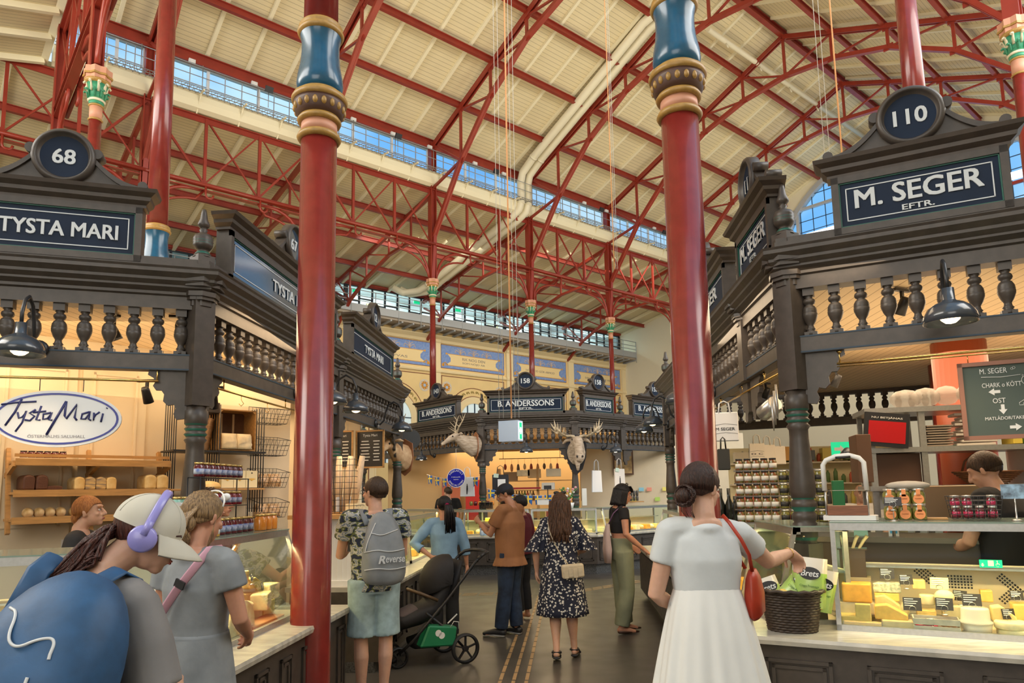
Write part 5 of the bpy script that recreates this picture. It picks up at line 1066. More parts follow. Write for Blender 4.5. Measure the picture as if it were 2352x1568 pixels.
t = thing('bread_rack', 'honey coloured wooden bread rack with three sloping shelves', 'shelf rack'); place(t, BWM, 0, 0, 0)
X0, X1 = -1.34*f_, -.03*f_
for zz, nm in ((2.02, 'shelf'), (1.74, 'shelf'), (1.50, 'shelf')):
    z = bz(zz); a = MB(); a.b2(X0, X1, .0, .30, z-.01, z+.01); a.b2(X0, X1, -.02, .0, z-.03, z+.025); a.b2(X0, X1, .02, .04, z+.04, z+.065) if zz > 1.9 else None; a.build(nm, PINE, t)
for x in (X0, (X0+X1)/2, X1): a = MB(); a.bar((x, .3, bz(2.15)), (x, .1, bz(1.38)), .03, .05); a.bar((x, .0, bz(2.0)), (x, .3, bz(1.9)), .03, .04); a.build('upright', PINE, t)
def loaf(M, x, y, z, w, d, h, m, label, rz=0, kind='tin', grp='loaves on the bread rack'):
    a = MB()
    if kind == 'tin': a.prism([(-w/2, 0), (w/2, 0), (w/2*1.03, h*.7), (w*.4, h*.93), (0, h), (-w*.4, h*.93), (-w/2*1.03, h*.7)], -d/2, d/2, 0)
    else: a.ell((0, 0, h*.45), (w/2, d/2, h*.5), 14)
    o = a.build('bread_loaf', m); place(o, M, x, y, z, rz); tag(o, label, 'bread', grp); b = o.modifiers.new('b', 'BEVEL'); b.width = h*.12; b.segments = 2; return o
RYE = mat('dark_rye', (.10, .035, .015), .6, bump=.4, scale=50); WHT = mat('golden_crust', (.62, .36, .10), .55, col2=(.80, .60, .28), scale=9); STRIPE = mat('seeded_crust', (.72, .46, .16), .6, col2=(.16, .13, .12), scale=10, stretch=(1, 1, 6)); FLR = mat('floured_roll', (.85, .70, .44), .6, col2=(.55, .33, .1), scale=12)
for i in range(2): loaf(BWM, (-1.225+.10*i)*f_, .12, bz(1.765), .085, .24, .125, RYE, 'dark rye loaf on the middle shelf of the bread rack, %s of two' % ('left', 'right')[i])
for i in range(4): loaf(BWM, (-.825+.09*i)*f_, .12, bz(1.765), .078, .24, .108, STRIPE if i in (1, 2) else WHT, 'striped loaf on the middle shelf of the bread rack, %s of four' % ORD[i])
for i in range(2): loaf(BWM, (-.20+.115*i)*f_, .12, bz(1.765), .10, .22, .13, WHT, 'tall golden loaf at the right end of the middle shelf, %s of two' % ('left', 'right')[i])
loaf(BWM, -1.03*f_, .1, bz(1.765), .12, .18, .035, RYE, 'flat dark bread beside the two rye loaves')
for i in range(4): loaf(BWM, (-1.20+.085*i)*f_, .1, bz(1.52), .078, .15, .085, FLR, 'round floured roll on the bottom shelf of the bread rack, %s of four' % ORD[i], kind='round')
for i in range(3): loaf(BWM, (-.83+.1*i)*f_, .1, bz(1.52), .085, .15, .085, WHT, 'golden bun on the bottom shelf beside the red-haired attendant, %s of three' % ORD[i], kind='round')
row('tj', lambda: jar_proto('dark_tin', JAM, BLACK, mat('tin_label', (.55, .5, .42), .5), .028, .05, lidh=.006, grp='dark tins on top of the bread rack', cat='tin'), BWM, [((-1.25+.062*i)*f_, .15, bz(2.065)) for i in range(6)], lambda i: 'small dark tin on top of the bread rack, %s from the left' % ORD[i])
t = thing('rod_shelf', 'black metal rod shelf beside the bread rack', 'shelf'); place(t, BWM, 0, -.05, 0)
for z in (2.155, 1.755): a = MB(); a.b2(-.02, .86, 0, .32, bz(z)-.008, bz(z)+.008); a.build('shelf_board', BLACK if z > 2 else PINE, t)
for x in (.0, .40, .84):
    a = MB()
    for k in range(6): a.tube([(x, .01+.055*k, bz(1.5)), (x, .01+.055*k, bz(2.66))], .0055, 5)
    a.build('rods', BLACK, t)
t = thing('wooden_crate', 'upright dark wooden crate on the rod shelf, brightly lit inside', 'crate'); place(t, BWM, .665*f_, .05, bz(2.172)); CRW = mat('crate_brown', (.15, .07, .035), .6, var=.3, scale=12); W2, H2 = .185, .40; a = MB()
a.b2(-W2, W2, .2, .215, 0, H2); a.build('back_boards', CRW, t); a = MB(); a.b2(-W2, -W2+.012, -.05, .2, 0, H2); a.b2(W2-.012, W2, -.05, .2, 0, H2); a.b2(-W2, W2, -.05, .2, H2-.012, H2); a.b2(-W2, W2, -.05, .2, 0, .012)
for s in (-1, 1): a.prism([(s*W2, H2), (s*(W2-.05), H2), (s*W2, H2-.05)], -.05, .18, 0)
a.build('side_boards', PINE, t); a = MB()
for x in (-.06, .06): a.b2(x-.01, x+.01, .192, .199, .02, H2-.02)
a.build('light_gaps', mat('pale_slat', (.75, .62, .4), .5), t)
BAGM = mat('pale_paper_bag', (.88, .72, .46), .6, bump=.6, scale=14, var=.15)
def bag(M, x, y, z, w, h, m, label, d=.06, nm='paper_bag', grp=None, rz=0):
    a = MB(); N = 7; vs = []
    rnd = random.Random(int(x*1000)+int(z*100))
    P = []
    for k in range(N+1): zz = h*k/N; tk = d/2*(1-(k/N)**3*.85); P.append((zz, tk))
    vs = []; fs = []
    for zz, tk in P:
        for (sx, sy) in ((-1, -1), (-.4, -1.15), (.3, -1.1), (1, -1), (1, 1), (0, 1.1), (-1, 1)): vs.append((sx*w/2*(1+.04*rnd.uniform(-1, 1)), sy*tk*(1+.25*rnd.uniform(-1, 1)), zz))
    for i in range(N):
        for k in range(7): fs.append((i*7+k, i*7+(k+1) % 7, (i+1)*7+(k+1) % 7, (i+1)*7+k))
    fs += [tuple(range(6, -1, -1)), tuple(N*7+k for k in range(7))]; a.add(vs, fs, 0, True); o = a.build(nm, m); place(o, M, x, y, z, rz); return tag(o, label, 'bag', grp)
for i in range(2): bag(BWM, (.575+.165*i)*f_, .02, bz(2.19), .14, .15, BAGM, 'pale crinkled paper bag in the upright crate, %s one' % ('left', 'right')[i], .08, grp='paper bags in the crate')
CRISP = mat('crispbread_brown', (.34, .17, .07), .7, bump=.5, scale=60, col2=(.50, .30, .14))
for i in range(5): a = MB(); a.prism([(-.11, 0), (.04, 0), (.12, .3), (-.03, .3)], -.008, .008, 0); o = a.build('crispbread_sheet', CRISP); place(o, BWM, (.245+.03*i)*f_, -.02+.035*i, bz(2.175), .25); tag(o, 'large leaning crispbread sheet on the rod shelf, %s from the front' % ORD[i], 'crispbread', 'leaning crispbread sheets')
box_item(BWM, .29*f_, .1, bz(2.57), .3, .22, .1, mat('dark_crate_top', (.05, .035, .025), .6), 'dark crate edge above the crispbread sheets')
PB = mat('cream_carton', (.86, .74, .46), .5)
def carton(M, x, y, z, w, h, label, d=.08, grp='cream cartons with a pastry drawing', rz=0):
    t = thing('pastry_carton', label, 'carton', group=grp); place(t, M, x, y, z, rz); a = MB(); a.box((0, 0, h/2), (w, d, h)); a.build('carton', PB if w < .15 else WHITE, t)
    a = MB(); a.ell((0, -d/2-.001, h*.86), (w*.06, .001, h*.05), 8, 0); a.ell((0, -d/2-.001, h*.5), (w*.34, .001, h*.05), 12, 1); a.ell((0, -d/2-.001, h*.44), (w*.1, .001, h*.05), 8, 1); a.build('printed_motif', [BLACK, mat('wheat_gold', (.75, .45, .08), .5)], t); return t
for i in range(3): carton(BWM, (.565+.135*i)*f_, .03, bz(1.77), .115, .165, 'cream carton with golden pastry drawing on the shelf, %s of three' % ORD[i])
for i, (zz, h) in enumerate(((2.51, .18), (2.14, .2), (1.77, .2), (1.43, .2))):
    t = thing('wall_wire_basket', 'hanging wire wall basket beside the near column, %s from the top' % ORD[i], 'basket', group='hanging wire baskets'); place(t, BWM, 1.13*f_, .12, bz(zz)); a = MB(); W2 = .16; n = 8
    for k in range(n+1): x = -W2+2*W2*k/n; a.tube([(x, .2, h), (x, .2, .0), (x, .0, 0), (x, -.1, h*.75)], .0022, 4)
    for (y, z) in ((.2, h), (.2, 0), (.1, 0), (0, 0), (-.03, h*.25), (-.07, h*.5), (-.1, h*.75)): a.tube([(-W2, y, z), (W2, y, z)], .0022, 4)
    for s in (-1, 1): a.tube([(s*W2, .2, h), (s*W2, -.1, h*.75)], .003, 4); a.tube([(s*W2, .2, h*.5), (s*W2, -.07, h*.5)], .002, 4)
    a.build('wire_frame', BLACK, t)
    if i >= 2:
        for k in range(2): bag(BWM, (1.05+.14*k)*f_, .18, bz(zz)+.01, .13, .13, mat('cookie_bag', (.42, .22, .08), .4, col2=(.7, .5, .3), scale=30), 'bag of brown biscuits with round blue sticker in the %s wire basket, %s' % (ORD[i], ('left', 'right')[k]), .09, grp='biscuit bags')
loaf(BWM, .30*f_, -.15, bz(1.735), .22, .2, .1, WHT, 'big round loaf on a board behind the blonde woman', kind='round', grp=None); box_item(BWM, .3*f_, -.15, bz(1.70), .3, .2, .03, PINE, 'wooden board under the big round loaf', 'board', 'board')
t = thing('oval_shop_sign', 'white oval sign with blue rim and blue script lettering', 'sign'); place(t, M68, -.885, -.0, 2.222)
def ellp(rx, rz, n=48): return [(rx*math.cos(2*math.pi*k/n), rz*math.sin(2*math.pi*k/n)) for k in range(n)]
a = MB(); a.prism(ellp(.385, .193), -.012, .012, 0); a.build('plate', mat('enamel_pale', (.66, .68, .70), .25), t)
RBL = mat('royal_blue', (.02, .03, .26), .35); a = MB(); n = 48; O, I = ellp(.368, .176), ellp(.354, .163)
for k in range(n): a.prism([O[k], O[(k+1) % n], I[(k+1) % n], I[k]], -.014, -.011, 0)
a.build('blue_rim', RBL, t); a = MB()
def script(a, pts, r=.007): a.tube([(x, -.014, z) for x, z in pts], r, 5)
script(a, [(-.33, .09), (-.25, .105), (-.13, .115)]); script(a, [(-.215, .13), (-.25, .04), (-.30, -.05)]); script(a, [(-.235, .04), (-.225, -.0), (-.205, .01), (-.185, .05), (-.205, -.03), (-.24, -.09)]); script(a, [(-.13, .06), (-.165, .035), (-.135, .015), (-.16, -.015), (-.19, -.01)]); script(a, [(-.10, .085), (-.125, -.01), (-.10, -.01)]); script(a, [(-.145, .04), (-.07, .05)]); script(a, [(-.04, .04), (-.085, .03), (-.085, -.005), (-.06, -.0), (-.035, .04), (-.05, -.01), (-.03, -.01)])
script(a, [(-.06, -.11), (-.01, 0), (.045, .12)], .009); script(a, [(.045, .12), (.04, .02), (.05, .0), (.11, .1), (.10, .01), (.115, -.01)], .008); script(a, [(.19, .05), (.145, .035), (.14, -.0), (.165, .0), (.195, .05), (.185, -.0), (.2, -.01)]); script(a, [(.215, .045), (.215, -.01), (.225, .03), (.25, .05)]); script(a, [(.27, .04), (.26, -.02)]); script(a, [(.29, .075), (.295, .08)])
a.build('script_lettering', mat('script_blue', (.015, .02, .12), .4), t); a = MB(); put_text(a, 'ÖSTERMALMS SALUHALL', 0, -.118, .34, .024, -.012, 0, .0, .002, outy=-1); a.build('small_lettering', mat('sign_grey_text', (.25, .25, .28), .5), t)
a = MB(); a.tube([(-.12, 0, .19), (-.12, 0, .27)], .003, 5); a.tube([(.14, 0, .19), (.14, 0, .27)], .003, 5); a.build('hooks', BLACK, t)
t = thing('hanging_rail', 'dark brass rail under the beam carrying the oval sign', 'rail'); place(t, M68, 0, 0, 0); a = MB(); a.tube([(-1.9, .0, 2.50), (-.28, .0, 2.50)], .009, 8); a.tube([(-.29, 0, 2.50), (-.29, 0, 2.58)], .006, 6); a.build('rail', BRASS, t)
t = thing('hanging_rail', 'brass rail with empty hooks under the bakery side beam', 'rail'); a = MB(); a.tube([(-2.66, 5.1, 2.50), (-2.66, 7.6, 2.50)], .009, 8)
for y in (5.2, 6.4, 7.5): a.tube([(-2.66, y, 2.5), (-2.66, y, 2.58)], .005, 6)
for y in (5.5, 6.0): a.tube([(-2.66, y, 2.5), (-2.66, y, 2.46), (-2.64, y, 2.43), (-2.66, y, 2.41), (-2.68, y, 2.43)], .003, 5)
a.build('rail', BRASS, t)
ML = facing((-2.02, 3.95), 0)   # local x = +Y ; y = into the stall (-X)
case('cheese_case', 'slanted glass cheese case behind the woman in the grey dress', ML, 1.50, .62, .62, .20, led=22)
G3 = 'cheeses in the slanted left case'
cheese(ML, 'half', .36, .72, .14, .803, 1.01, 1, 'large holey half wheel of cheese at the front of the slanted case', .09, 0, grp=G3)
cheese(ML, 'block', .05, .34, .2, .803, .93, 0, 'yellow cheese block left of the holey half wheel', .12, grp=G3)
for i, (x0, x1, y, z0, z1, k, ci) in enumerate(((.30, .46, .3, .96, 1.06, 'block', 5), (.42, .60, .34, 1.05, 1.16, 'wedge', 3), (.62, .80, .30, 1.02, 1.12, 'block', 2), (.80, .95, .32, 1.06, 1.16, 'block', 1), (.72, .90, .22, .90, .97, 'round', 3), (.92, 1.15, .2, .88, .99, 'block', 3), (1.0, 1.15, .3, 1.02, 1.1, 'wedge', 4), (1.15, 1.32, .24, .92, 1.03, 'block', 3), (.5, .66, .36, .9, 1.0, 'block', 4), (.85, 1.1, .34, .9, .99, 'block', 1), (.48, .56, .38, 1.16, 1.26, 'slice', 0), (.2, .34, .36, .93, 1.05, 'wedge', 2))):
    cheese(ML, k, x0, x1, y, z0, z1, ci, '%s cheese %s in the slanted left case, number %s of the heap' % (CNAME[ci], k, ORD[i]), .12, .3*((i*7) % 3-1), grp=G3)
for i in range(5): cheese(ML, 'block', .3+.22*i, .5+.22*i, .34, .803, .9, i, 'lower %s cheese block at the back of the slanted left case, number %s' % (CNAME[i], ORD[i]), .2, grp=G3)
for i, (x, y, z) in enumerate(((.48, .22, .98), (.68, .22, 1.0), (.92, .22, 1.06), (1.05, .2, .98), (.38, .25, 1.06))): pricetag(ML, x, y, z, 'small black price tag stuck in the left case cheeses, number %s' % ORD[i], .06, .05, .2, grp='price tags in the left case')
o = box_item(ML, .85, .12, .803, .5, .14, .03, mat('cork_board', (.50, .24, .09), .6), 'reddish cutting board at the bottom of the slanted case', 'cutting_board', 'board')
t = thing('wooden_stick', 'wooden stick leaning inside the slanted left case', 'stick'); place(t, ML, 0, 0, 0); MB().bar((.52, .40, 1.0), (.78, .24, 1.38), .02, .02).build('stick', PINE, t)
ZC = 1.42
JG = 'jars on the left case'
row('bja', lambda: jar_proto('blueberry_jar', JAM, GOLDL, BLUEL, .036, .10, grp=JG), ML, [(.72+.085*i, .36+.0*i, ZC) for i in range(6)], lambda i: 'dark jar with blue label in the front row on the left case, %s' % ORD[i])
row('bjb', lambda: jar_proto('berry_jar', mat('red_jelly', (.25, .01, .02), .15, coat=.5), GOLDL, BLUEL, .034, .085, grp=JG), ML, [(.60+.08*i, .46, ZC+.20) for i in range(8)], lambda i: 'jam jar on the lower tier of the black stand, %s' % ORD[i])
row('bjc', lambda: jar_proto('blueberry_jar', JAM, GOLDL, BLUEL, .034, .085, grp=JG), ML, [(.60+.08*i, .46, ZC+.395) for i in range(8)], lambda i: 'dark jam jar on the top tier of the black stand, %s' % ORD[i])
row('bjd', lambda: jar_proto('mustard_jar', mat('mustard', (.55, .32, .06), .3), GOLDL, PAPER, .03, .09, grp=JG), ML, [(.16+.075*i, .30, ZC) for i in range(6)], lambda i: 'mustard coloured jar with white label, front row left, %s' % ORD[i])
row('bje', lambda: jar_proto('mint_jar', TEAL, GOLDL, PAPER, .028, .06, grp=JG), ML, [(.14+.066*i, .34, ZC+.19) for i in range(6)], lambda i: 'small mint green jar on the little shelf, %s' % ORD[i])
row('bjf', lambda: jar_proto('honey_jar', AMBER, GOLDL, None, .045, .11, grp=JG), ML, [(1.26+.1*i, .32, ZC) for i in range(3)], lambda i: 'amber honey jar at the right end of the left case, %s' % ORD[i])
t = thing('jar_stand', 'black two-tier wire stand for jam jars', 'stand'); place(t, ML, 0, 0, ZC)
for z in (.195, .39): a = MB(); a.b2(.55, 1.25, .42, .51, z-.006, z); a.build('tier', BLACK, t)
a = MB()
for x in (.55, 1.25): a = MB(); a.tube([(x, .42, 0), (x, .42, .39), (x, .51, .39), (x, .51, 0)], .005, 5); a.build('leg', BLACK, t)
a = MB(); t = thing('small_shelf', 'little wooden shelf carrying the mint green jars', 'shelf'); place(t, ML, 0, 0, ZC); MB().b2(.1, .52, .3, .38, .178, .188).b2(.1, .115, .3, .38, 0, .18).b2(.505, .52, .3, .38, 0, .18).build('shelf_board', PINE, t)
carton(ML, -.02, .32, ZC, .16, .23, 'tall white pastry carton beside the blonde woman', .1, 'white cartons');
MF = facing((-1.9-.924*2.4, 3.75-.383*2.4), 67.5)
case('display_case', 'front glass display case of the bakery at the lower left edge', MF, 2.1, .62, .60, .08, led=16)
for i in range(9): cheese(MF, ('block', 'wheel', 'wedge')[i % 3], .06+.19*i, .22+.19*i, .22, .803, .90+.03*(i % 2), (1, 3, 0, 5)[i % 4], '%s piece in the front bakery case at lower left, %s from the left' % (CNAME[(1, 3, 0, 5)[i % 4]], ORD[i]), .18, 0, grp='cheeses in the front bakery case')
for i in range(3): t = bag(MF, .2+.24*i, .35, 1.0, .22, .10, mat('black_film', (.02, .02, .025), .15, bump=.8, scale=30), 'shiny black bag in the front bakery case, %s' % ORD[i], .15, grp='black bags in the case')
t = thing('beadboard_screen', 'white beadboard screen with wooden top left of the camouflage-shirt man', 'screen'); a = MB(); a.b2(-2.72, -1.98, 6.88, 6.95, .79, 1.44); x = -2.70
while x < -2.0: a.b2(x, x+.008, 6.875, 6.88, .84, 1.42); x += .05
a.b2(-2.75, -1.96, 6.84, 6.98, .79, .84); a.build('boards', WHITE, t); a = MB(); a.b2(-2.78, -1.92, 6.80, 7.6, 1.44, 1.48); a.build('top_board', PINE, t)
ML2 = facing((-2.02, 7.0), 0)
case('display_case', 'lit glass case right behind the grey backpack', ML2, 1.85, .62, .58, .05, led=13)
case('display_case', 'glass case farther down the left counter', Matrix.Translation((0, 1.95, 0)) @ ML2, 1.9, .62, .58, .05, led=11)
for i in range(16): cheese(ML2, ('block', 'round', 'wedge')[i % 3], .05+.22*i+(.1 if i > 7 else 0), .2+.22*i+(.1 if i > 7 else 0), .2+.12*(i % 2), .803, .9, (1, 3, 0, 2, 5)[i % 5], '%s food portion in the left aisle case, %s from the near end' % (CNAME[(1, 3, 0, 2, 5)[i % 5]], ORD[i]), .16, 0, grp='food in the left aisle cases')
for i in range(2): box_item(ML2, .4+.5*i, .3, .95, .3, .2, .03, mat('red_tray', (.6, .02, .02), .4), 'bright red tray in the case behind the grey backpack, %s' % ORD[i], 'tray', 'tray')
for i in range(4): carton(ML2, .25+.13*i, .25, 1.38, .12, .2, 'pale printed carton in a row on the left aisle case, %s' % ORD[i], .1, 'pale cartons on the case')
box_item(ML2, .45, .4, 1.38, .5, .02, .27, mat('acrylic_header', (.6, .62, .64), .4), 'grey header card behind the pale cartons on the case', 'header_card', 'card')
o = box_item(ML2, 1.05, .2, 1.38, .12, .006, .17, PAPER, 'white menu card leaning on the left aisle case', 'menu_card', 'card', .3)
t = thing('wire_cage', 'black wire cage holding pale baguettes behind the beadboard screen', 'basket'); a = MB();
for k in range(11): x = -2.72+.05*k; a.tube([(x, 7.15, 1.48), (x, 7.15, 2.05)], .0028, 4)
for k in range(10): z = 1.5+.06*k; a.tube([(-2.72, 7.15, z), (-2.22, 7.15, z), (-2.22, 7.5, z)], .0028, 4)
a.build('wire_frame', BLACK, t)
for i in range(6): a = MB(); a.tube([(0, 0, 0), (.03*(i-3), 0, .3), (.05*(i-3), .02, .58)], [.035, .045, .03], 8); o = a.build('baguette', mat('wrapped_baguette', (.68, .50, .32), .6, var=.3, scale=8)); o.location = (-2.66+.075*i, 7.3, 1.50); tag(o, 'pale wrapped baguette standing in the wire cage, %s from the left' % ORD[i], 'baguette', 'baguettes in the cage')
box_item(Matrix.Identity(4), -2.45, 7.3, 1.45+.035, .5, .3, .015, PINE, 'wooden base board under the baguette cage', 'board', 'board')
for i, x in enumerate((-2.72, -2.32)):
    t = thing('chalkboard', 'black chalk menu board with light wood frame in the bakery, %s of two' % ('left', 'right')[i], 'chalkboard', (x-.18, 8.7, 2.0), R(-12), 'two chalk menus'); w, h = .2, .48; a = MB()
    for (x0, x1, z0, z1) in ((-w, w, 0, .02), (-w, w, h-.02, h), (-w, -w+.02, 0, h), (w-.02, w, 0, h)): a.b2(x0, x1, -.01, .01, z0, z1)
    a.build('frame', PINE, t); MB().b2(-w+.015, w-.015, 0, .006, .015, h-.015).build('board', BLACK, t); a = MB(); put_text(a, 'Tysta Mari', 0, h-.07, .2, .04, 0, 0, 0, .002, outy=-1)
    for k in range(7): a.box((-.07, -.001, .34-.04*k), (.1+.02*(k % 3), .002, .012)); a.box((.09, -.001, .34-.04*k), (.09-.02*(k % 2), .002, .012))
    a.build('chalk_writing', CHALK, t); a = MB(); a.tube([(-.12, 0, h), (-.12, 0, .56)], .003, 4); a.tube([(.12, 0, h), (.12, 0, .56)], .003, 4); a.build('hooks', STEEL, t)
w = MB(); w.b2(-5.5, -2.9, 9.6, 9.7, 0, 3.1); struct(w, 'wall_inner', WALLC, 'cream inner wall of the bakery stall')
MR = facing((1.27, 11.2), 180)
case('display_case', 'long slanted glass case along the right of the aisle, far part', MR, 2.9, .55, .56, .18, led=14)
case('display_case', 'slanted glass case right of the aisle beside the woman in green trousers', Matrix.Translation((0, -3.0, 0)) @ MR, 2.3, .55, .56, .18, led=14)
MR2 = facing((1.30, 5.75), 180)
case('display_case', 'slanted glass meat case behind the woman in white', MR2, .95, .50, .62, .16, led=12)
MEAT = mat('cured_meat', (.45, .10, .06), .4, col2=(.75, .40, .30), scale=20)
for i in range(20): cheese(MR, ('block', 'round', 'wedge')[i % 3], .05+.26*i, .24+.26*i, .2+.1*(i % 2), .803, .9+.02*(i % 3), (1, 3, 0, 2, 5)[i % 5], '%s food portion in the right aisle case, number %s from the far end' % (CNAME[(1, 3, 0, 2, 5)[i % 5]], ORD[i]), .16, 0, grp='food in the right aisle cases')
for i in range(14):
    a = MB(); a.ell((0, 0, .035), (.06, .05, .035), 10); o = a.build('wrapped_meat', MEAT if i % 3 else BAGM); place(o, MR2, .08+.13*(i % 7), .12+.12*(i//7), .81+.05*(i//7)); tag(o, 'wrapped cured meat portion in the case behind the white skirt, %s row, %s' % (('front', 'rear')[i//7], ORD[i % 7]), 'meat', 'wrapped meats')
row('rj', lambda: jar_proto('condiment_jar', mat('pale_jar', (.6, .5, .35), .3), BLACK, PAPER, .03, .08, grp='jars on the right aisle case'), MR, [(3.2+.075*i, .3, 1.365) for i in range(14)], lambda i: 'small pale jar with black lid on the right aisle case, %s from the far end' % ORD[i])
box_item(MR, 2.6, .25, 1.36, .26, .1, .27, mat('red_box_bright', (.70, .01, .02), .4), 'bright red box standing on the right aisle case');
for i in range(3): a = MB(); a.lathe([(.03, 0), (.03, .14), (.012, .18), (.012, .23)], n=12); o = a.build('dark_bottle', mat('dark_bottle_glass', (.012, .015, .012), .12)); place(o, MR, 4.3+.11*i, .3, 1.365); tag(o, 'dark bottle on the right aisle case, %s' % ORD[i], 'bottle', 'dark bottles on the case')
JM = facing((1.46, 6.42), 105)
t = thing('jar_shelf', 'stepped shelf packed with jars left of the turned corner post', 'shelf'); place(t, JM, 0, 0, 0)
for j in range(5): a = MB(); a.b2(0, .78, .05*j, .05*j+.1, 1.36+.115*j, 1.37+.115*j); a.build('tier', DST, t)
a = MB(); a.b2(0, .78, .0, .4, .80, 1.36); a.build('base', DST, t)
row('oj2', lambda: jar_proto('olive_jar', OLIVE, SILV, mat('dark_label', (.03, .03, .03), .5), .036, .095, grp='jars on the stepped shelf'), JM, [(.42+.075*i, .05+.05*j, 1.372+.115*j) for j in range(4) for i in range(5)], lambda i: 'olive jar with black label on the stepped shelf, row %s from below, %s' % (('one', 'two', 'three', 'four')[i//5], ORD[i % 5]))
row('oj3', lambda: jar_proto('pickle_jar', mat('pickles', (.10, .16, .03), .2, coat=.5, col2=(.30, .05, .03), scale=30), BLACK, PAPER, .034, .095, grp='jars on the stepped shelf'), JM, [(.05+.073*i, .05+.05*j, 1.372+.115*j) for j in range(5) for i in range(5)], lambda i: 'pickle jar with white label on the stepped shelf, row %s from below, %s' % (('one', 'two', 'three', 'four', 'five')[i//5], ORD[i % 5]))
for i in range(4): a = MB(); a.lathe([(.034, .5), (.034, .72), (.013, .78), (.013, .87)], n=14); a.box((0, 0, .25), (.07, .07, .5)); o = a.build('wine_bottle', MAT['dark_bottle_glass']); place(o, JM, -.05-.07*(i % 2), .05+.09*(i//2), .80); tag(o, 'dark wine bottle behind the head of the woman in white, %s' % ORD[i], 'bottle', 'wine bottles')
box_item(JM, .85, .05, 1.36, .09, .1, .36, mat('deep_green_box', (.01, .16, .05), .5), 'dark green box against the turned corner post')
t = thing('brass_rail', 'brass rail under the side beam carrying the paper bag and scoops', 'rail'); a = MB(); a.tube([(1.56, 5.0, 2.5), (1.56, 8.2, 2.5)], .009, 8)
for y in (5.15, 5.6, 6.3, 7.2): a.tube([(1.56, y, 2.5), (1.56, y, 2.58)], .006, 6); a.ell((1.56, y, 2.56), (.014, .014, .01), 8)
a.build('rail', BRASS, t)
def tote(M, x, y, z, w, h, m, label, txt=None, fig=False, grp='hanging carrier bags', hd=.11, cardm=None, rz=0, soft=0):
    t = thing('carrier_bag', label, 'bag', group=grp); place(t, M, x, y, z, rz); a = MB(); a.prism([(-w/2, 0), (w/2, 0), (w/2*(1-soft), h), (-w/2*(1-soft), h)], -.02, .02, 0); o = a.build('bag_body', m, t); b = o.modifiers.new('b', 'BEVEL'); b.width = .008
    for s in (-1, 1): a = MB(); a.tube([(-w*.22, s*.015, h-.01), (-w*.17, s*.012, h+hd*.8), (0, 0, h+hd), (w*.17, s*.012, h+hd*.8), (w*.22, s*.015, h-.01)], .006, 6); a.build('handle', m, t)
    if txt: a = MB(); put_text(a, txt, 0, h*.42, w*.72, h*.10, -.02, 0, .01, .002, outy=-1); a.tube([(-w*.45, -.021, h*.55), (0, -.021, h*.6), (w*.45, -.021, h*.55)], .0015, 4); a.tube([(-w*.45, -.021, h*.25), (0, -.021, h*.30), (w*.45, -.021, h*.25)], .0015, 4); a.build('lettering', BLACK, t)
    if fig: a = MB(); a.ell((0, -.021, h*.62), (.012, .002, .014), 8); a.prism([(-.012, h*.58), (.014, h*.58), (.018, h*.4), (.01, h*.12), (0, h*.12), (.0, h*.36), (-.012, h*.12), (-.02, h*.12), (-.016, h*.4)], -.023, -.019, 0); a.build('printed_figure', BLACK, t)
    if cardm: a = MB(); a.box((-w*.25, -.03, h*.95), (.11, .003, .085), rot=Matrix.Rotation(.1, 3, 'Y')); a.build('pinned_card', cardm, t)
    return t
WB = mat('white_bag_paper', (.72, .74, .77), .6); GCARD = mat('pale_green_card', (.55, .68, .58), .6)
tote(facing((1.52, 6.9), 95), 0, 0, 2.12, .25, .28, WB, 'white paper carrier bag with printed black letters hanging right of the red column', 'M SEGER', hd=.11)
t = thing('metal_jug', 'shiny steel jug with brass base hanging from the rail', 'jug'); t.location = (1.62, 5.75, 2.30); t.rotation_euler = (1.15, .2, .3); a = MB(); a.lathe([(.055, -.09), (.062, -.08), (.062, .09), (.058, .09)], n=24); a.build('body', STEEL, t); a = MB(); a.lathe([(.054, -.092), (0, -.094)], n=20); a.build('base', BRASS, t); a = MB(); a.tube([(.06, 0, .05), (.1, 0, .03), (.1, 0, -.03), (.06, 0, -.05)], .008, 6); a.build('handle', STEEL, t)
for i in range(3): a = MB(); a.tube([(0, 0, 0), (0, 0, -.16), (.0, 0, -.26)], [.007, .012, .004], 6); o = a.build('steel_utensil', STEEL); o.location = (1.57, 5.35+.06*i, 2.44-.04*i); tag(o, 'long steel utensil hanging from the side rail, %s' % ORD[i], 'utensil', 'hanging steel utensils')
t = thing('market_stall', 'distant dark baluster kiosk seen through the delicatessen stall', 'market stall'); FKP = [(2.2, 11.6), (6.0, 10.0), (9.0, 10.6)]
a = MB(); a.sweep(ENT, FKP, 1); a.sweep([(-.09, 2.58), (.005, 2.58), (.005, 2.70), (-.09, 2.70)], FKP, 1); a.build('entablature', WOOD, t)
for i in range(2):
    p, q = Vector(FKP[i]), Vector(FKP[i+1]); d = (q-p); L = d.length; d.normalize(); n_ = int(L/.17)
    for k in range(n_): o = bpy.data.objects.new('baluster', BMEL); COL.objects.link(o); o.parent = t; o.location = (*(p+d*(.1+.17*k)), 0)
for p in FKP: o = post_mb().build('post', stmat, t); o.location = (*p, 0)
WP = facing((2.35, 10.4), 95)
t = thing('bottle_shelving', 'bright shelving full of bottles and packets far behind the jars', 'shelving'); place(t, WP, 0, 0, 0); a = MB(); a.b2(0, 2.4, .3, .35, 1.0, 2.25); a.build('back', mat('lit_cream', (.85, .75, .45), .6), t)
for z in (1.1, 1.4, 1.7, 2.0): a = MB(); a.b2(0, 2.4, 0, .3, z, z+.02); a.build('shelf_board', WALLC, t)
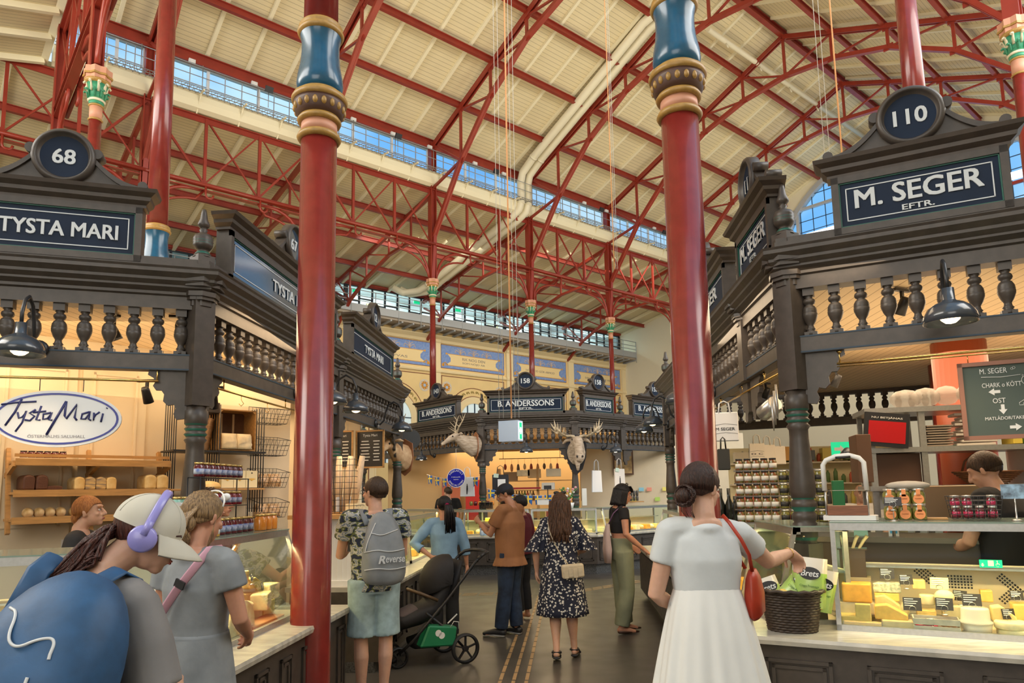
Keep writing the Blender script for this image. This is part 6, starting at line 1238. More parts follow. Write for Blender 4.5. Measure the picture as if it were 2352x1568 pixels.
PKT = [mat('packet_%d' % i, c, .5) for i, c in enumerate([(.65, .5, .1), (.12, .2, .06), (.6, .12, .05), (.75, .65, .45), (.25, .14, .05), (.7, .35, .08), (.1, .1, .1)])]
n_ = 0
for j, z in enumerate((1.12, 1.42, 1.72, 2.02)):
    for i in range(22):
        h = .12+.08*((i*5+j*3) % 4)/3; a = MB(); a.lathe([(.03, 0), (.03, h*.75), (.014, h*.9), (.014, h)], n=8); o = a.build('bottle', PKT[(i//3+j*2) % 7]); place(o, WP, .08+.105*i, .12, z); tag(o, 'small bottle on the bright far shelving, shelf %s, %s from the left' % (('one', 'two', 'three', 'four')[j], ORD[i]), 'bottle', 'bottles on the far shelving, shelf '+('one', 'two', 'three', 'four')[j])
for i in range(3): tote(facing((2.28+.12*i, 8.7), 95), 0, 0, 1.98-.02*i, .18, .22, mat('cream_bag', (.74, .68, .56), .6), 'small cream carrier bag with dark print hanging deep in the delicatessen stall, %s' % ORD[i], 'D C' if i == 0 else None)
tote(facing((1.46, 6.75), 95), 0, 0, 1.84, .11, .2, mat('black_bag', (.03, .03, .025), .5), 'small black carrier bag hanging below the white printed carrier bag')
t = thing('gooseneck_lamp', 'small dark lamp with glowing rim deep in the delicatessen stall', 'lamp', (2.98, 7.77, 2.0)); MB().lathe([(.01, .08), (.03, .07), (.09, 0), (.085, 0)], n=16).build('lamp_shade', LAMPC, t); MB().lathe([(.08, .004), (0, .003)], n=14).build('bulb', BULB, t)
t = thing('exit_sign', 'green exit sign above the white cheese cutter, deep in the stall', 'exit sign', (3.50, 9.3, 2.04), R(-8)); MB().box((0, 0, .1), (.25, .02, .18)).build('panel', EXG, t); MB().prism([(-.09, .12), (-.02, .12), (-.02, .15), (.03, .1), (-.02, .05), (-.02, .08), (-.09, .08)], -.014, -.01, 0).build('arrow', WHITE, t)
MFS = facing((-2.1, 14.55), 90)
for i, (x, L, lb) in enumerate(((-.1, 1.35, 'left'), (1.3, 1.35, 'right'))): case('display_case', 'glass meat case on the far stall counter, %s of the two facing the aisle' % lb, Matrix.Translation((x, 0, 0)) @ MFS, L, .6, .52, .12, z0=.78, led=14)
case('display_case', 'angled glass case on the left wing of the far stall', facing((-3.9, 16.3), 135), 2.3, .6, .52, .12, z0=.78, led=12)
case('display_case', 'angled glass case on the right wing of the far stall', facing((.75, 14.75), 45), 2.3, .6, .52, .12, z0=.78, led=14)
for i in range(16): cheese(MFS, ('block', 'round', 'block')[i % 3], -.05+.165*i, .08+.165*i, .2+.12*(i % 2), .80, .87+.03*(i % 3), (2, 3, 1, 5)[i % 4], '%s portion in the far stall front cases, %s from the left' % (CNAME[(2, 3, 1, 5)[i % 4]], ORD[i]), .18, 0, grp='food in the far stall cases')
MS = facing((.75, 14.75), 45)
for i in range(12): cheese(MS, ('block', 'round')[i % 2], .05+.18*i, .18+.18*i, .25, .80, .9, (3, 1, 2)[i % 3], '%s portion in the right wing case of the far stall, %s' % (CNAME[(3, 1, 2)[i % 3]], ORD[i]), .18, 0, grp='food in the right wing case')
box_item(MFS, .75, .3, 1.06, .85, .14, .07, mat('yellow_tube', (.85, .62, .05), .4), 'long yellow roll in the far stall case', 'roll', 'roll')
for i in range(3): bag(MFS, .33+.0*i+.13*i, -.12, .79, .14, .2, mat('ice_blue_bag', (.30, .50, .70), .35, col2=(.75, .82, .88), scale=14), 'ice blue snack bag on the far counter, %s of three' % ORD[i], .09, 'snack_bag', 'blue snack bags')
for i, (x, w, h, z, m) in enumerate(((1.05, .3, .14, 2.02, BAGM), (1.3, .3, .2, 1.98, mat('kraft', (.55, .36, .18), .7)), (.75, .3, .2, 1.92, BXB), (1.75, .34, .18, 2.0, WALLC), (1.62, .3, .16, 1.70, PAPER))): box_item(MFS, x, 1.9, z, w, .3, h, m, 'stock box on the inner shelf of the far stall, %s' % ORD[i], grp='stock boxes far stall')
t = thing('inner_shelf', 'wooden shelf of stock inside the far stall', 'shelf'); place(t, MFS, 0, 1.75, 0)
for z in (1.68, 1.90): MB().b2(.5, 2.2, 0, .35, z, z+.02).build('shelf_board', PINE, t)
MB().b2(.45, .5, 0, .35, .8, 2.2).b2(1.35, 1.4, 0, .35, .8, 2.2).build('uprights', PINE, t)
for i in range(12): a = MB(); a.lathe([(.035, 0), (.035, .14), (.015, .18), (.015, .22)], n=8); o = a.build('bottle', PKT[i % 7]); place(o, MFS, .55+.065*i, 1.85, 1.46); tag(o, 'coloured bottle on the low inner shelf of the far stall, %s from the left' % ORD[i], 'bottle', 'bottles inside the far stall')
MB().b2(.5, 1.4, 0, .35, 1.44, 1.46).build('shelf_board', PINE, t)
box_item(MFS, .9, 1.62, 1.72, 1.1, .02, .04, mat('crimson_strip', (.35, .01, .03), .5), 'crimson shelf strip inside the far stall', 'shelf_strip', 'strip')
t = thing('black_crate', 'black mesh crate standing on the far stall case', 'crate'); place(t, MFS, .35, .25, 1.32); a = MB()
for k in range(9): a.box((-.13+.0325*k, 0, .07), (.008, .2, .14))
for k in range(4): a.box((0, 0, .01+.04*k), (.28, .2, .008))
a.build('mesh', BLACK, t)
w = MB(); w.b2(.3, 4.3, 17.6, 17.7, 0, 3.0); struct(w, 'wall_far_stall', WALLC, 'cream cupboard wall inside the far stall'); wf = bpy.context.scene.objects.get('wall_far_stall');
w = MB(); w.b2(-5, .3, 19.2, 19.3, 0, 3.0); struct(w, 'wall_far_stall_left', mat('ochre_wall', (.55, .36, .16), .6), 'dim ochre back wall of the far stall')
for i, (x, c) in enumerate(((-2.55, (.45, .02, .015)), (-3.2, (.42, .12, .06)))): box_item(Matrix.Identity(4), x, 19.0, 0, .5, .06, 2.0, mat('panel_red_%d' % i, c, .5), 'red door panel deep inside the far stall, %s' % ('bright', 'dull')[i], 'door_panel', 'panel')
t = thing('framed_picture', 'dark framed picture on the cupboard wall behind the hanging tote bags', 'picture', (1.35, 17.55, 2.05)); MB().box((0, 0, .4), (.5, .03, .85)).build('frame', BXD, t); MB().box((0, -.02, .4), (.42, .01, .77)).build('print', mat('picture_ochre', (.55, .38, .18), .6, var=.4, scale=9), t)
for i in range(9): box_item(Matrix.Identity(4), 1.2+.19*i, 17.55, 1.62-.24*(i % 3 == 2), .12, .01, .09, mat('note_%d' % (i % 4), [(.9, .35, .25), (.5, .75, .15), (.9, .8, .2), (.3, .65, .8)][i % 4], .6), 'coloured paper note on the far cupboard wall, %s from the left' % ORD[i], 'paper_note', 'note', 0, 'paper notes')
for i in range(12): a = MB(); a.lathe([(.03, 0), (.032, .1), (.02, .12)], n=8); o = a.build('dark_jar', PKT[6]); o.location = (1.25+.07*(i % 6), 16.9, 1.40+.12*(i//6)); tag(o, 'little dark jar right of the far post, %s tier, %s' % (('lower', 'upper')[i//6], ORD[i % 6]), 'jar', 'dark jars right of the far post, %s tier' % ('lower', 'upper')[i//6])
box_item(Matrix.Identity(4), 1.45, 16.9, 1.37, .6, .2, .02, PINE, 'little shelf under the dark jars', 'shelf', 'shelf')
t = thing('round_sign', 'round royal blue enamel sign with white lettering round its edge', 'sign', (-2.40, 14.9, 1.98), R(-8)); MB().lathe([(.205, 0), (.205, .015)], (0, 0, 0), 32, ax=(0, 1, 0)).build('white_rim', WHITE, t); MB().lathe([(.19, 0), (.19, .004)], (0, -.004, 0), 32, ax=(0, 1, 0)).build('blue_face', mat('enamel_blue', (.01, .015, .35), .25), t)
a = MB()
for s, r0, inv in (('FAGELAVILT', .155, 0), ('SPECIALISTEN', .155, 1)):
    n_ = len(s)
    for k, ch in enumerate(s):
        w = (R(150-120*k/(n_-1)) if not inv else R(205+130*k/(n_-1))); put_text(a, ch, r0*math.cos(w), r0*math.sin(w), None, .036, -.004, 0, .01, .003, outy=-1, rot=(w-math.pi/2 if not inv else w+math.pi/2))
put_text(a, 'B. Anderssons Eftr.', 0, .02, .2, .022, -.004, 0, .0, .003, outy=-1); put_text(a, 'Stockholm', 0, -.03, .11, .02, -.004, 0, 0, .003, outy=-1); a.build('lettering', WHITE, t)
t2 = MB(); t2.tube([(-2.40, 14.9, 2.18), (-2.40, 14.9, 2.6), (-2.3, 15.6, 2.62)], .004, 4); tag(t2.build('sign_wire', WIRE), 'thin wire holding the round blue sign', 'wire')
tote(facing((-2.05, 15.15), 100), -.15, 0, 1.58, .33, .42, WB, 'white cloth tote with small black figure left of the far post', None, True, hd=.22, cardm=GCARD, soft=.1)
tote(facing((-1.3, 15.2), 95), -.18, 0, 1.62, .36, .42, mat('navy_black_cloth', (.012, .014, .022), .6), 'black cloth tote with white panel right of the far post', None, False, hd=.2, cardm=GCARD)
o = box_item(facing((-1.3, 15.2), 95), -.15, -.035, 1.66, .17, .004, .28, WB, 'white printed sheet pinned on the black tote', 'printed_sheet', 'sheet', .1)
tote(facing((.7, 15.75), 60), -.1, 0, 1.62, .27, .48, WB, 'plain white cloth tote, narrower of the two right of the moose', None, False, hd=.24, soft=.12); tote(facing((1.15, 16.2), 50), 0, 0, 1.66, .34, .48, mat('warm_white_cloth', (.76, .70, .64), .6), 'white cloth tote with black walking figure, right of the moose', None, True, hd=.24, cardm=GCARD, soft=.08)
box_item(facing((.32, 15.1), 80), 0, 0, 1.35, .10, .004, .36, PAPER, 'narrow white price list on the far right post', 'price_list', 'sign')
FB, FY = mat('flag_blue', (.02, .12, .42), .6), mat('flag_yellow', (.85, .62, .05), .6)
def bunting(p, q, n, sag, lab):
    p, q = Vector(p), Vector(q); pts = [p.lerp(q, k/20)-Vector((0, 0, sag*4*(k/20)*(1-k/20))) for k in range(21)]; a = MB(); a.tube(pts, .004, 4); tag(a.build('bunting_string', WHITE), 'white string of the flag bunting '+lab, 'string')
    az = math.atan2((q-p).y, (q-p).x)
    for k in range(n):
        f = (k+.5)/n; c = p.lerp(q, f)-Vector((0, 0, sag*4*f*(1-f))); t = thing('pennant', 'blue and yellow pennant %s, %s from the left' % (lab, ORD[k]), 'pennant', c, az, 'blue and yellow pennants'); a = MB(); a.prism([(-.075, 0), (.075, 0), (.06, -.2), (0, -.14), (-.06, -.2)], -.003, .003, 0); a.build('cloth', FB, t); MB().b2(-.035, -.005, -.005, .005, -.16, 0).b2(-.068, .068, -.005, .005, -.085, -.055).build('yellow_cross', FY, t)
bunting((-3.3, 16.2, 2.10), (-1.9, 14.95, 2.0), 7, .08, 'by the round blue sign'); bunting((-1.75, 14.95, 1.75), (-.15, 14.9, 1.62), 8, .1, 'above the man in the black cap');
t = thing('flower_vase', 'pink and green flower bunch in a white pot by the far right post', 'flowers', (-.02, 14.75, 1.30)); MB().lathe([(.09, 0), (.12, .12), (.11, .12)], n=16).build('pot', WHITE, t); a = MB()
for k in range(22): w = k*2.4; r = .03+.012*k*.5; a.ell((r*math.cos(w), r*math.sin(w)*.6, .18+.012*k), (.03, .03, .028), 6, k % 3)
for k in range(9): w = k*.7; a.tube([(0, 0, .1), (.08*math.cos(w), .05*math.sin(w), .3), (.2*math.cos(w), .1*math.sin(w), .42)], .006, 4, 2)
a.build('blooms', [mat('pink_petal', (.75, .35, .4), .6), mat('white_petal', (.8, .75, .7), .6), mat('leaf_green', (.1, .25, .06), .6)], t)
t = thing('wicker_basket', 'dark oval wicker basket on the marble beside the turned post', 'basket', (1.36, 4.62, .79), R(-22)); WK = mat('dark_wicker', (.045, .028, .018), .45, var=.3, scale=40); a = MB(); n_ = 44
for k in range(15):
    z = .016*k+.008; f = .78+.22*(k/14); a.tube([((.175*f+.004*math.cos((w+k % 2)*math.pi))*math.cos(2*math.pi*w/n_), (.13*f+.004*math.cos((w+k % 2)*math.pi))*math.sin(2*math.pi*w/n_), z) for w in range(n_)], .0095, 6, closed=True)
a.build('woven_sides', WK, t); a = MB();
for s in (0, .012): a.tube([((.185+s)*math.cos(2*math.pi*w/30), (.14+s)*math.sin(2*math.pi*w/30), .245+.008*(w % 2)) for w in range(30)], .011, 6, closed=True)
a.build('rim', WK, t); a = MB(); a.prism([(.13*math.cos(k*.5236), .095*math.sin(k*.5236)) for k in range(12)], .002, .012, 0, 'xy'); a.build('base', WK, t)
BGm = facing((1.36, 4.62), 112)
CG = mat('crisp_green', (.30, .55, .06), .3, coat=.4, col2=(.55, .72, .25), scale=6); CW = mat('crisp_white', (.80, .74, .62), .3, coat=.4)
def crisp(x, y, z, tilt, yaw, label, h=.30, w=.20):
    o = thing('crisp_packet', label, 'crisp packet', group='crisp packets in the basket'); M = BGm @ Matrix.Translation((x, y, z+.79)); o.location = M.translation; o.rotation_euler = (R(tilt[0]), R(tilt[1]), M.to_euler().z+yaw)
    a = MB(); N = 10; vs = []
    for k in range(N+1):
        zz = h*k/N; tk = .045*math.sin(math.pi*min(max(k/N, .04), .96))**.6
        for (sx, sy) in ((-1, 0), (-.6, -.8), (0, -1), (.6, -.8), (1, 0), (.6, .8), (0, 1), (-.6, .8)): vs.append((sx*w/2, sy*tk, zz))
    a.add(vs, [(i*8+k, i*8+(k+1) % 8, (i+1)*8+(k+1) % 8, (i+1)*8+k) for i in range(N) for k in range(8)], 0, True)
    a.m = [1 if (i//8) > 6 else 0 for i in range(len(a.f))]; a.build('packet', [CG, CW], o)
    a = MB(); a.lathe([(.062, 0), (.062, .003)], (0, -.047, h*.68), 20, 0, ax=(0, 1, 0)); a.v = [Vector((v.x, v.y, h*.68+(v.z-h*.68)*.62)) for v in a.v]; b = MB(); put_text(b, 'Brets', 0, h*.68, .10, .036, -.048, 1, .02, .003, outy=-1, shear=.2); a._join(b, None, None); a.build('logo', [BLACK, WHITE], o)
    a = MB(); put_text(a, 'Chips Fromage', 0, h*.42, .11, .018, -.046, 0, 0, .002, outy=-1); a.build('small_print', mat('print_green', (.08, .2, .03), .5), o); a = MB(); a.ell((-.04, -.043, h*.18), (.035, .008, .025), 10); a.ell((.0, -.043, h*.14), (.03, .008, .02), 10); a.build('chip_picture', mat('chip_yellow', (.85, .6, .12), .4), o)
crisp(.10, -.02, .15, (-6, 6), .1, 'green and white crisp packet standing tall in the wicker basket'); crisp(-.03, -.04, .16, (-25, 38), -.1, 'green crisp packet lying tilted left in the wicker basket', .25, .17); crisp(-.09, .04, .12, (-10, -20), .2, 'crisp packet half hidden at the left of the wicker basket', .2, .15); crisp(.14, .05, .12, (5, 12), .3, 'crisp packet behind the tall one in the wicker basket', .26, .18)
FURM = mat('pale_fur', (.56, .45, .34), .8, col2=(.34, .25, .17), scale=9, bump=.6, stretch=(1, 1, 4)); FURG = mat('grey_brown_fur', (.42, .33, .26), .8, col2=(.22, .16, .12), scale=7, bump=.6); ANT = mat('antler_bone', (.60, .48, .32), .5, var=.35, scale=8); NOSE = mat('dark_nose', (.03, .022, .02), .3); EYEM = mat('dark_glass_eye', (.01, .008, .006), .08)
def remesh(o, vox, sm=2, disp=0):
    m1 = o.modifiers.new('r', 'REMESH'); m1.mode = 'VOXEL'; m1.voxel_size = vox; m1.use_smooth_shade = True
    if sm: m2 = o.modifiers.new('s', 'SMOOTH'); m2.iterations = sm; m2.factor = .6
    dg = bpy.context.evaluated_depsgraph_get(); me = bpy.data.meshes.new_from_object(o.evaluated_get(dg)); old = o.data; o.modifiers.clear(); o.data = me; bpy.data.meshes.remove(old)
    return o
def sk(a, pts, n=12, mi=0):
    """tapered limb: pts = [(xyz, r or (rx, ry))] with rounded ends"""
    P = [Vector(p[0]) for p in pts]; r = [p[1] if hasattr(p[1], '__len__') else (p[1], p[1]) for p in pts]
    d0 = (P[0]-P[1]).normalized(); d1 = (P[-1]-P[-2]).normalized(); m0, m1 = min(r[0]), min(r[-1])
    pp = [P[0]+d0*m0*.9, P[0]+d0*m0*.6]+P+[P[-1]+d1*m1*.6, P[-1]+d1*m1*.9]; rr = [(r[0][0]*.35, r[0][1]*.35), (r[0][0]*.8, r[0][1]*.8)]+r+[(r[-1][0]*.8, r[-1][1]*.8), (r[-1][0]*.35, r[-1][1]*.35)]
    a.tube(pp, rr, n, mi); return a
def head_moose(loc, rz):
    t = thing('moose_head', 'mounted moose head with broad antlers on the far right post', 'hunting trophy', loc, rz); a = MB(); a.prism([(.0, -.62), (.13, -.50), (.21, -.25), (.23, .0), (.18, .18), (0, .24), (-.18, .18), (-.23, 0), (-.21, -.25), (-.13, -.50)], -.03, .0, 0); a.build('shield_board', mat('black_shield', (.015, .015, .02), .3), t)
    a = MB(); sk(a, [((0, -.05, -.15), (.20, .30)), ((0, -.20, -.08), (.17, .24)), ((0, -.38, 0), (.14, .16))]); sk(a, [((0, -.34, .08), (.13, .11)), ((0, -.48, .06), (.115, .11)), ((0, -.62, -.04), (.09, .09)), ((0, -.76, -.17), (.085, .085)), ((0, -.84, -.27), (.10, .08)), ((0, -.86, -.33), (.08, .07))])
    sk(a, [((0, -.3, -.25), .09), ((0, -.36, -.42), .05), ((0, -.36, -.52), .03)])
    for s in (-1, 1): sk(a, [((s*.10, -.30, .12), .035), ((s*.22, -.26, .10), .04), ((s*.29, -.22, .04), .02)])
    remesh(a.build('head', FURM, t), .014, 3)
    a = MB()
    for s in (-1, 1): a.ell((s*.105, -.47, .10), (.022, .022, .022), 10)
    a.build('eyes', EYEM, t); a = MB();
    for s in (-1, 1): a.ell((s*.055, -.915, -.27), (.02, .015, .028), 8)
    a.build('nostrils', NOSE, t)
    for s in (-1, 1):
        a = MB(); sk(a, [((s*.07, -.36, .17), .035), ((s*.15, -.36, .19), .028), ((s*.22, -.36, .18), .032)]); sk(a, [((s*.22, -.36, .18), (.045, .02)), ((s*.31, -.40, .20), (.085, .016)), ((s*.39, -.42, .27), (.09, .014)), ((s*.45, -.42, .35), (.045, .012))], 10)
        for (x, y, z, x2, y2, z2) in ((.25, -.40, .2, .23, -.53, .29), (.29, -.44, .22, .28, -.56, .36), (.36, -.44, .28, .35, -.53, .42), (.40, -.44, .32, .41, -.48, .48), (.44, -.42, .34, .48, -.42, .54), (.45, -.42, .31, .55, -.38, .47), (.41, -.40, .24, .56, -.34, .36)): sk(a, [((s*x, y, z), .022), ((s*(x+x2)/2, (y+y2)/2, (z+z2)/2-.01), .017), ((s*x2, y2, z2), .006)], 8)
        remesh(a.build('antler', ANT, t), .011, 1)
    return t
head_moose((.17, 15.1, 2.62), R(4))
def head_deer(loc, rz, label, fur, sc=1.0, tines=1):
    t = thing('deer_head', label, 'hunting trophy', loc, rz); t.scale = (sc, sc, sc); a = MB(); a.prism([(.0, -.42), (.12, -.33), (.17, -.1), (.15, .12), (0, .2), (-.15, .12), (-.17, -.1), (-.12, -.33)], -.02, .0, 0); a.build('shield_board', mat('rust_shield', (.30, .12, .05), .5), t)
    a = MB(); sk(a, [((0, -.03, -.12), (.16, .24)), ((0, -.2, -.06), (.13, .19)), ((0, -.36, .02), (.095, .12)), ((0, -.46, .08), (.085, .10))]); sk(a, [((0, -.46, .10), (.085, .085)), ((0, -.58, .05), (.07, .07)), ((0, -.70, -.03), (.045, .045)), ((0, -.78, -.08), (.038, .036))])
    for s in (-1, 1): sk(a, [((s*.07, -.42, .14), .022), ((s*.16, -.40, .15), .03), ((s*.22, -.38, .13), .012)])
    remesh(a.build('head', fur, t), .013, 2); MB().ell((.07, -.56, .09), .018, 8).ell((-.07, -.56, .09), .018, 8).build('eyes', EYEM, t); MB().ell((0, -.81, -.075), (.028, .015, .022), 8).build('nose', NOSE, t)
    for s in (-1, 1):
        a = MB(); sk(a, [((s*.045, -.46, .17), .02), ((s*.12, -.44, .28), .017), ((s*.20, -.38, .42), .014), ((s*.22, -.32, .58), .006)], 8)
        for (x, y, z, x2, y2, z2) in ((.06, -.46, .2, .08, -.62, .30), (.12, -.44, .30, .12, -.56, .42), (.19, -.38, .42, .12, -.42, .56), (.20, -.36, .45, .28, -.42, .58)): sk(a, [((s*x, y, z), .013), ((s*x2, y2, z2), .005)], 8)
        remesh(a.build('antler', ANT, t), .008, 1)
    return t
head_deer((-2.0, 15.2, 2.78), R(-62), 'mounted pale stag head in profile below the 143 sign', FURM, 1.0); head_deer((-2.6, 11.05, 2.35), R(-20), 'mounted brown stag head half hidden at the far corner of the bakery stall', mat('warm_brown_fur', (.40, .22, .10), .8, col2=(.62, .42, .24), scale=8, bump=.6), .95)
t = thing('roof_floodlight', 'black box floodlight on the roof of the far stall beside the 143 sign', 'floodlight', (-2.25, 15.75, 3.22), R(20)); MB().box((0, 0, .14), (.32, .25, .18), rot=Matrix.Rotation(.3, 3, 'X')).build('head', BLACK, t); MB().box((0, 0, .03), (.1, .1, .08)).build('foot', BLACK, t)
t = thing('black_drum', 'dark round tub hanging behind the brown stag head', 'tub', (-2.75, 12.0, 2.6)); MB().lathe([(.17, -.15), (.18, .15)], n=20, ax=(.3, -1, 0)).build('drum', LAMPC, t)
SKIN = [mat('skin_%d' % i, c, .5, sss=.25, var=.05, scale=30) for i, c in enumerate([(.62, .36, .25), (.55, .27, .17), (.50, .25, .15), (.40, .20, .12)])]
def hairmat(n, c, c2): return mat(n, c, .38, col2=c2, scale=26, stretch=(6, 6, .6), bump=.9, spec=.4)
EYEW = mat('eye_white', (.75, .72, .68), .3); IRIS = mat('eye_dark', (.03, .02, .015), .2); LIPS = mat('lips', (.42, .12, .10), .45)
def ringloft(a, rings, lat=(1, 0, 0), n=24, mi=0, cap=True, fold=None):
    """rings: (centre, half width along lat, half depth); fold(k, i) scales the radius"""
    vs = []; C_ = [Vector(r[0]) for r in rings]; N = len(rings); lat = Vector(lat)
    for i, (c, rx, ry) in enumerate(rings):
        t = (C_[min(i+1, N-1)]-C_[max(i-1, 0)]).normalized(); x = (lat-t*lat.dot(t)).normalized(); y = t.cross(x)
        for k in range(n):
            w = 2*math.pi*k/n; f = fold(k/n, i/(N-1)) if fold else 1
            ex = 2.4; cx, sx = math.cos(w), math.sin(w); q = (abs(cx)**ex+abs(sx)**ex)**(-1/ex)
            vs.append(C_[i]+x*rx*cx*q*f+y*ry*sx*q*f)
    fs = [(i*n+k, i*n+(k+1) % n, (i+1)*n+(k+1) % n, (i+1)*n+k) for i in range(N-1) for k in range(n)]
    if cap: fs += [tuple(range(n-1, -1, -1)), tuple((N-1)*n+k for k in range(n))]
    a.add(vs, fs, mi, True)
    return a
def hand(a, wrist, d, nrm, s=1, side=1, curl=.5, spread=.0):
    """d: pointing direction of the palm, nrm: back-of-hand normal, side: +1 thumb towards nrm x d"""
    d = Vector(d).normalized(); nrm = Vector(nrm); nrm = (nrm-d*nrm.dot(d)).normalized(); lt = nrm.cross(d)*side; w = Vector(wrist)
    def p(u, v, z=0): return w+(d*u+lt*v+nrm*z)*s
    sk(a, [(p(.0, 0), .024*s), (p(.03, .012), .024*s), (p(.075, .024), .016*s)], 8); sk(a, [(p(.0, 0), .024*s), (p(.03, -.006), .024*s), (p(.078, .0), .016*s)], 8); sk(a, [(p(.01, -.008), .022*s), (p(.07, -.026), .014*s)], 8)
    for v, L, r in ((.031, .072, .0088), (.010, .082, .0092), (-.011, .075, .0088), (-.030, .058, .008)):
        c = curl; q = p(.074, v); dirv = d; pts = [(q, r*s)]; ang = 0
        for k, f in enumerate((.42, .32, .26)):
            ang += c*(.9 if k else .6); dd = d*math.cos(ang)-nrm*math.sin(ang)+lt*v*spread*8; q = q+dd.normalized()*L*f*s; pts.append((q, r*s*(1-.1*k)))
        sk(a, pts, 8)
    q = p(.018, .022, -.004); pts = [(q, .0115*s)]
    for k in range(3): dd = (d*(.55+.25*k)+lt*(.75-.35*k)-nrm*(.25+.35*curl*k)).normalized(); q = q+dd*.027*s; pts.append((q, (.0105-.0008*k)*s))
    sk(a, pts, 8)
def headm(hc, yaw=0, pitch=0, roll=0, s=1): return Matrix.Translation(hc) @ Matrix.Rotation(R(yaw), 4, 'Z') @ Matrix.Rotation(R(pitch), 4, 'X') @ Matrix.Rotation(R(roll), 4, 'Y') @ Matrix.Scale(s, 4)
def add_head(a, M):
    T0 = a.T; a.T = T0 @ M
    a.ell((0, -.012, .025), (.073, .092, .092), 24); a.ell((0, .022, -.035), (.058, .064, .072), 20); a.ell((0, .062, -.088), (.027, .022, .021), 12); a.ell((0, .05, -.055), (.045, .04, .04), 14)
    sk(a, [((0, .084, .018), .010), ((0, .103, -.012), .0125), ((0, .108, -.026), .0135)], 10); a.ell((.012, .095, -.030), (.009, .011, .008), 8); a.ell((-.012, .095, -.030), (.009, .011, .008), 8)
    a.ell((0, .086, -.058), (.022, .012, .0085), 12); a.ell((0, .074, .038), (.052, .014, .013), 12); a.ell((.036, .062, -.022), (.022, .02, .018), 10); a.ell((-.036, .062, -.022), (.022, .02, .018), 10)
    for s in (-1, 1): a.ell((s*.074, -.008, -.010), (.010, .018, .031), 12, rot=Matrix.Rotation(-.2, 3, 'X')); a.ell((s*.079, -.013, .002), (.010, .014, .018), 10)
    a.T = T0
def face_parts(t, M, brow, lips=True):
    a = MB(M)
    for s in (-1, 1): a.ell((s*.029, .079, .008), (.0125, .009, .0075), 12, 0); a.ell((s*.029, .0865, .008), (.0055, .003, .006), 10, 1); a.tube([(s*.015, .090, .026), (s*.03, .088, .031), (s*.048, .075, .026)], .0032, 5, 2); a.tube([(s*.017, .0865, .012), (s*.029, .090, .016), (s*.042, .082, .011)], .0018, 5, 1)
    a.build('eyes', [EYEW, IRIS, brow], t)
    if lips: a = MB(M); a.ell((0, .0955, -.0545), (.019, .005, .0035), 10); a.ell((0, .0945, -.0615), (.016, .005, .004), 10); a.build('lips', LIPS, t)
BASE = dict(hip=(.085, 0, .92), knee=(.095, .02, .50), ankle=(.095, -.02, .085), toe=(.12, .13, .03), sh=(.175, -.01, 1.415), elb=(.235, -.04, 1.13), wr=(.245, .05, .90), pel=(0, 0, .95), waist=(0, 0, 1.10), chest=(0, .0, 1.28), neck=(0, -.02, 1.46), head=(0, .015, 1.605))
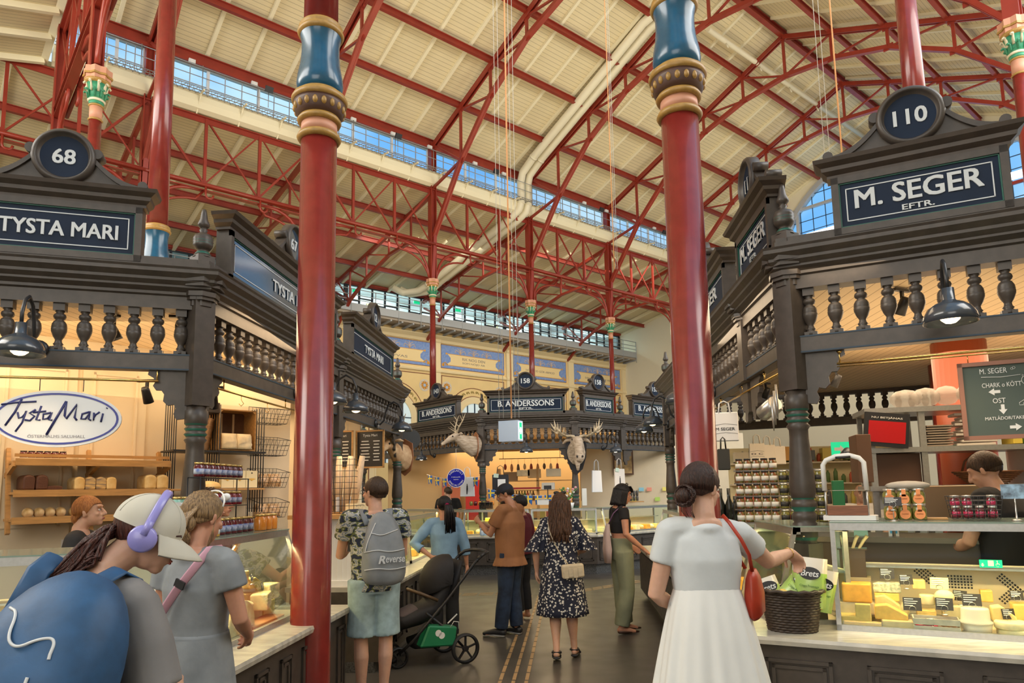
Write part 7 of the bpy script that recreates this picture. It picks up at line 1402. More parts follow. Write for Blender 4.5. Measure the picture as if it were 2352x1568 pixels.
def person(label, loc, rz, h=1.72, J=None, sex='f', skin=0, look=(0, 0, 0), vox=.0075, z0=0, girth=1.0, hands=(.5, .5), handdir=None, nolegs=False, cat='person'):
    t = thing('person', label, cat, loc, rz); k = h/1.72; t.scale = (k, k, k); t['label'] = label
    j = {}
    for n_ in ('hip', 'knee', 'ankle', 'toe', 'sh', 'elb', 'wr'):
        p = BASE[n_]
        p = (p[0]+(.03 if sex == 'm' else -.018), p[1], p[2]+(.01 if sex == 'm' else 0)) if n_ in ('sh', 'elb', 'wr') else p
        j['r_'+n_] = Vector(p); j['l_'+n_] = Vector((-p[0], p[1], p[2]))
    for n_ in ('pel', 'waist', 'chest', 'neck', 'head'): j[n_] = Vector(BASE[n_])
    for kk, v in (J or {}).items(): j[kk] = Vector(v)
    m = sex == 'm'; g = girth; lat = (j['r_sh']-j['l_sh']).normalized()
    R_ = dict(hip=(.150*g, .105*g), waist=((.145 if m else .120)*g, .098*g), chest=((.170 if m else .145)*g, (.112 if m else .105)*g), sh=((.165 if m else .130)*g, .075*g))
    t_ = dict(j=j, R=R_, lat=lat, sex=sex, t=t, g=g)
    a = MB()
    ringloft(a, [(j['pel']-Vector((0, 0, .09)), R_['hip'][0]*.8, R_['hip'][1]*.85), (j['pel'], *R_['hip']), (j['waist'], *R_['waist']), (j['chest'], *R_['chest']), ((j['chest']*.3+j['neck']*.7)+Vector((0, 0, -.03)), *R_['sh']), (j['neck'], .07, .06)], lat)
    sk(a, [(j['neck']+Vector((0, 0, -.05)), .062), (j['neck']+Vector((0, 0, .02)), .054), ((j['neck']+j['head'])/2+Vector((0, .0, .01)), .052)], 14)
    HM = headm(j['head'], *look); add_head(a, HM)
    if not nolegs:
        for s in 'rl':
            H_, K_, A_, T_ = (j[s+'_'+q] for q in ('hip', 'knee', 'ankle', 'toe'))
            calf = A_.lerp(K_, .68)+Vector((0, -.018, 0)); sk(a, [(H_, .088*g), (H_.lerp(K_, .5), .074*g), (K_, .054*g), (calf, .056*g), (A_.lerp(K_, .25), .038), (A_, .034)], 14)
            sk(a, [(A_+Vector((0, -.025, -.035)), .032), (A_.lerp(T_, .5)-Vector((0, 0, .012)), (.036, .028)), (T_, (.036, .02))], 12)
    for i, s in enumerate('rl'):
        S_, E_, W_ = (j[s+'_'+q] for q in ('sh', 'elb', 'wr')); sk(a, [(S_, .050*g), (S_.lerp(E_, .5), .043*g), (E_, .036*g), (E_.lerp(W_, .3), .036*g), (W_, .023)], 14)
        d = (W_-E_).normalized(); sd = 1 if s == 'r' else -1; dd, nn = (handdir or {}).get(s, (d, None));
        if nn is None: nn = Vector((sd, 0, 0)) if abs(d.x) < .7 else Vector((0, 0, 1))
        hand(a, W_+d*.008, dd, nn, .98, -sd if nn is not None and abs(Vector(nn).x) > .5 else sd, hands[i])
    remesh(a.build('body', SKIN[skin], t), vox, 2)
    t_['HM'] = HM; return t_
def V3(*p): return Vector(p)
def top(P, m, sleeve=.45, bottom=.9, ease=.02, name='shirt', vox=.010, neck=.0, sl_ease=.022, mats=None, flare=0, cuffz=None, crop=None):
    j, R_ = P['j'], P['R']; e = ease; a = MB(); lo = j['pel']+Vector((0, 0, bottom-.95)); rings = []
    if crop is None: rings += [(lo, R_['hip'][0]+e+flare, R_['hip'][1]+e+flare), (j['pel'].lerp(lo, .4) if bottom < .95 else j['pel'], R_['hip'][0]+e*.9, R_['hip'][1]+e*.9)]
    if crop is None: rings += [(j['waist'], R_['waist'][0]+e*1.2, R_['waist'][1]+e*1.2)]
    else: rings += [(j['waist'].lerp(j['chest'], crop), R_['waist'][0]+e, R_['waist'][1]+e)]
    rings += [(j['chest'], R_['chest'][0]+e, R_['chest'][1]+e), ((j['chest']*.3+j['neck']*.7)+Vector((0, 0, -.03)), R_['sh'][0]+e*.8, R_['sh'][1]+e*.7), (j['neck']+Vector((0, 0, -.035+neck)), .085, .07)]
    ringloft(a, rings, P['lat'], 28); a.ell(j['neck']+V3(0, -.008, -.045+neck), (.088, .075, .04), 14)
    for s in 'rl':
        S_, E_, W_ = (j[s+'_'+q] for q in ('sh', 'elb', 'wr')); g = P['g']; r0 = .054*g+sl_ease*.35
        pts = [(S_, r0)]
        if sleeve <= 1: pts += [(S_.lerp(E_, sleeve*.5), .046*g+sl_ease), (S_.lerp(E_, sleeve), .044*g+sl_ease*1.1)]
        else: pts += [(S_.lerp(E_, .5), .046*g+sl_ease), (E_, .040*g+sl_ease), (E_.lerp(W_, (sleeve-1)), .034*g+sl_ease)]
        if sleeve > 0: a.tube([p for p, r in [(S_.lerp(E_, -.10), 0)]+pts], [r0*.5]+[r for p, r in pts], 16)
        sk(a, [(S_.lerp(j['neck'], .62)+V3(0, 0, -.032), .050*g+e*.5), (S_.lerp(j['neck'], .3)+V3(0, 0, -.014), .052*g+e*.4), (S_+V3(0, 0, -.008), .053*g+e*.4)], 12)
    o = a.build(name, mats or m, P['t']); return remesh(o, vox, 3)
def trousers(P, m, hem=.0, ease=.018, name='trousers', vox=.010, flare=.01, top_z=1.0):
    j = P['j']; R_ = P['R']; g = P['g']; a = MB(); ringloft(a, [(j['pel']-V3(0, 0, .11), R_['hip'][0]*.9+ease*.6, R_['hip'][1]+ease*.5), (j['pel'], R_['hip'][0]+ease*.8, R_['hip'][1]+ease*.8), (j['pel']+V3(0, 0, top_z-.95), R_['waist'][0]*.98+ease, R_['waist'][1]+ease)], P['lat'], 26)
    for s in 'rl':
        H_, K_, A_ = (j[s+'_'+q] for q in ('hip', 'knee', 'ankle')); pts = [(H_+V3(0, 0, .02), .09*g+ease), (H_.lerp(K_, .5), .078*g+ease)]
        if hem <= 1: E_ = K_.lerp(A_, hem) if hem > 0 else H_.lerp(K_, 1+hem);
        if hem > 0: pts += [(K_, .056*g+ease+flare*.5), (K_.lerp(A_, hem*.5), .054*g+ease+flare), (E_, .044*g+ease+flare)]
        else: pts += [(E_, .066*g+ease+flare)]
        a.tube([p for p, r in pts], [r for p, r in pts], 18)
    return remesh(a.build(name, m, P['t']), vox, 2)
def skirt(P, m, z0, z1, w0, w1, folds=14, amp=.05, name='skirt', d=.8, n=112, mats=None, lean=(0, 0)):
    a = MB(); N = 14; rings = []; j = P['j']; base = j['pel']
    for i in range(N+1): f = i/N; z = z0+(z1-z0)*f; w = w0+(w1-w0)*f**.8; rings.append((V3(base.x+lean[0]*f, base.y+lean[1]*f, z), w, w*(d+(.92-d)*f)))
    rnd = random.Random(3); ph = [rnd.uniform(0, 6) for _ in range(3)]
    def fold(k, f): return 1+amp*(f**.7)*(math.sin(k*2*math.pi*folds+ph[0]+f)*.6+math.sin(k*2*math.pi*(folds*.6//1)+ph[1])*.5)
    def fold2(k, f): return fold(k, f)
    ringloft(a, rings, P['lat'], n, 0, False, fold2); b = len(a.v); inner = [(c, rx*.975, ry*.975) for c, rx, ry in rings]; ringloft(a, inner, P['lat'], n, 0, False, fold2)
    a.f += [(N*n+k, N*n+(k+1) % n, b+N*n+(k+1) % n, b+N*n+k) for k in range(n)]; a.m += [0]*n; a.s += [False]*n
    return a.build(name, mats or m, P['t'])
def shoes(P, m, kind='sneaker', sole=None, name='shoe'):
    for s in 'rl':
        A_, T_ = P['j'][s+'_ankle'], P['j'][s+'_toe']; a = MB(); dz = V3(0, 0, -.045)
        if kind == 'sneaker': sk(a, [(A_+V3(0, -.03, -.03), .044), (A_.lerp(T_, .45)+V3(0, 0, -.005), (.044, .038)), (T_+V3(0, .02, .008), (.042, .026))], 14); remesh(a.build(name, m, P['t']), .008, 2); a = MB(); sk(a, [(A_+V3(0, -.04, -.072), (.042, .012)), (A_.lerp(T_, .5)+V3(0, .0, -.035), (.046, .012)), (T_+V3(0, .03, -.018), (.044, .010))], 12); a.build('shoe_sole', sole or BLACK, P['t'])
        elif kind == 'flat': sk(a, [(A_+V3(0, -.03, -.055), (.034, .022)), (A_.lerp(T_, .5)+V3(0, 0, -.028), (.036, .018)), (T_+V3(0, .045, -.005), (.022, .012))], 14); a.build(name, m, P['t'])
        else:
            d_ = (T_-A_); sk(a, [(A_+V3(0, -.045, -.068), (.038, .014)), (A_+d_*.5+V3(0, 0, -.04), (.042, .014)), (T_+V3(0, .035, -.022), (.040, .012))], 14)
            for f, r in ((.15, .045), (.55, .042), (.8, .042)):
                c = A_+d_*f; a.tube([(c.x+r*math.cos(w), c.y, c.z-.02+r*.75*math.sin(w)) for w in [math.pi*q/8 for q in range(9)]], (.010), 6)
            a.tube([(A_.x+.043*math.cos(w), A_.y+.01-.05*math.sin(w), A_.z-.015) for w in [math.pi*q/8 for q in range(9)]], .009, 6); a.build(name, m, P['t'])
def strands(a, M, n, fn, r=.004, seg=6, seed=1):
    rnd = random.Random(seed); T0 = a.T; a.T = T0 @ M
    for i in range(n):
        pts = fn(i/n, rnd); a.tube(pts, [r*(1-.5*k/(len(pts)-1)) for k in range(len(pts))], 5)
    a.T = T0
def scalp(a, M, back=.0, s=1.0, front=.055, low=-.03):
    """close fitting hair cap leaving the face free"""
    T0 = a.T; a.T = T0 @ M; b = MB(); n, h = 28, 16; vs = []
    for i in range(h+1):
        th = math.pi*.62*i/h
        for k in range(n):
            w = 2*math.pi*k/n; fw = math.sin(w); lim = th
            if fw > .2: lim = th*(1-.36*min(1, (fw-.2)/.5))
            if fw < -.1: lim = th*(1+.16*min(1, (-fw-.1)/.5))
            vs.append((.083*s*math.sin(lim)*math.cos(w), -.016+.102*s*math.sin(lim)*math.sin(w), .022+.102*s*math.cos(lim)))
    b.add(vs, [(i*n+k, i*n+(k+1) % n, (i+1)*n+(k+1) % n, (i+1)*n+k) for i in range(h) for k in range(n)], 0, True)
    inn = [(x*.93, y*.93-.001, z*.93) for x, y, z in vs]; b.add(inn, [(i*n+k, (i+1)*n+k, (i+1)*n+(k+1) % n, i*n+(k+1) % n) for i in range(h) for k in range(n)], 0, True)
    q = h*n; b.f += [(q+k, q+(k+1) % n, len(vs)+q+(k+1) % n, len(vs)+q+k) for k in range(n)]; b.m += [0]*n; b.s += [True]*n
    a.T = T0; a._join(b, None, M); return a
def cap_strands(a, M, n=60, low=-.07, seed=2, r=.0045, lift=1.03):
    def fn(f, rnd):
        w = -math.pi*(.02+.96*f)+0; ph0 = rnd.uniform(.15, .5); pts = []
        for k in range(7):
            th = ph0+(1.95-ph0)*k/6; pts.append((.084*lift*math.sin(th)*math.cos(w), -.016+.103*lift*math.sin(th)*math.sin(w), .022+.103*lift*math.cos(th)))
        return pts
    strands(a, M, n, fn, r, seed=seed)
H_BROWN = hairmat('hair_dark_brown', (.055, .022, .014), (.018, .008, .006)); H_AUB = hairmat('hair_auburn_dark', (.09, .025, .015), (.025, .008, .006)); H_BLOND = hairmat('hair_ash_blonde', (.42, .27, .13), (.14, .085, .045)); H_RED = hairmat('hair_ginger', (.48, .19, .05), (.24, .08, .02)); H_BLACK = hairmat('hair_black', (.014, .011, .013), (.005, .004, .005)); H_MID = hairmat('hair_brown_wavy', (.13, .055, .025), (.035, .016, .010)); H_SHORT = hairmat('hair_short_brown', (.075, .04, .022), (.03, .016, .010))
def cloth(n, c, var=.12, rough=.8, **k): return mat(n, c, rough, var=var, scale=k.pop('scale', 6), bump=k.pop('bump', .25), **k)
P = person('person in a grey T-shirt and pale cap with a blue backpack, lower left corner', (-1.49, 2.06, 0), R(-6), 1.755, dict(pel=(-.10, -.04, .97), waist=(-.07, -.02, 1.10), chest=(-.03, .02, 1.26), neck=(.03, .08, 1.42), head=(.10, .17, 1.53), r_sh=(.17, .03, 1.345), l_sh=(-.16, .05, 1.40), r_elb=(.24, .04, 1.07), r_wr=(.13, .28, 1.03), l_elb=(-.24, .10, 1.12), l_wr=(-.05, .33, 1.04)), 'm', 0, (-58, -24, 0), .006, hands=(.8, .8), girth=.94)
top(P, cloth('grey_tshirt', (.215, .205, .20), bump=.35), .92, .80, .035, vox=.009, sl_ease=.038); trousers(P, cloth('dark_shorts', (.05, .05, .055)), .9)
HMx = P['HM']; a = MB(HMx)
vs = []; n, h = 32, 12
for i in range(h+1):
    th = math.pi*.53*i/h
    for k in range(n): w = 2*math.pi*k/n; vs.append((.089*math.sin(th)*math.cos(w), -.014+.108*math.sin(th)*math.sin(w), .028+.098*math.cos(th)*(1 if th < 1.57 else 1.6)))
a.add(vs, [(i*n+k, i*n+(k+1) % n, (i+1)*n+(k+1) % n, (i+1)*n+k) for i in range(h) for k in range(n)], 0, True)
bp = [];
for i in range(9): w = math.pi*(.13+.74*i/8); bp.append((w, i))
top_ = []
for r_, z_ in ((1.0, .018), (1.35, .008), (1.7, -.010), (1.82, -.018)):
    for w, i in bp: c_ = math.cos(w); top_.append((.088*c_*(1+(r_-1)*.12), -.014+.107*math.sin(w)*r_*(1 if r_ < 1.01 else (1-.10*abs(c_)**2)), z_-.03*c_**2*(r_-1)))
a.add(top_+[(x, y, z-.005) for x, y, z in top_], [(i*9+k, i*9+k+1, (i+1)*9+k+1, (i+1)*9+k) for i in range(3) for k in range(8)]+[(36+i*9+k, 36+(i+1)*9+k, 36+(i+1)*9+k+1, 36+i*9+k+1) for i in range(3) for k in range(8)]+[(27+k, 28+k, 64+k, 63+k) for k in range(8)], 0, True)
a.ell((0, -.014, .127), (.010, .010, .006), 8)
for k in range(6): w = k*math.pi/3; a.tube([(.0895*math.sin(th)*math.cos(w), -.014+.1085*math.sin(th)*math.sin(w), .0285+.0985*math.cos(th)) for th in [.15+.22*q for q in range(7)]], .0012, 4)
a.build('cap', cloth('cap_stone', (.58, .55, .46), .06, bump=.15), P['t'])
a = MB(HMx); a.tube([(.10*math.cos(w), -.008, .015+.128*math.sin(w)) for w in [math.pi*q/14 for q in range(15)]], [(.013, .006)]*15, 8)
for s in (-1, 1): a.lathe([(.028, -.008), (.040, -.005), (.042, .008), (.036, .018), (0, .020)], (s*.088, -.006, -.012), 24, ax=(s, .0, 0)); a.tube([(s*.10, -.008, .045), (s*.103, -.008, .0)], (.012), 8)
a.build('headphones', mat('lilac_plastic', (.30, .28, .66), .35, coat=.3), P['t'])
a = MB(); scalp(a, HMx, s=1.0);
def fn(f, rnd):
    w = rnd.uniform(-1, 1); x0 = rnd.uniform(-.03, .03); z0_ = rnd.uniform(-.04, .01); L = rnd.uniform(.7, 1.1)
    P_ = HMx @ Vector((x0, -.088, z0_)); q = Vector((w*.02, 0, 0))
    return [P_, P_+q+Vector((-.02, -.04, -.015)), P_+q*2+Vector((-.04, -.075*L, -.05)), P_+q*3+Vector((-.06, -.10*L, -.10)), P_+q*4+Vector((-.09, -.125*L, -.14*L+.02*w)), P_+q*5+Vector((-.12, -.15*L, -.17*L+.03*w))]
strands(a, Matrix.Identity(4), 130, fn, .0065, seed=5); a.build('ponytail_hair', H_AUB, P['t'])
face_parts(P['t'], HMx, H_AUB)
def fromlocal(P_, p): return P_['t'].matrix_world @ Vector(p)
bpy.context.view_layer.update()
def backpack(Pp, label, m, offs, rx, tilt, dims, trim, logo, logopos, curve_fn, nm='backpack'):
    t0 = Pp['t']; bpy.context.view_layer.update(); Mw = t0.matrix_world @ Matrix.Translation(offs) @ Matrix.Rotation(R(tilt), 4, 'X') @ Matrix.Rotation(R(rx), 4, 'Y')
    t = thing(nm, label, 'backpack'); t.matrix_world = Mw; w, d, h = dims; a = MB()
    rings = [((0, 0, 0), w*.36, d*.40), ((0, -.01, h*.05), w*.47, d*.50), ((0, -.015, h*.22), w*.5, d*.56), ((0, -.01, h*.45), w*.48, d*.52), ((0, .0, h*.68), w*.42, d*.44), ((0, .015, h*.86), w*.33, d*.33), ((0, .03, h*.97), w*.20, d*.18), ((0, .035, h), w*.08, d*.08)]
    def fold(k, f): return 1+.025*math.sin(k*25+f*9)+.02*math.sin(k*50-f*14)
    ringloft(a, rings, (1, 0, 0), 40, 0, True, fold); o = a.build('bag_body', m, t); s_ = o.modifiers.new('s', 'SUBSURF'); s_.levels = s_.render_levels = 1
    for pts in curve_fn(w, d, h): a = MB(); a.tube(pts, .004, 6); a.build('reflective_piping', trim, t)
    if logo: logo(t, w, d, h)
    return t
TRIM = mat('silver_piping', (.60, .62, .62), .35); BLU = cloth('backpack_blue', (.020, .085, .20), .3, .55, bump=.3, scale=9)
def ysurf(x, z, w, d, h):
    f = z/h; ks = [(0, .36, .40, 0), (.05, .47, .50, -.01), (.22, .5, .56, -.015), (.45, .48, .52, -.01), (.68, .42, .44, 0), (.86, .33, .33, .015), (.97, .2, .18, .03), (1, .08, .08, .035)]
    for p, q in zip(ks, ks[1:]):
        if p[0] <= f <= q[0]: u = (f-p[0])/(q[0]-p[0]); W_, D_, Y_ = (p[i]+(q[i]-p[i])*u for i in (1, 2, 3)); break
    c = min(.98, abs(x)/(w*W_)); return Y_-d*D_*(1-c**2.4)**(1/2.4)-.004
def surf(pts, w, d, h): return [(x*w, ysurf(x*w, z*h, w, d, h), z*h) for x, z in pts]
def interp(pts, n=4):
    for _ in range(3):
        o = [pts[0]]
        for p, q in zip(pts, pts[1:]): o += [(p[0]*.75+q[0]*.25, p[1]*.75+q[1]*.25), (p[0]*.25+q[0]*.75, p[1]*.25+q[1]*.75)]
        pts = o+[pts[-1]]
    return pts
def cv1(w, d, h): return [surf(interp(c_), w, d, h) for c_ in ([(-.24, .78), (-.14, .78), (-.06, .68), (.04, .66), (.12, .72), (.20, .74), (.24, .66)], [(-.30, .62), (-.33, .5), (-.34, .35), (-.28, .2), (-.20, .08)], [(.20, .58), (.26, .42), (.30, .25), (.30, .12)])]
def lg1(t, w, d, h): a = MB(Matrix.Translation((-.30*w, ysurf(-.30*w, h*.10, w, d, h)-.004, .10*h)) @ Matrix.Rotation(R(-28), 4, 'Z')); put_text(a, 'R', 0, .0, .045, .05, 0, 0, .02, .002, outy=-1, shear=.2); put_text(a, 'Reverse', .01, -.038, .07, .012, 0, 0, 0, .002, outy=-1, shear=.2); a.build('logo', TRIM, t)
bk = backpack(P, 'bulging blue backpack with silver piping worn by the person in the pale cap', BLU, (.0, -.27, .88), 15, -14, (.44, .31, .60), TRIM, lg1, None, cv1)
def strap(pts_w, t, w=.03, m=None, nm='shoulder_strap', th=.006):
    bpy.context.view_layer.update(); Mi = t.matrix_world.inverted(); a = MB(); pts = [Mi @ Vector(p) for p in pts_w];
    a.tube(pts, [(w, th)]*len(pts), 8); return a.build(nm, m, t)
def PW(P_, *pts): bpy.context.view_layer.update(); return [P_['t'].matrix_world @ Vector(p) for p in pts]
for s in (-1, 1): strap(PW(P, (s*.09-.0, -.12, 1.33), (s*.10+.01, -.05, 1.425-s*.015), (s*.11+.01, .02, 1.455-s*.02), (s*.125, .09, 1.42-s*.02), (s*.14, .14, 1.30), (s*.16, .09, 1.12)), bk, .032, BLU)
P = person('person in a grey belted dress seen from behind, sunglasses on blonde hair', (-1.74, 3.22, 0), R(-14), 1.70, dict(pel=(0, -.01, .97), l_elb=(-.215, .0, 1.13), l_wr=(-.14, .20, .98), r_elb=(.225, .03, 1.13), r_wr=(.10, .24, 1.02), head=(.0, .025, 1.60)), 'f', 1, (-6, -14, 0), .006, hands=(.8, .7))
GD = cloth('grey_jersey', (.255, .275, .29), .2, bump=.5, scale=7)
top(P, GD, .50, .97, .018, 'dress_top', .009, sl_ease=.026); skirt(P, GD, 1.06, .44, .152, .225, 9, .035, 'dress_skirt', .90); a = MB()
ringloft(a, [(V3(0, -.0, 1.03), .150, .124), (V3(0, 0, 1.055), .152, .126), (V3(0, 0, 1.075), .148, .122)], (1, 0, 0), 32); a.build('waist_tie', GD, P['t'])
a = MB(); scalp(a, P['HM'], s=1.02); cap_strands(a, P['HM'], 90, seed=4, r=.0045, lift=1.01)
def fn(f, rnd): w = rnd.uniform(-1, 1); return [(.06*w, -.10, .03), (.045*w, -.125, -.03), (.03*w+.01, -.13, -.075), (.035*w+.02, -.105, -.11), (.03*w, -.075, -.125-.02*f)]
strands(a, P['HM'], 50, fn, .007, seed=8); a.ell(tuple(P['HM'] @ Vector((0, -.10, -.045))), (.055, .035, .05), 14)
def fn(f, rnd): s = 1 if rnd.random() > .4 else -1; return [(s*.078, -.0, .02), (s*.088, -.01, -.05), (s*.085, -.02+.03*rnd.random(), -.10), (s*.08, -.02, -.16)]
strands(a, P['HM'], 12, fn, .002, seed=9); a.build('hair', H_BLOND, P['t'])
a = MB(P['HM']); a.tube([(.095*math.cos(w), .01+.02*math.sin(w), .055+.085*math.sin(w)) for w in [math.pi*q/12 for q in range(13)]], .0042, 6)
for s in (-1, 1): a.ell((s*.04, .065, .115), (.03, .012, .02), 12)
a.build('sunglasses', WHITE, P['t']); a = MB(P['HM'])
for s in (-1, 1): a.ell((s*.018, -.14, -.055), (.018, .012, .016), 8)
a.ell((0, -.147, -.055), (.008, .008, .008), 6); a.build('hair_clip', mat('magenta_clip', (.45, .01, .10), .35), P['t'])
PKM = cloth('pink_webbing', (.62, .34, .42), .05, bump=.1)
t = thing('crossbody_bag', 'pink strap bag with brown circle pattern worn by the blonde person', 'bag'); t.location = PW(P, (-.24, -.0, .80))[0]; t.rotation_euler = (0, 0, R(-14))
CIR = mat('circle_print', (.55, .32, .26), .7); nn_, ll_ = CIR.node_tree.nodes, CIR.node_tree.links; tcx = nn_.new('ShaderNodeTexCoord'); vo = nn_.new('ShaderNodeTexVoronoi'); vo.inputs['Scale'].default_value = 26; ll_.new(tcx.outputs['Object'], vo.inputs['Vector']); sn = nn_.new('ShaderNodeMath'); sn.operation = 'MULTIPLY'; sn.inputs[1].default_value = 14; ll_.new(vo.outputs['Distance'], sn.inputs[0]); sn2 = nn_.new('ShaderNodeMath'); sn2.operation = 'SINE'; ll_.new(sn.outputs[0], sn2.inputs[0]); rp_ = nn_.new('ShaderNodeValToRGB'); rp_.color_ramp.interpolation = 'CONSTANT'; rp_.color_ramp.elements[0].color = (.12, .03, .035, 1); rp_.color_ramp.elements[1].position = .45; rp_.color_ramp.elements[1].color = (.60, .38, .32, 1); ll_.new(sn2.outputs[0], rp_.inputs['Fac']); ll_.new(rp_.outputs['Color'], nn_['Principled BSDF'].inputs['Base Color'])
a = MB(); a.box((0, 0, 0), (.17, .07, .25)); o = a.build('bag_body', CIR, t); b = o.modifiers.new('b', 'BEVEL'); b.width = .02; b.segments = 3; a = MB(); a.box((0, -.04, -.02), (.17, .006, .035)); a.box((.02, -.045, -.03), (.05, .008, .05)); a.build('flap_strap', PKM, t)
strap(PW(P, (-.235, -.10, .92), (-.18, -.140, 1.02), (-.09, -.152, 1.14), (.01, -.142, 1.28), (.08, -.112, 1.38), (.105, -.055, 1.452), (.11, .03, 1.455), (.05, .12, 1.36)), t, .021, PKM, 'pink_strap', .005); a = MB(); q = t.matrix_world.inverted() @ PW(P, (.035, -.150, 1.31))[0]; a.box(tuple(q), (.052, .01, .035), rot=Matrix.Rotation(.4, 3, 'Y')); a.build('strap_buckle', BLACK, t)
APR = cloth('navy_apron', (.012, .016, .035), .2); DRK = cloth('black_shirt', (.014, .014, .017), .2); LEA = mat('tan_leather', (.40, .16, .04), .5)
P = person('red-haired person in dark shirt with tan apron straps behind the bakery case', (-3.62, 5.02, 0), R(-70), 1.70, dict(head=(0, .04, 1.60)), 'f', 0, (-5, 6, 0), .0075); top(P, DRK, 1.0, .9, .02); trousers(P, DRK, .9); face_parts(P['t'], P['HM'], H_RED); a = MB(); scalp(a, P['HM'], s=1.03); cap_strands(a, P['HM'], 60, seed=6, r=.005); a.ell(tuple(P['HM'] @ Vector((0, -.09, -.03))), (.06, .04, .055), 12); a.build('hair', H_RED, P['t'])
a = MB()
for s in (-1, 1): a.tube([(s*.09, -.09, 1.36), (s*.10, -.02, 1.455), (s*.10, .07, 1.40), (s*.08, .13, 1.28)], [(.014, .006)]*4, 8)
a.build('apron_straps', LEA, P['t'])
P = person('dark-haired person with a bun in black shirt beside the wire baskets', (-2.93, 5.66, 0), R(-88), 1.74, dict(head=(0, .03, 1.60)), 'f', 1, (0, 2, 0), .0075); top(P, APR, 1.0, .9, .02, neck=.02); trousers(P, DRK, .9); face_parts(P['t'], P['HM'], H_BROWN); a = MB(); scalp(a, P['HM'], s=1.02); cap_strands(a, P['HM'], 50, seed=7, r=.004, lift=1.01); a.ell(tuple(P['HM'] @ Vector((0, -.08, .105))), (.04, .04, .035), 12)
def fn(f, rnd): w = rnd.uniform(0, 6.28); return [(.03*math.cos(w), -.08+.03*math.sin(w), .10), (.045*math.cos(w+1), -.08+.045*math.sin(w+1), .125), (.03*math.cos(w+2), -.08+.03*math.sin(w+2), .14)]
strands(a, P['HM'], 14, fn, .006, seed=3); a.build('hair', H_BROWN, P['t'])
CAMO = mat('camouflage_cloth', (.3, .32, .2), .8); n_, l_ = CAMO.node_tree.nodes, CAMO.node_tree.links; tx = n_.new('ShaderNodeTexCoord'); no_ = n_.new('ShaderNodeTexNoise'); no_.inputs['Scale'].default_value = 17; no_.inputs['Detail'].default_value = 1.5; mp_ = n_.new('ShaderNodeMapping'); mp_.inputs['Scale'].default_value = (1, 1, 1.7); l_.new(tx.outputs['Object'], mp_.inputs[0]); l_.new(mp_.outputs[0], no_.inputs['Vector']); rp_ = n_.new('ShaderNodeValToRGB'); rp_.color_ramp.interpolation = 'CONSTANT'; e_ = rp_.color_ramp.elements; e_[0].color = (.015, .025, .06, 1); e_[1].position = .43; e_[1].color = (.13, .15, .045, 1)
for p_, c_ in ((.50, (.55, .55, .50, 1)), (.56, (.17, .22, .28, 1)), (.62, (.5, .5, .44, 1))): q_ = e_.new(p_); q_.color = c_
l_.new(no_.outputs['Fac'], rp_.inputs['Fac']); l_.new(rp_.outputs['Color'], n_['Principled BSDF'].inputs['Base Color'])
P = person('person in camouflage T-shirt and light denim shorts with a grey backpack', (-1.60, 5.72, 0), R(26), 1.81, dict(l_elb=(-.25, .08, 1.12), l_wr=(-.14, .33, 1.17), r_elb=(.24, .06, 1.12), r_wr=(.05, .31, 1.13), r_ankle=(.07, -.03, .085), r_toe=(.08, .11, .03), l_ankle=(-.09, .0, .085)), 'm', 0, (38, 0, 0), .007, hands=(.9, .9), girth=.99)
top(P, CAMO, .55, .86, .028, vox=.010, sl_ease=.03); trousers(P, cloth('light_denim', (.36, .50, .54), .25, scale=12), -.06, .03, 'denim_shorts', flare=.016); shoes(P, BLACK, 'flat'); a = MB(); scalp(a, P['HM'], s=1.0); cap_strands(a, P['HM'], 110, seed=11, r=.004, lift=1.005); a.build('short_hair', H_SHORT, P['t']); face_parts(P['t'], P['HM'], H_SHORT)
a = MB(P['HM']); a.tube([(-.08, -.01, .01), (-.076, .05, .014), (-.055, .088, .014)], .0022, 5); a.tube([(.08, -.01, .01), (.076, .05, .014), (.055, .088, .014)], .0022, 5)
for s in (-1, 1): a.tube([(s*.032+.024*math.cos(k*.6283), .095, .006+.018*math.sin(k*.6283)) for k in range(10)], .0018, 5, closed=True)
a.build('spectacles', BLACK, P['t'])
GB = cloth('backpack_grey', (.215, .235, .25), .15, .6, scale=9)
def cv2(w, d, h): return [surf(interp(c_), w, d, h) for c_ in ([(-.46, .44), (-.2, .47), (.0, .44), (.2, .44), (.46, .47)], [(-.46, .20), (-.2, .22), (.1, .19), (.47, .22)], [(-.30, .70), (-.1, .66), (.1, .70), (.3, .74)], [(-.44, .46), (-.38, .6), (-.28, .74), (-.2, .84)])]
def lg2(t, w, d, h): a = MB(Matrix.Translation((.10*w, ysurf(.12*w, h*.33, w, d, h)-.012, h*.325))); put_text(a, 'R', -.07, .004, .045, .055, 0, 0, .03, .003, outy=-1, shear=.25); put_text(a, 'everse', .03, 0, .14, .035, 0, 0, .015, .003, outy=-1, shear=.2); a.build('logo', TRIM, t)
bk = backpack(P, 'grey backpack with silver piping and white lettering on the camouflage-shirted back', GB, (.03, -.215, .93), 0, -4, (.33, .20, .53), TRIM, lg2, None, cv2)
for s in (-1, 1): strap(PW(P, (s*.08, -.14, 1.36), (s*.11, -.04, 1.475), (s*.13, .05, 1.47), (s*.15, .13, 1.36), (s*.17, .10, 1.15)), bk, .026, GB)
t = thing('wallet', 'open brown wallet held by the person in camouflage shirt', 'wallet'); t.location = PW(P, (-.12, .42, 1.20))[0]; t.rotation_euler = (.5, .2, .9); MB().box((0, 0, 0), (.10, .012, .16)).build('cover', mat('wallet_brown', (.30, .18, .07), .4, col2=(.05, .04, .03), scale=30), t); MB().box((.02, .01, .06), (.08, .004, .05)).build('notes', PAPER, t)
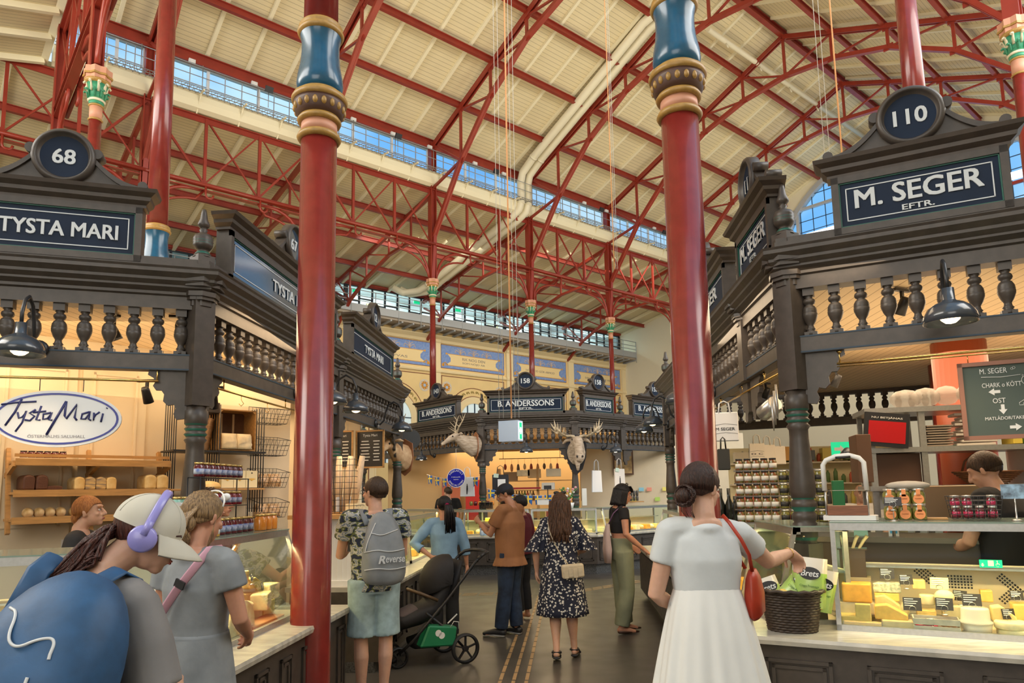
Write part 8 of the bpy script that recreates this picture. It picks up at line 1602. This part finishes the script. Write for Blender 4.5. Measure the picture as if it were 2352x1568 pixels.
P = person('person in light blue shirt with black ponytail standing behind the pushchair', (-1.44, 8.05, 0), R(14), 1.63, dict(l_elb=(-.36, -.06, 1.17), l_wr=(-.17, -.15, 1.03), r_elb=(.25, -.02, 1.12), r_wr=(.27, .0, .90)), 'f', 2, (14, 0, 0), .008, hands=(.4, .7), handdir={'l': ((.7, -.1, -.7), (0, 1, .2))})
BS = cloth('blue_chambray', (.20, .34, .48), .18); top(P, BS, 1.45, .84, .030, sl_ease=.024); trousers(P, DRK, .95); shoes(P, BLACK); a = MB(); ringloft(a, [(V3(0, 0, .83), .185, .142), (V3(0, 0, .90), .180, .14)], (1, 0, 0), 24); a.build('undershirt', cloth('cream_cotton', (.55, .53, .44)), P['t'])
a = MB(); scalp(a, P['HM'], s=1.03); cap_strands(a, P['HM'], 50, seed=12)
def fn(f, rnd): w = rnd.uniform(-1, 1); v = rnd.uniform(-1, 1); return [(.02*w, -.10, .03), (.035*w+.01, -.15+.02*v, .0), (.05*w+.02, -.16+.03*v, -.09), (.055*w+.03, -.14+.03*v, -.18), (.06*w+.03, -.13+.03*v, -.27-.06*rnd.random())]
strands(a, P['HM'], 60, fn, .012, seed=13); a.build('ponytail_hair', H_BLACK, P['t']); MB(P['HM']).lathe([(.026, -.006), (.026, .006)], (0, -.125, .015), 12, ax=(0, -1, -.2)).build('hair_tie', mat('magenta_clip', (.45, .01, .10), .35), P['t'])
P = person('person in brown T-shirt, jeans and black cap looking down, seen from behind left', (-.72, 8.45, 0), R(66), 1.77, dict(l_elb=(-.22, .14, 1.14), l_wr=(-.12, .34, 1.28), r_elb=(.23, .12, 1.14), r_wr=(.06, .32, 1.22), head=(.0, .055, 1.60), l_ankle=(-.10, .08, .085), l_toe=(-.16, .24, .03)), 'm', 2, (28, -22, 0), .008, hands=(.9, .9), girth=1.0)
top(P, cloth('rust_cotton', (.33, .145, .06), .15), .62, .79, .046, sl_ease=.034, flare=.034); trousers(P, cloth('dark_denim', (.018, .035, .075), .4, scale=10), .97, .022, 'jeans'); shoes(P, BLACK, 'sneaker', mat('grey_sole', (.25, .25, .25), .6)); a = MB(); scalp(a, P['HM'], s=.99); a.build('short_hair', H_BLACK, P['t']); face_parts(P['t'], P['HM'], H_BLACK); a = MB(P['HM']); a.ell((0, .045, -.075), (.05, .045, .032), 12); a.build('beard', hairmat('beard_dark', (.05, .03, .02), (.02, .012, .01)), P['t'])
a = MB(P['HM']); n, h = 24, 9; vs = []
for i in range(h+1):
    th = math.pi*.5*i/h
    for k in range(n): w = 2*math.pi*k/n; vs.append((.086*math.sin(th)*math.cos(w), -.012+.106*math.sin(th)*math.sin(w), .034+.088*math.cos(th)))
a.add(vs, [(i*n+k, i*n+(k+1) % n, (i+1)*n+(k+1) % n, (i+1)*n+k) for i in range(h) for k in range(n)], 0, True); a.prism([(.075*math.cos(w), .05+.12*math.sin(w)) for w in [math.pi*q/10 for q in range(11)]], .028, .034, 0, 'xy'); a.build('cap', mat('navy_cap', (.010, .013, .025), .7), P['t'])
FLO = mat('navy_floral', (.01, .014, .035), .8); n_, l_ = FLO.node_tree.nodes, FLO.node_tree.links; tx = n_.new('ShaderNodeTexCoord'); vo = n_.new('ShaderNodeTexVoronoi'); vo.inputs['Scale'].default_value = 34; no_ = n_.new('ShaderNodeTexNoise'); no_.inputs['Scale'].default_value = 60; mx_ = n_.new('ShaderNodeVectorMath'); mx_.operation = 'MULTIPLY_ADD'; mx_.inputs[1].default_value = (.02, .02, .02); l_.new(tx.outputs['Object'], no_.inputs['Vector']); l_.new(no_.outputs['Color'], mx_.inputs[0]); l_.new(tx.outputs['Object'], mx_.inputs[2]); l_.new(mx_.outputs[0], vo.inputs['Vector']); rp_ = n_.new('ShaderNodeValToRGB'); rp_.color_ramp.interpolation = 'CONSTANT'; rp_.color_ramp.elements[0].color = (.68, .66, .60, 1); rp_.color_ramp.elements[1].position = .36; rp_.color_ramp.elements[1].color = (.010, .013, .032, 1); l_.new(vo.outputs['Distance'], rp_.inputs['Fac']); l_.new(rp_.outputs['Color'], n_['Principled BSDF'].inputs['Base Color'])
P = person('person with long brown hair in a navy dress with white flowers, walking away', (-.10, 7.32, 0), R(-3), 1.64, dict(r_knee=(.09, .06, .50), r_ankle=(.11, .06, .10), r_toe=(.13, .20, .035), l_knee=(-.08, .02, .50), l_ankle=(-.06, -.20, .13), l_toe=(-.07, -.07, .035), l_elb=(-.27, -.02, 1.13), l_wr=(-.27, .04, .90), r_elb=(.26, .05, 1.14), r_wr=(.18, .25, 1.08)), 'f', 0, (0, -6, 0), .008, girth=1.12)
top(P, FLO, .0, .9, .035, 'dress_top', .010); skirt(P, FLO, 1.16, .46, .155, .27, 11, .05, 'dress_skirt', .85, lean=(0, 0))
for s in 'rl':
    S_, E_ = P['j'][s+'_sh'], P['j'][s+'_elb']; a = MB(); N = 8; pts = [(S_.lerp(E_, -.1+1.15*k/N), .062+.058*(k/N)**1.1) for k in range(N+1)]; vs = []
    nn = 40
    for i, (c, r) in enumerate(pts):
        for k in range(nn): w = 2*math.pi*k/nn; f = 1+.12*(i/N)*math.sin(w*7); vs.append(c+V3(r*math.cos(w)*f, r*math.sin(w)*f, 0))
    a.add(vs, [(i*nn+k, i*nn+(k+1) % nn, (i+1)*nn+(k+1) % nn, (i+1)*nn+k) for i in range(N) for k in range(nn)], 0, True); a.build('flared_sleeve', FLO, P['t'])
shoes(P, BLACK, 'sandal', name='sandal'); a = MB(); scalp(a, P['HM'], s=1.06); cap_strands(a, P['HM'], 60, seed=14, lift=1.06)
def fn(f, rnd):
    w = -math.pi*(.0+1.0*f); c_, s_ = math.cos(w), math.sin(w); L = .36+.10*rnd.random(); ph = rnd.uniform(0, 6); pts = []
    for k in range(9): q = k/8; r = .085+.035*q+.012*math.sin(q*9+ph); pts.append((r*1.12*c_, -.02+(r+.01)*s_*.95-.01*q, .04-L*q))
    return pts
strands(a, P['HM'], 120, fn, .011, seed=15); a.build('long_hair', H_MID, P['t']); a = MB(P['HM']);
for s in (-1, 1): a.ell((s*.038, .03, .135), (.034, .02, .018), 10)
a.build('sunglasses', BLACK, P['t'])
t = thing('shoulder_bag', 'small cream woven bag on the hip of the flower-dress person', 'bag'); t.location = PW(P, (.13, -.22, .93))[0]; t.rotation_euler = (0, R(-4), R(6)); CRM = mat('cream_leather', (.62, .52, .36), .5, var=.1, scale=20); o = MB().box((0, 0, 0), (.22, .075, .135)).build('bag_body', CRM, t); b = o.modifiers.new('b', 'BEVEL'); b.width = .02; b.segments = 3
a = MB()
for k in range(4): a.box((-.07+.047*k, -.039, .012*(k % 2)-.006), (.04, .006, .05)); a.box((-.07+.047*k, -.039, -.045+.012*(k % 2)), (.04, .006, .035))
a.build('woven_panels', CRM, t); strap(PW(P, (.08, -.20, 1.0), (.0, -.175, 1.10), (-.06, -.165, 1.22), (-.11, -.135, 1.34), (-.13, -.06, 1.45), (-.12, .03, 1.46), (-.05, .13, 1.38)), t, .012, CRM, 'bag_strap', .004)
P = person('person in black cropped top and olive trousers at the right-hand case', (.60, 8.62, 0), R(-72), 1.74, dict(r_elb=(.22, -.02, 1.14), r_wr=(.20, .20, .96), l_elb=(-.22, .0, 1.13), l_wr=(-.2, .2, .98), head=(0, .05, 1.60), r_ankle=(.08, -.06, .085), r_toe=(.10, .09, .03), l_ankle=(-.09, .06, .085), l_toe=(-.10, .2, .03)), 'f', 1, (-4, -14, 0), .008, hands=(.25, .4), handdir={'r': ((.1, .75, -.6), (.2, .5, .8))})
top(P, mat('black_ribbed', (.010, .009, .011), .8), .40, .9, .012, 'crop_top', crop=.25, sl_ease=.014); OL = cloth('olive_cotton', (.22, .235, .15), .15); trousers(P, OL, .97, .022, flare=.022, top_z=1.09); shoes(P, mat('bronze_leather', (.09, .045, .03), .3, metal=.3), 'flat'); face_parts(P['t'], P['HM'], H_BLACK)
a = MB(); scalp(a, P['HM'], s=1.05)
def fn(f, rnd):
    w = -math.pi*(-.12+1.24*f); c_, s_ = math.cos(w), math.sin(w); L = .19+.02*rnd.random(); return [((.09+.012*q)*c_, -.015+(.105+.008*q)*s_, .05-L*q) for q in [k/5 for k in range(6)]]
strands(a, P['HM'], 90, fn, .010, seed=16)
def fn(f, rnd): x = -.05+.1*f; return [(x, .06, .11), (x*1.1, .095, .075), (x*1.15, .100, .042)]
strands(a, P['HM'], 22, fn, .006, seed=17); a.build('bob_hair', H_BLACK, P['t']); a = MB(P['HM']); a.tube([(-.08, .0, .09), (-.05, .02, .125), (0, .02, .14), (.05, .02, .125), (.08, 0, .09)], .006, 6); a.build('hairband', BLACK, P['t'])
t = thing('cloth_bag', 'pale pink cloth bag hanging down the back of the olive-trousers person', 'bag'); t.location = PW(P, (.0, -.17, 1.06))[0]; t.rotation_euler = (0, 0, R(-72)); a = MB(); ringloft(a, [((0, 0, -.26), .07, .03), ((0, 0, -.1), .09, .045), ((0, 0, .08), .06, .035), ((.02, .01, .2), .025, .02)], (1, 0, 0), 16, fold=lambda k, f: 1+.12*math.sin(k*31)); a.build('bag_body', cloth('pale_pink_cloth', (.55, .42, .40)), t); strap(PW(P, (.02, -.16, 1.24), (.08, -.11, 1.38), (.12, -.03, 1.46), (.10, .06, 1.44)), t, .014, mat('mauve_strap', (.35, .18, .36), .7), 'strap', .005)
P = person('person in pale T-shirt and long white skirt reaching to the wicker basket', (.655, 3.58, 0), R(2), 1.80, dict(r_sh=(.165, .02, 1.39), r_elb=(.36, .22, 1.235), r_wr=(.53, .40, 1.26), l_elb=(-.235, .0, 1.11), l_wr=(-.10, .20, 1.02), head=(.01, .03, 1.60)), 'f', 0, (-48, -10, 0), .006, hands=(.7, .6), handdir={'r': ((.55, .45, -.5), (.3, .4, .8))}, girth=1.06)
WT = cloth('pale_grey_tee', (.60, .63, .64), .06, bump=.3, scale=8); top(P, WT, .52, 1.08, .016, vox=.009, sl_ease=.018); WS = cloth('white_cotton', (.74, .74, .71), .04, bump=.15, scale=5); skirt(P, WS, 1.15, .10, .146, .36, 19, .085, 'long_skirt', .84, 160); shoes(P, PAPER, 'flat')
a = MB(); scalp(a, P['HM'], s=1.03); cap_strands(a, P['HM'], 110, seed=18, r=.0045, lift=1.02); bc = P['HM'] @ Vector((0, -.125, -.055)); a.ell(tuple(bc), (.045, .036, .042), 16)
def fn(f, rnd): w = 6.28*f; r = .040+.01*rnd.random(); return [(r*math.cos(w+q), -.13+.018*math.sin(q*3+w), -.055+r*math.sin(w+q)) for q in [k*.35 for k in range(6)]]
strands(a, P['HM'], 34, fn, .007, seed=19)
def fn(f, rnd): return [(-.03+.06*f, -.10, -.07), (-.03+.07*f, -.11, -.12), (-.02+.06*f+.01*rnd.random(), -.09, -.15)]
strands(a, P['HM'], 10, fn, .0025, seed=20); a.build('bun_hair', H_BROWN, P['t']); face_parts(P['t'], P['HM'], H_BROWN); a = MB(); w0, w1 = P['j']['r_elb'], P['j']['r_wr']; c = w0.lerp(w1, .93); dx = (w1-w0).normalized(); X_, Y_, _ = fr3(dx); a.tube([c+X_*.028*math.cos(k*.5236)+Y_*.028*math.sin(k*.5236) for k in range(12)], .0025, 5, closed=True); a.build('bracelet', BRASS, P['t'])
RDL = mat('red_leather', (.40, .035, .012), .4, var=.15, scale=12, bump=.1); t = thing('shoulder_bag', 'small red leather shoulder bag under the arm of the white-skirt person', 'bag'); t.location = PW(P, (.215, -.02, 1.13))[0]; t.rotation_euler = (0, R(-6), R(60)); a = MB(); ringloft(a, [((0, 0, -.135), .05, .015), ((0, 0, -.11), .085, .035), ((0, 0, -.02), .08, .04), ((0, 0, .06), .06, .03), ((0, 0, .10), .035, .015)], (1, 0, 0), 20, fold=lambda k, f: 1+.04*math.sin(k*38)); a.build('bag_body', RDL, t)
strap(PW(P, (.20, -.06, 1.22), (.175, -.115, 1.30), (.14, -.125, 1.37), (.10, -.09, 1.445), (.09, -.02, 1.475), (.10, .06, 1.45), (.15, .12, 1.34), (.20, .05, 1.22)), t, .009, RDL, 'bag_strap', .004)
P = person('person in black shirt working with bowed head behind the big cheese case', (3.15, 5.38, 0), R(32), 1.93, dict(chest=(0, .03, 1.28), neck=(0, .06, 1.45), head=(0, .12, 1.575), r_sh=(.215, .03, 1.40), l_sh=(-.215, .03, 1.40), l_wr=(-.1, .34, 1.05), l_elb=(-.25, .12, 1.12), r_wr=(.1, .34, 1.05), r_elb=(.25, .12, 1.12)), 'm', 0, (14, -26, 0), .009, girth=1.14)
top(P, mat('black_cotton', (.006, .006, .007), .85), .7, .85, .03); trousers(P, DRK, .9); a = MB(); scalp(a, P['HM'], s=1.01); cap_strands(a, P['HM'], 60, seed=21, r=.004, lift=1.0); a.build('short_hair', H_SHORT, P['t'])
P = person('distant person in black shirt inside the far stall, below the round blue sign', (-2.75, 15.9, 0), R(25), 1.80, None, 'm', 0, (25, -8, 0), .012); top(P, MAT['black_cotton'], .6, .9, .03); trousers(P, DRK, .9); a = MB(); scalp(a, P['HM'], s=1.02); a.build('short_hair', H_SHORT, P['t'])
P = person('distant balding person in white T-shirt seen through the cheese wire cutter', (3.74, 9.42, 0), R(170), 1.68, None, 'm', 0, (0, 0, 0), .012); top(P, PAPER, .6, .9, .03); trousers(P, DRK, .9); face_parts(P['t'], P['HM'], H_SHORT)
P = person('person in maroon top almost hidden behind the brown T-shirt', (-.66, 9.5, 0), R(60), 1.62, dict(l_wr=(-.1, .3, 1.2)), 'f', 2, (30, -5, 0), .012); top(P, cloth('maroon_knit', (.12, .008, .018)), 1.2, .9, .03); trousers(P, DRK, .9); a = MB(); scalp(a, P['HM'], s=1.03); a.build('hair', H_BLACK, P['t'])
SC_ = Vector((-1.47, 7.2, 0)); t = thing('pushchair', 'black pushchair with raised hood standing in the aisle', 'pushchair', SC_, R(32)); PF = mat('black_pushchair_fabric', (.012, .011, .013), .7, var=.3, scale=8, bump=.2); PT = mat('taupe_liner', (.10, .075, .075), .8); TYRE = mat('black_tyre', (.012, .012, .013), .6); ALU = mat('dark_alu_frame', (.03, .03, .033), .35, metal=.5)
def wheel(x, y, r, w=.045, sp=5):
    a = MB(); a.lathe([(r*.86, -w/2), (r, -w*.35), (r, w*.35), (r*.86, w/2), (r*.80, w*.3), (r*.80, -w*.3), (r*.86, -w/2)], (x, y, r), 36, ax=(0, 1, 0), cap=False); o = a.build('wheel', TYRE, t); a = MB()
    for k in range(sp): q = 2*math.pi*k/sp+.3; a.bar((x, y, r), (x+r*.82*math.cos(q), y, r+r*.82*math.sin(q)), w*.35, r*.16, 0, (0, 1, 0))
    a.lathe([(r*.2, -w*.45), (r*.2, w*.45)], (x, y, r), 16, ax=(0, 1, 0)); a.build('spokes', ALU, o)
for y in (-.28, .28): wheel(.30, y, .145)
for y in (-.12, .10): wheel(-.34, y, .10, .04, 6)
for y in (-.25, .25): a = MB(); a.tube([(.30, y, .145), (.16, y, .30), (-.10, y, .52)], .013, 8); a.tube([(-.34, y*.4, .12), (-.24, y, .26), (.12, y, .62), (.44, y, .98), (.50, y, 1.03)], .015, 8); a.build('frame_tube', ALU, t)
a = MB(); a.tube([(.46, -.25, 1.00), (.53, -.24, 1.045), (.60, -.18, 1.06), (.62, 0, 1.065), (.60, .18, 1.06), (.53, .24, 1.045), (.46, .25, 1.00)], .018, 10); a.build('handlebar', BLACK, t)
a = MB(); ringloft(a, [((-.36, 0, .36), .11, .05), ((-.30, 0, .42), .17, .08), ((-.12, 0, .47), .19, .10), ((.04, 0, .53), .19, .10), ((.13, 0, .70), .18, .09), ((.22, 0, .88), .15, .07)], (0, 1, 0), 24); remesh(a.build('seat', PF, t), .012, 2); a = MB(); ringloft(a, [((-.36, 0, .42), .10, .03), ((-.28, 0, .485), .14, .04), ((-.14, 0, .535), .14, .04)], (0, 1, 0), 20); a.build('seat_cushion', PT, t)
a = MB(); N, n = 10, 20; vs = []
for i in range(N+1):
    q = R(-8+118*i/N)
    for k in range(n+1): w = math.pi*k/n; rr = .275; x = .16+(-rr*math.sin(q)*.98)*math.sin(w)**.6*1.0+.10*math.cos(q)*0; zz = .76+rr*math.cos(q)*math.sin(w)**.6*1.05; vs.append((x+.04, .20*math.cos(w)*(1+.03*math.sin(i*3)), zz))
a.add(vs+[(x*.97+.003, y*.95, z*.985+.008) for x, y, z in vs], [(i*(n+1)+k, i*(n+1)+k+1, (i+1)*(n+1)+k+1, (i+1)*(n+1)+k) for i in range(N) for k in range(n)]+[((N+1)*(n+1)+i*(n+1)+k, (N+1)*(n+1)+(i+1)*(n+1)+k, (N+1)*(n+1)+(i+1)*(n+1)+k+1, (N+1)*(n+1)+i*(n+1)+k+1) for i in range(N) for k in range(n)], 0, True); a.build('hood', PF, t)
a = MB(); ringloft(a, [((.20, 0, .64), .18, .05), ((.28, 0, .84), .17, .05), ((.34, 0, .98), .12, .03)], (0, 1, 0), 20); a.build('back_panel', PF, t); a = MB(); a.tube([(.04, -.2, .62), (-.14, -.2, .70), (-.2, 0, .72), (-.14, .2, .70), (.04, .2, .62)], .016, 8); a.build('bumper_bar', mat('brown_grip', (.10, .06, .03), .5), t)
a = MB(); ringloft(a, [((-.16, 0, .20), .17, .05), ((.05, 0, .22), .20, .08), ((.24, 0, .26), .18, .08)], (0, 1, 0), 20); a.build('shopping_basket', PF, t)
a = MB(); a.box((.17, -.263, .44), (.012, .004, .13), rot=Matrix.Rotation(.9, 3, 'Y')); a.build('white_label_strip', PAPER, t)
t2 = thing('carrier_bag', 'green carrier bag with white round logo lying in the pushchair basket', 'bag', t.matrix_world.translation, R(32)); t2.location = SC_+(Matrix.Rotation(R(32), 3, 'Z') @ Vector((.02, -.16, .20))); o = MB().prism([(-.19, .0), (.17, -.02), (.20, .16), (-.10, .20)], -.12, .02, 0).build('bag_body', mat('bottle_green_bag', (.01, .19, .08), .45), t2); b = o.modifiers.new('b', 'BEVEL'); b.width = .015
a = MB(); a.lathe([(.032, 0), (.032, .002)], (-.005, -.123, .12), 16, ax=(0, 1, 0)); a.lathe([(.032, 0), (.032, .002)], (.03, -.123, .095), 16, ax=(0, 1, 0)); a.tube([(.12, -.12, .16), (.15, -.14, .22), (.20, -.14, .21), (.21, -.12, .14)], .004, 6); a.build('logo_and_handle', WHITE, t2)
HK = [mat('hanging_%d' % i, c, .6) for i, c in enumerate([(.32, .06, .03), (.50, .24, .10), (.12, .09, .06), (.55, .42, .25)])]
for i in range(9):
    a = MB(); h = .16+.05*(i % 3); a.ell((0, 0, -h/2), (.04, .035, h/2), 8); a.tube([(0, 0, 0), (0, 0, .12)], .003, 4); o = a.build('hanging_sausage', HK[i % 4]); o.location = (-1.55+.16*i, 17.2, 2.35); tag(o, 'sausage hanging on a string inside the far stall, %s from the left' % ORD[i], 'sausage', 'hanging sausages')
a = MB(); a.tube([(-1.7, 17.2, 2.47), (-.1, 17.2, 2.47)], .01, 6); a.tube([(-1.6, 17.2, 2.47), (-1.6, 17.2, 3.08)], .006, 5); a.tube([(-.2, 17.2, 2.47), (-.2, 17.2, 3.08)], .006, 5); tag(a.build('meat_rail', BLACK), 'black rail carrying the hanging sausages', 'rail')
for i in range(10): box_item(Matrix.Identity(4), -1.75+.155*i, 17.4, 1.02+.0*(i % 2), .12, .2, .16+.07*(i*3 % 4)/3, PKT[(i*2) % 7], 'packet on the low back counter of the far stall, %s from the left' % ORD[i], 'packet', 'packet', .1*(i % 3-1), 'packets on the back counter')
box_item(Matrix.Identity(4), -1.05, 17.4, 0, 1.8, .4, 1.02, WOOD, 'brown back counter inside the far stall', 'back_counter', 'counter')
t = thing('kitchen_scale', 'white weighing scale on the far stall case right of the black cap', 'scale'); place(t, MFS, 1.55, .3, 1.385); MB().box((0, 0, .05), (.24, .2, .1)).build('housing', WHITE, t); MB().box((0, 0, .115), (.22, .2, .015)).build('pan', STEEL, t); MB().bar((.1, .05, .1), (.1, .05, .33), .02, .02).box((.1, .04, .36), (.16, .03, .08)).build('display_post', BLACK, t)
for i in range(6): a = MB(); a.lathe([(.035, 0), (.04, .05), (.03, .09)], n=10); o = a.build('glass_jar', (OLIVE, JAM, AMBER)[i % 3]); place(o, MFS, .02+.09*i, .35, 1.39); tag(o, 'small jar on the left far case, %s from the left' % ORD[i], 'jar', 'jars on the far case')
for i in range(7): box_item(WP, .15+.3*i, .05, 2.04, .2, .18, .14+.03*(i % 3), PKT[(i+3) % 7], 'carton on the top board of the bright far shelving, %s' % ORD[i], 'carton', 'carton', 0, 'cartons on the far shelving')
t = thing('socket_panel', 'pale wall socket with plug and cable on the bakery back wall', 'socket'); place(t, BWM, -.80*f_, .31, 1.28); MB().box((0, 0, 0), (.12, .03, .12)).build('plate', PAPER, t); MB().box((0, -.03, -.05), (.05, .05, .06)).tube([(0, -.03, -.08), (.05, -.03, -.2), (.12, -.03, -.35)], .006, 5).build('plug', BLACK, t)
bpy.context.view_layer.update()
